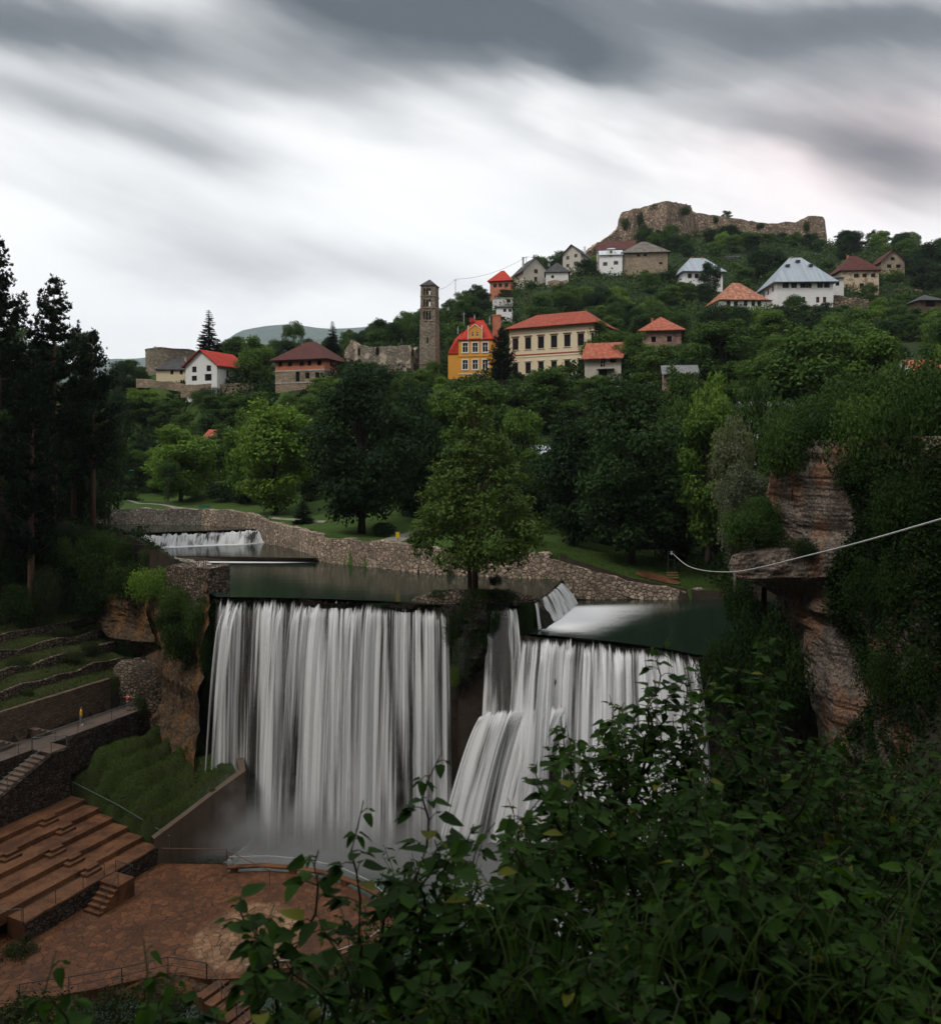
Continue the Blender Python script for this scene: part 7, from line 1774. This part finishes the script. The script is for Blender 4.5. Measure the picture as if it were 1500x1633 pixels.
# bare reddish earth in front of the zip-line stand
m = MB(); n = 18; m.face([(zp.x - 2.0 + 2.6 * math.cos(2 * math.pi * i / n), zp.y - 1.6 + 1.9 * math.sin(2 * math.pi * i / n), tz(zp.x - 2.0 + 2.6 * math.cos(2 * math.pi * i / n), zp.y - 1.6 + 1.9 * math.sin(2 * math.pi * i / n)) + .14) for i in range(n)]); tag(m.build('dirt', M['seat_stone']), 'bare reddish earth on the riverside lawn', kind='structure')

# ------------------------------------------------------------------ shrubs and creepers on the cliffs
def shrub(px, py, D, w, h, label, mat='ivy', key='scrub', name='shrub', cat='shrub', group=None):
    "centre seen at (px, py); w, h in metres"
    c = P(px, py, D); pr = PROTO[key]; return plant(key, (c.x, c.y, c.z - h * .5), h, w, label, cat, group, mat, name)
RS = 'shrubs crowning the right-hand rock'
for i, (px, py, D, w, h, mt, lb) in enumerate([
        (1262, 705, 61, 5.6, 4.6, 'leaf_mid', 'shrub at the left tip of the rock crown'), (1330, 700, 59, 6.5, 5.2, 'ivy', 'dark shrub on the rock crown above the rust streak'), (1400, 690, 56, 7, 6, 'leaf_mid', 'large shrub in the middle of the rock crown'), (1470, 680, 52, 7, 6.5, 'ivy', 'large dark shrub on the right end of the rock crown'),
        (1300, 670, 66, 6.5, 4.5, 'leaf_mid', 'fresh shrub behind the left tip of the rock crown'), (1380, 645, 66, 8, 6, 'leaf_mid', 'tall fresh shrub behind the rock crown'), (1480, 630, 62, 8, 7, 'leaf_mid', 'tallest shrub on the rock crown at the right border'), (1240, 724, 62, 2.8, 2.0, 'leaf_mid', 'tuft hanging over the top of the rust streak'), (1420, 750, 53, 5, 3, 'ivy', 'creeper hanging under the rock crown'), (1370, 750, 56, 4, 2.4, 'ivy', 'creeper fringe above the dark rock face')]):
    shrub(px, py, D, w, h, lb, mt, group=RS)
LS = 'shrubs on the ledge of the right-hand rock'
for px, py, D, w, h, mt, lb in [(1190, 840, 61.5, 4.2, 3.0, 'leaf_mid', 'flat-topped shrub at the tip of the rock ledge'), (1228, 852, 61.5, 3.4, 2.8, 'ivy', 'dark shrub in the middle of the rock ledge'), (1282, 872, 58.6, 2.4, 1.5, 'ivy', 'small shrub at the root of the rock ledge'), (1215, 812, 63, 3.6, 2.2, 'leaf_mid', 'upper shrub above the ledge shrubs'),
                                (1205, 1010, 63, 5.4, 5.6, 'ivy', 'big dark shrub under the ledge by the side pool'), (1150, 1060, 65, 4.4, 4.6, 'ivy', 'dark shrub at the right end of the wide fall'), (1240, 1075, 60, 5, 6, 'ivy', 'dark shrub at the foot of the rock face'), (1180, 955, 66, 3.6, 3.4, 'ivy', 'dark shrub just below the ledge tip')]:
    shrub(px, py, D, w, h, lb, mt, group=LS)
IV = 'ivy curtains on the dark rock face at the right'
k = 0
for py in (790, 930, 1080):
    for px, D in ((1392, 54), (1440, 51), (1490, 48)):
        k += 1; jx, jy = random.uniform(-14, 14), random.uniform(-16, 16)
        if (px == 1392 and py < 820): continue
        shrub(px + jx, py + jy, D, 3.6, 3.8, f"ivy curtain on the shaded rock face, {['column beside the bare rock', 'middle column', 'column at the right border'][(1392, 1440, 1490).index(px)]}, {['topmost', 'middle', 'lowest'][(790, 930, 1080).index(py)]} patch", 'ivy', key='scrub', name='ivy', cat='ivy', group=IV)
IL = 'creepers on the cliff under the islet tree'
for px, py, D, w, h, mt, lb in [(720, 1000, 75.2, 2.0, 3.6, 'ivy', 'creeper beside the right edge of the broad left fall'), (745, 975, 75, 2.4, 2.6, 'ivy', 'creeper directly under the islet tree'), (760, 1020, 74.6, 2.2, 3.8, 'ivy', 'long dark creeper in the middle of the islet cliff'), (738, 1045, 74.2, 2.0, 3.8, 'leaf_grey', 'pale hanging creeper over the dark hollow'),
                                (725, 1075, 74.2, 1.2, 2.0, 'leaf_island', 'tip of the pale creeper by the left fall'), (785, 990, 75, 1.6, 3.0, 'ivy', 'creeper at the left edge of the narrow middle fall'), (838, 985, 75.4, 1.9, 3.2, 'ivy', 'round mossy shrub between the middle fall and the side cascade'), (700, 948, 77.5, 2.6, .9, 'ivy', 'low plants at the left tip of the islet'), (800, 948, 77, 3.4, 1.2, 'ivy', 'low plants on the right of the islet'), (762, 948, 77, 2.4, 1.4, 'leaf_island', 'plants around the foot of the islet tree'), (790, 925, 78, 1.6, 1.0, 'ivy', 'small bush behind the islet tree')]:
    shrub(px, py, D, w, h, lb, mt, group=IL)
for px, py, w, h, lb in [(998, 356, 5, 6, 'ivy patch at the left corner of the fortress'), (1021, 349, 4, 7, 'tall ivy strip on the fortress bastion'), (1046, 331, 8, 2.5, 'ivy hanging from the bastion top'), (1092, 335, 6, 4, 'ivy at the right edge of the bastion top'), (1140, 349, 4, 3, 'ivy tuft on the long fortress wall near the bastion'), (1212, 360, 5, 3, 'ivy tuft in the middle of the long fortress wall'), (1285, 360, 3.5, 6, 'ivy strip on the right end block of the fortress')]:
    shrub(px, py, 377 if px < 1100 else 397, w, h, lb, 'ivy', name='ivy', cat='ivy', group='ivy patches on the fortress')
for px, py, D, w, h, mt, lb in [(690, 1120, 76, 1.0, 5.0, 'ivy', 'moss streak on the wet rock at the right side of the left fall')]:
    shrub(px, py, D, w, h, lb, mt, group=IL)
CL = 'shrubs on the left cliff'
for px, py, D, w, h, mt, lb in [(245, 930, 86, 5.6, 3.6, 'leaf_bright', 'bright green shrub spilling over beside the drystone block'), (282, 955, 84, 4.0, 3.2, 'leaf_mid', 'shrub in front of the foot of the drystone block'), (318, 985, 81.5, 3.8, 4.4, 'leaf_mid', 'shrub hanging beside the left edge of the falls'), (330, 1030, 80.5, 2.2, 4.6, 'ivy', 'dark creeper against the left edge of the falls'),
                                (290, 1020, 82.5, 4.6, 4.4, 'ivy', 'dark shrub on the cliff below the drystone block'), (205, 925, 92, 5, 4.4, 'ivy', 'dark shrub left of the bright one'), (160, 905, 97, 6, 5, 'leaf_mid', 'shrub on the bank at the head of the cliff'), (268, 985, 84.5, 3.4, 3, 'ivy', 'dark shrub between bare cliff and drystone block'), (335, 1100, 80.5, 1.6, 5.6, 'ivy', 'thin moss and fern strip along the left fall'), (320, 1230, 80, 1.6, 5, 'ivy', 'fern strip near the foot of the cliff'),
                                (222, 872, 104, 5, 3, 'ivy', 'dark shrub on the bank beside the far pool'), (246, 886, 98, 4, 2.4, 'leaf_mid', 'low shrub on the bank by the low concrete sill'), (338, 628, 198.5, 7, 3.6, 'leaf_dark', 'shrub hiding the foot of the white gabled house'), (318, 632, 198, 5, 3, 'leaf_mid', 'shrub below the garden wall of the white gabled house'),
                                (190, 880, 100, 4, 4, 'leaf_mid', 'shrub at the corner of the pool rail'), (110, 900, 97, 6, 5, 'ivy', 'dark shrub above the topmost terrace'), (60, 905, 96, 6, 6, 'ivy', 'dark shrub above the terrace, second from the border'), (10, 900, 94, 6, 6, 'ivy', 'dark shrub above the terrace at the left border'), (75, 940, 92, 3.4, 6, 'scrub', 'columnar dark bush standing on the topmost terrace'), (140, 950, 95, 5, 4.5, 'ivy', 'dark shrub left of the bare rock patch'), (30, 960, 91, 5, 4.5, 'ivy', 'dark shrub on the topmost terrace near the border')]:
    shrub(px, py, D, w, h, lb, mt, group=CL)
TB = 'low bushes on the garden terraces'
for px, py, D, w, h, lb in [(100, 1008, 92, 2.4, 1.3, 'low bush on the uppermost garden wall'), (145, 1032, 91, 2.4, 1.3, 'low bush beside the bare rock patch'), (30, 1060, 84, 2.6, 1.6, 'dark bush on the terrace at the left'), (135, 1086, 86, 1.8, .8, 'small bush above the back wall'), (45, 1103, 80, 1.4, .7, 'small bush above the back wall near the border'), (120, 1045, 88, 2.6, 1.0, 'low bush between the garden walls'), (225, 1120, 85, 1.5, 2.2, 'creeper on the rounded buttress')]:
    shrub(px, py, D, w, h, lb, 'scrub', group=TB)
for px, py, D, w, h, lb in [(40, 1640, 50, 7, 3.4, 'dark shrub below the near left edge of the stage'), (180, 1625, 50, 6, 2.8, 'dark shrub below the near railing of the stage'), (270, 1615, 50.5, 4, 2.4, 'dark shrub left of the lower stairs'), (30, 1520, 58, 3, 1.6, 'dark plants at the foot of the lowest tier'), (470, 1640, 50, 6, 3, 'shrub below the near bench')]:
    shrub(px, py, D, w, h, lb, 'scrub', group='shrubs below the stage')
for i, px in enumerate((15, 50, 85, 122, 158, 30, 75, 112)):
    py = (835, 842, 850, 856, 868)[i] if i < 5 else 878; D = 98.5 - i * .2 if i < 5 else 96
    shrub(px, py, D, 4.6, 3.6, f"dark shrub along the left bank edge, {['first', 'second', 'third', 'fourth', 'fifth'][i]} from the border" if i < 5 else f"dark lower shrub on the left bank, {['first', 'second', 'third'][i - 5]} from the border", ['ivy', 'leaf_mid', 'ivy'][i % 3], group='shrubs along the left bank edge')
# rock patches showing on the left cliff
rock_sheet('rock_face', [[P(150, 950, 97), P(190, 945, 95.5), P(232, 960, 93)], [P(152, 985, 96), P(200, 985, 94), P(240, 990, 91)], [P(175, 1015, 94), P(205, 1022, 92), P(246, 1025, 89)]], M['rock_brown'], 'bare reddish-brown rock patch above the garden terraces', .5, .7, sub=3, seed=17)

# ------------------------------------------------------------------ near bushes in front of the camera
def near_proto(key, h, r, nstem, seed, mat, leafL=.075, per=26):
    g = np.random.default_rng(seed); m = MB(); LP = []; LD = []; LN = []; LL = []
    for s_ in range(nstem):
        az = g.uniform(0, 6.283); R_ = r * g.uniform(.25, 1.0); H_ = h * g.uniform(.6, 1.0); n = 9; bend = g.uniform(.6, 1.2)
        pts = [np.array([math.cos(az) * (R_ * (i / n) ** (1 + bend * .5)) + .03 * math.sin(i * 1.3 + s_), math.sin(az) * (R_ * (i / n) ** (1 + bend * .5)) + .03 * math.cos(i * 1.7 + s_), H_ * (i / n) ** .9]) for i in range(n + 1)]
        m.tube(pts, [.010 * (1 - .75 * i / n) for i in range(n + 1)], 5)
        q = np.array(pts)
        for j in range(per):
            f = .12 + .88 * (j / per) + g.uniform(-.02, .02); f = min(.995, f); i = int(f * n); p = q[i] + (q[i + 1] - q[i]) * (f * n - i); ax = q[i + 1] - q[i]; ax /= np.linalg.norm(ax)
            # side twig with 2-4 leaves
            ta = j * 2.4 + g.uniform(-.4, .4); sd = np.array([math.cos(ta), math.sin(ta), g.uniform(-.05, .5)]); sd /= np.linalg.norm(sd); tl = g.uniform(.05, .22) * (1.25 - f)* (h ** .5)
            tw = p + sd * tl + np.array([0, 0, -.15 * tl])
            m.tube([p, (p + tw) / 2 + np.array([0, 0, .01]), tw], [.0032, .0024, .0014], 4, cap=False)
            for l in range(g.integers(2, 5)):
                o_ = p + (tw - p) * g.uniform(.3, 1.0); la = ta + g.uniform(-1.3, 1.3); d = np.array([math.cos(la), math.sin(la), g.uniform(-.55, .25)]); d /= np.linalg.norm(d)
                LP.append(o_); LD.append(d); nn = np.array([g.normal(0, .35), g.normal(0, .35), 1.0]); nn -= d * nn.dot(d); LN.append(nn / np.linalg.norm(nn)); LL.append(leafL * g.choice([.45, .7, .9, 1.1, 1.45]) * g.uniform(.85, 1.15))
    root = bpy.data.objects.new('shrub', None); COL.objects.link(root)
    m.build('stems', M['stem_green'], root, smooth=True)
    leaf_mesh(LP, LD, LN, LL, mat, root, g)
    PROTO[key] = dict(root=root, h=h, r=r, used=False)
def leaf_mesh(LP, LD, LN, LL, mat, root, g, wid=.30, name='foliage'):
    LP, LD, LN, LL = map(np.array, (LP, LD, LN, LL)); S = np.cross(LD, LN); n = len(LP); curl = g.uniform(.02, .28, n)
    shp = [(0, 0, 0), (.22, 1.0, .10), (.52, .92, .07), (1.0, 0, -.0), (.52, -.92, .07), (.22, -1.0, .10), (.25, 0, 0), (.58, 0, 0), (.80, .48, .02), (.80, -.48, .02)]
    V = np.zeros((n, 10, 3))
    for i, (a, s, u) in enumerate(shp):
        V[:, i] = LP + LD * (LL * (a + .12))[:, None] + S * (LL * s * wid)[:, None] + LN * (LL * (u - curl * a * a * .9))[:, None]
    T_ = np.array([(0, 6, 1), (0, 5, 6), (1, 6, 7), (1, 7, 2), (6, 5, 4), (6, 4, 7), (2, 7, 8), (8, 7, 3), (7, 4, 9), (7, 9, 3)])
    Fq = (T_[None] + (np.arange(n) * 10)[:, None, None]).reshape(-1, 3)
    return np_mesh(name, V.reshape(-1, 3), Fq, M[mat], root, True)
near_proto('near_a', 1.5, .62, 11, 71, 'near_leaf', .062, 26)
near_proto('near_b', 1.9, .75, 12, 72, 'near_leaf', .056, 30)
near_proto('near_c', 1.2, .55, 10, 73, 'near_leaf', .070, 22)
near_proto('near_d', 1.0, .34, 3, 74, 'near_leaf', .072, 16)
near_proto('near_e', .7, .40, 8, 75, 'near_leaf', .060, 14)
OUT = [(380, 1680), (440, 1640), (500, 1590), (545, 1500), (590, 1400), (640, 1350), (700, 1322), (780, 1310), (830, 1265), (870, 1210), (920, 1150), (970, 1105), (1050, 1080), (1150, 1060), (1250, 1075), (1350, 1120), (1450, 1160), (1600, 1180), (1800, 1190)]
def outl(px): return float(np.interp(px, [o_[0] for o_ in OUT], [o_[1] for o_ in OUT]))
def near(key, px, pyt, D, label, w=None, mat=None, group='leafy bushes right in front of the viewpoint', name='leafy_bush', zb=None):
    x = (px - 750) * D / F; top = CZ + (H0 - pyt) * D / F; pr = PROTO[key]; h = pr['h']
    sc = random.uniform(.9, 1.12); b = top - h * sc
    o = plant(key, (x, D, b), h * sc, pr['r'] * 2 * sc * (w or 1), label, 'bush', group, None, name); return o
g = random.Random(81); rowsn = [(6.0, 10, 130), (5.1, 45, 125), (4.4, 105, 125), (3.8, 175, 130), (3.3, 255, 140), (2.9, 350, 150)]
cnt_ = {}
descr = ['farthest row', 'second row', 'third row', 'fourth row', 'fifth row', 'nearest row']
for r_i, (D, dy, stp) in enumerate(rowsn):
    px = 605 + r_i * 8
    while px < 1640:
        p = px + g.uniform(-25, 25); pt = outl(p) + dy + g.uniform(-22, 40)
        if pt < 1680 and not (p < 640 and pt < 1350):
            where = 'below the broad left fall' if p < 780 else 'in front of the wide right fall' if p < 1000 else 'below the right-hand rock' if p < 1300 else 'at the right border'
            cnt_[where, r_i] = cnt_.get((where, r_i), 0) + 1
            near(g.choice(['near_a', 'near_b', 'near_c', 'near_a']), p, pt, D * g.uniform(.95, 1.05), f"leafy bush {where}, {descr[r_i]}, {['first', 'second', 'third', 'fourth', 'fifth'][cnt_[where, r_i] - 1]} from the left", w=1.0 if p > 700 else .7)
        px += stp * (1.0 if px > 640 else .8)
# small bushes low in the picture
for px, pyt, D in [(590, 1500, 2.9), (740, 1470, 2.8), (900, 1490, 2.7), (1080, 1500, 2.6)]:
    wh_ = {590: 'below the near bench', 740: 'below the foot of the middle fall', 900: 'below the wide fall, left one', 1080: 'below the wide fall, right one'}[px]
    near('near_e', px, pyt, D, f'small low bush in the foreground {wh_}', mat=None, group='small light bushes in the foreground', name='low_bush')
# long sprays reaching over the falls
for px, pyt, D, lb in [(660, 1175, 3.4, 'leafy spray reaching up before the right edge of the left fall'), (575, 1262, 3.3, 'leafy spray reaching left over the plunge pool'), (780, 1232, 3.2, 'upright leafy shoot before the foot of the middle fall'), (905, 1120, 4.2, 'leafy spray reaching over the wide fall'), (1030, 985, 5.2, 'highest leafy spray before the wide fall'), (460, 1268, 3.4, 'farthest left leaf spray over the plunge pool'),
                       (700, 1262, 3.2, 'five-leaved shoot beside the leafy spray'), (860, 1190, 3.8, 'leafy shoot before the dark gap of the wide fall'), (1190, 975, 5.4, 'leafy spray in front of the side pool')]:
    near('near_d', px, pyt, D, lb, group='leafy shoots standing out of the foreground bushes', name='leafy_shoot')
# sparse stems over the stage
for px, pyt, D, lb in [(15, 1560, 2.3, 'dark leafy stem at the bottom left corner'), (130, 1430, 2.1, 'dark large-leaved stem before the tiers'), (60, 1500, 2.4, 'dark leafy stem left of the large-leaved one'), (275, 1465, 2.6, 'thin leafy stem over the paved stage'), (390, 1425, 2.4, 'tall thin stem crossing the pale middle of the stage'), (200, 1520, 2.2, 'dark leafy stem above the near railing'), (470, 1560, 2.4, 'short leafy stem under the near bench'), (330, 1560, 2.2, 'leafy stem beside the lower stairs')]:
    o = near('near_d', px, pyt, D, lb, group='sparse stems over the stage', name='plant_stem', w=.8)
# grass arching in the lower right
gg = np.random.default_rng(91); LPn = []
for _ in range(120):
    px = gg.uniform(760, 1520); D = gg.uniform(2.2, 3.2); py = gg.uniform(1500, 1680); LPn.append(tuple(P(px, py, D)))
def arcs(Pn, L, mat, label):
    V = []; n = 7
    for p in Pn:
        az = gg.uniform(0, 6.283); ln = L * gg.uniform(.5, 1.2); sd = np.array([-math.sin(az), math.cos(az), 0]) * .0035
        for i in range(n):
            t = i / (n - 1); c = np.array(p) + np.array([math.cos(az) * ln * .6 * t ** 1.4, math.sin(az) * ln * .6 * t ** 1.4, ln * (t - .55 * t ** 2.4)]); w_ = (1 - t) ** .6 + .05
            V += [c - sd * w_, c + sd * w_]
    V = np.array(V); N = len(Pn); Fq = []
    for k in range(N):
        for i in range(n - 1): a = (k * n + i) * 2; Fq.append((a, a + 1, a + 3, a + 2))
    tag(np_mesh('grass', V, np.array(Fq), M[mat], None, True), label, kind='stuff')
arcs(LPn, .42, 'grass_blade', 'long arching grass in the lower right foreground')

# hide prototypes that were never used
for k_, pr in PROTO.items():
    if not pr['used']:
        for ch in list(pr['root'].children): bpy.data.objects.remove(ch)
        bpy.data.objects.remove(pr['root'])

# ------------------------------------------------------------------ the air: pale haze round the whole valley
bm = bmesh.new(); bmesh.ops.create_cube(bm, size=1)
me = bpy.data.meshes.new('haze'); bm.to_mesh(me); bm.free()
hz = bpy.data.objects.new('haze', me); COL.objects.link(hz)
hz.location = (0, 3600, 560); hz.scale = (15000, 8200, 1182)
hm_, T = new_mat('haze_air')
vol = T.n('VolumePrincipled', {'Color': (.68, .80, .90, 1), 'Density': .00008, 'Anisotropy': 0.0}); out = T.n('OutputMaterial'); T.nt.links.new(vol.outputs[0], out.inputs[1])
me.materials.append(hm_); tag(hz, 'thin blue air haze between the town and the far hills', kind='stuff')
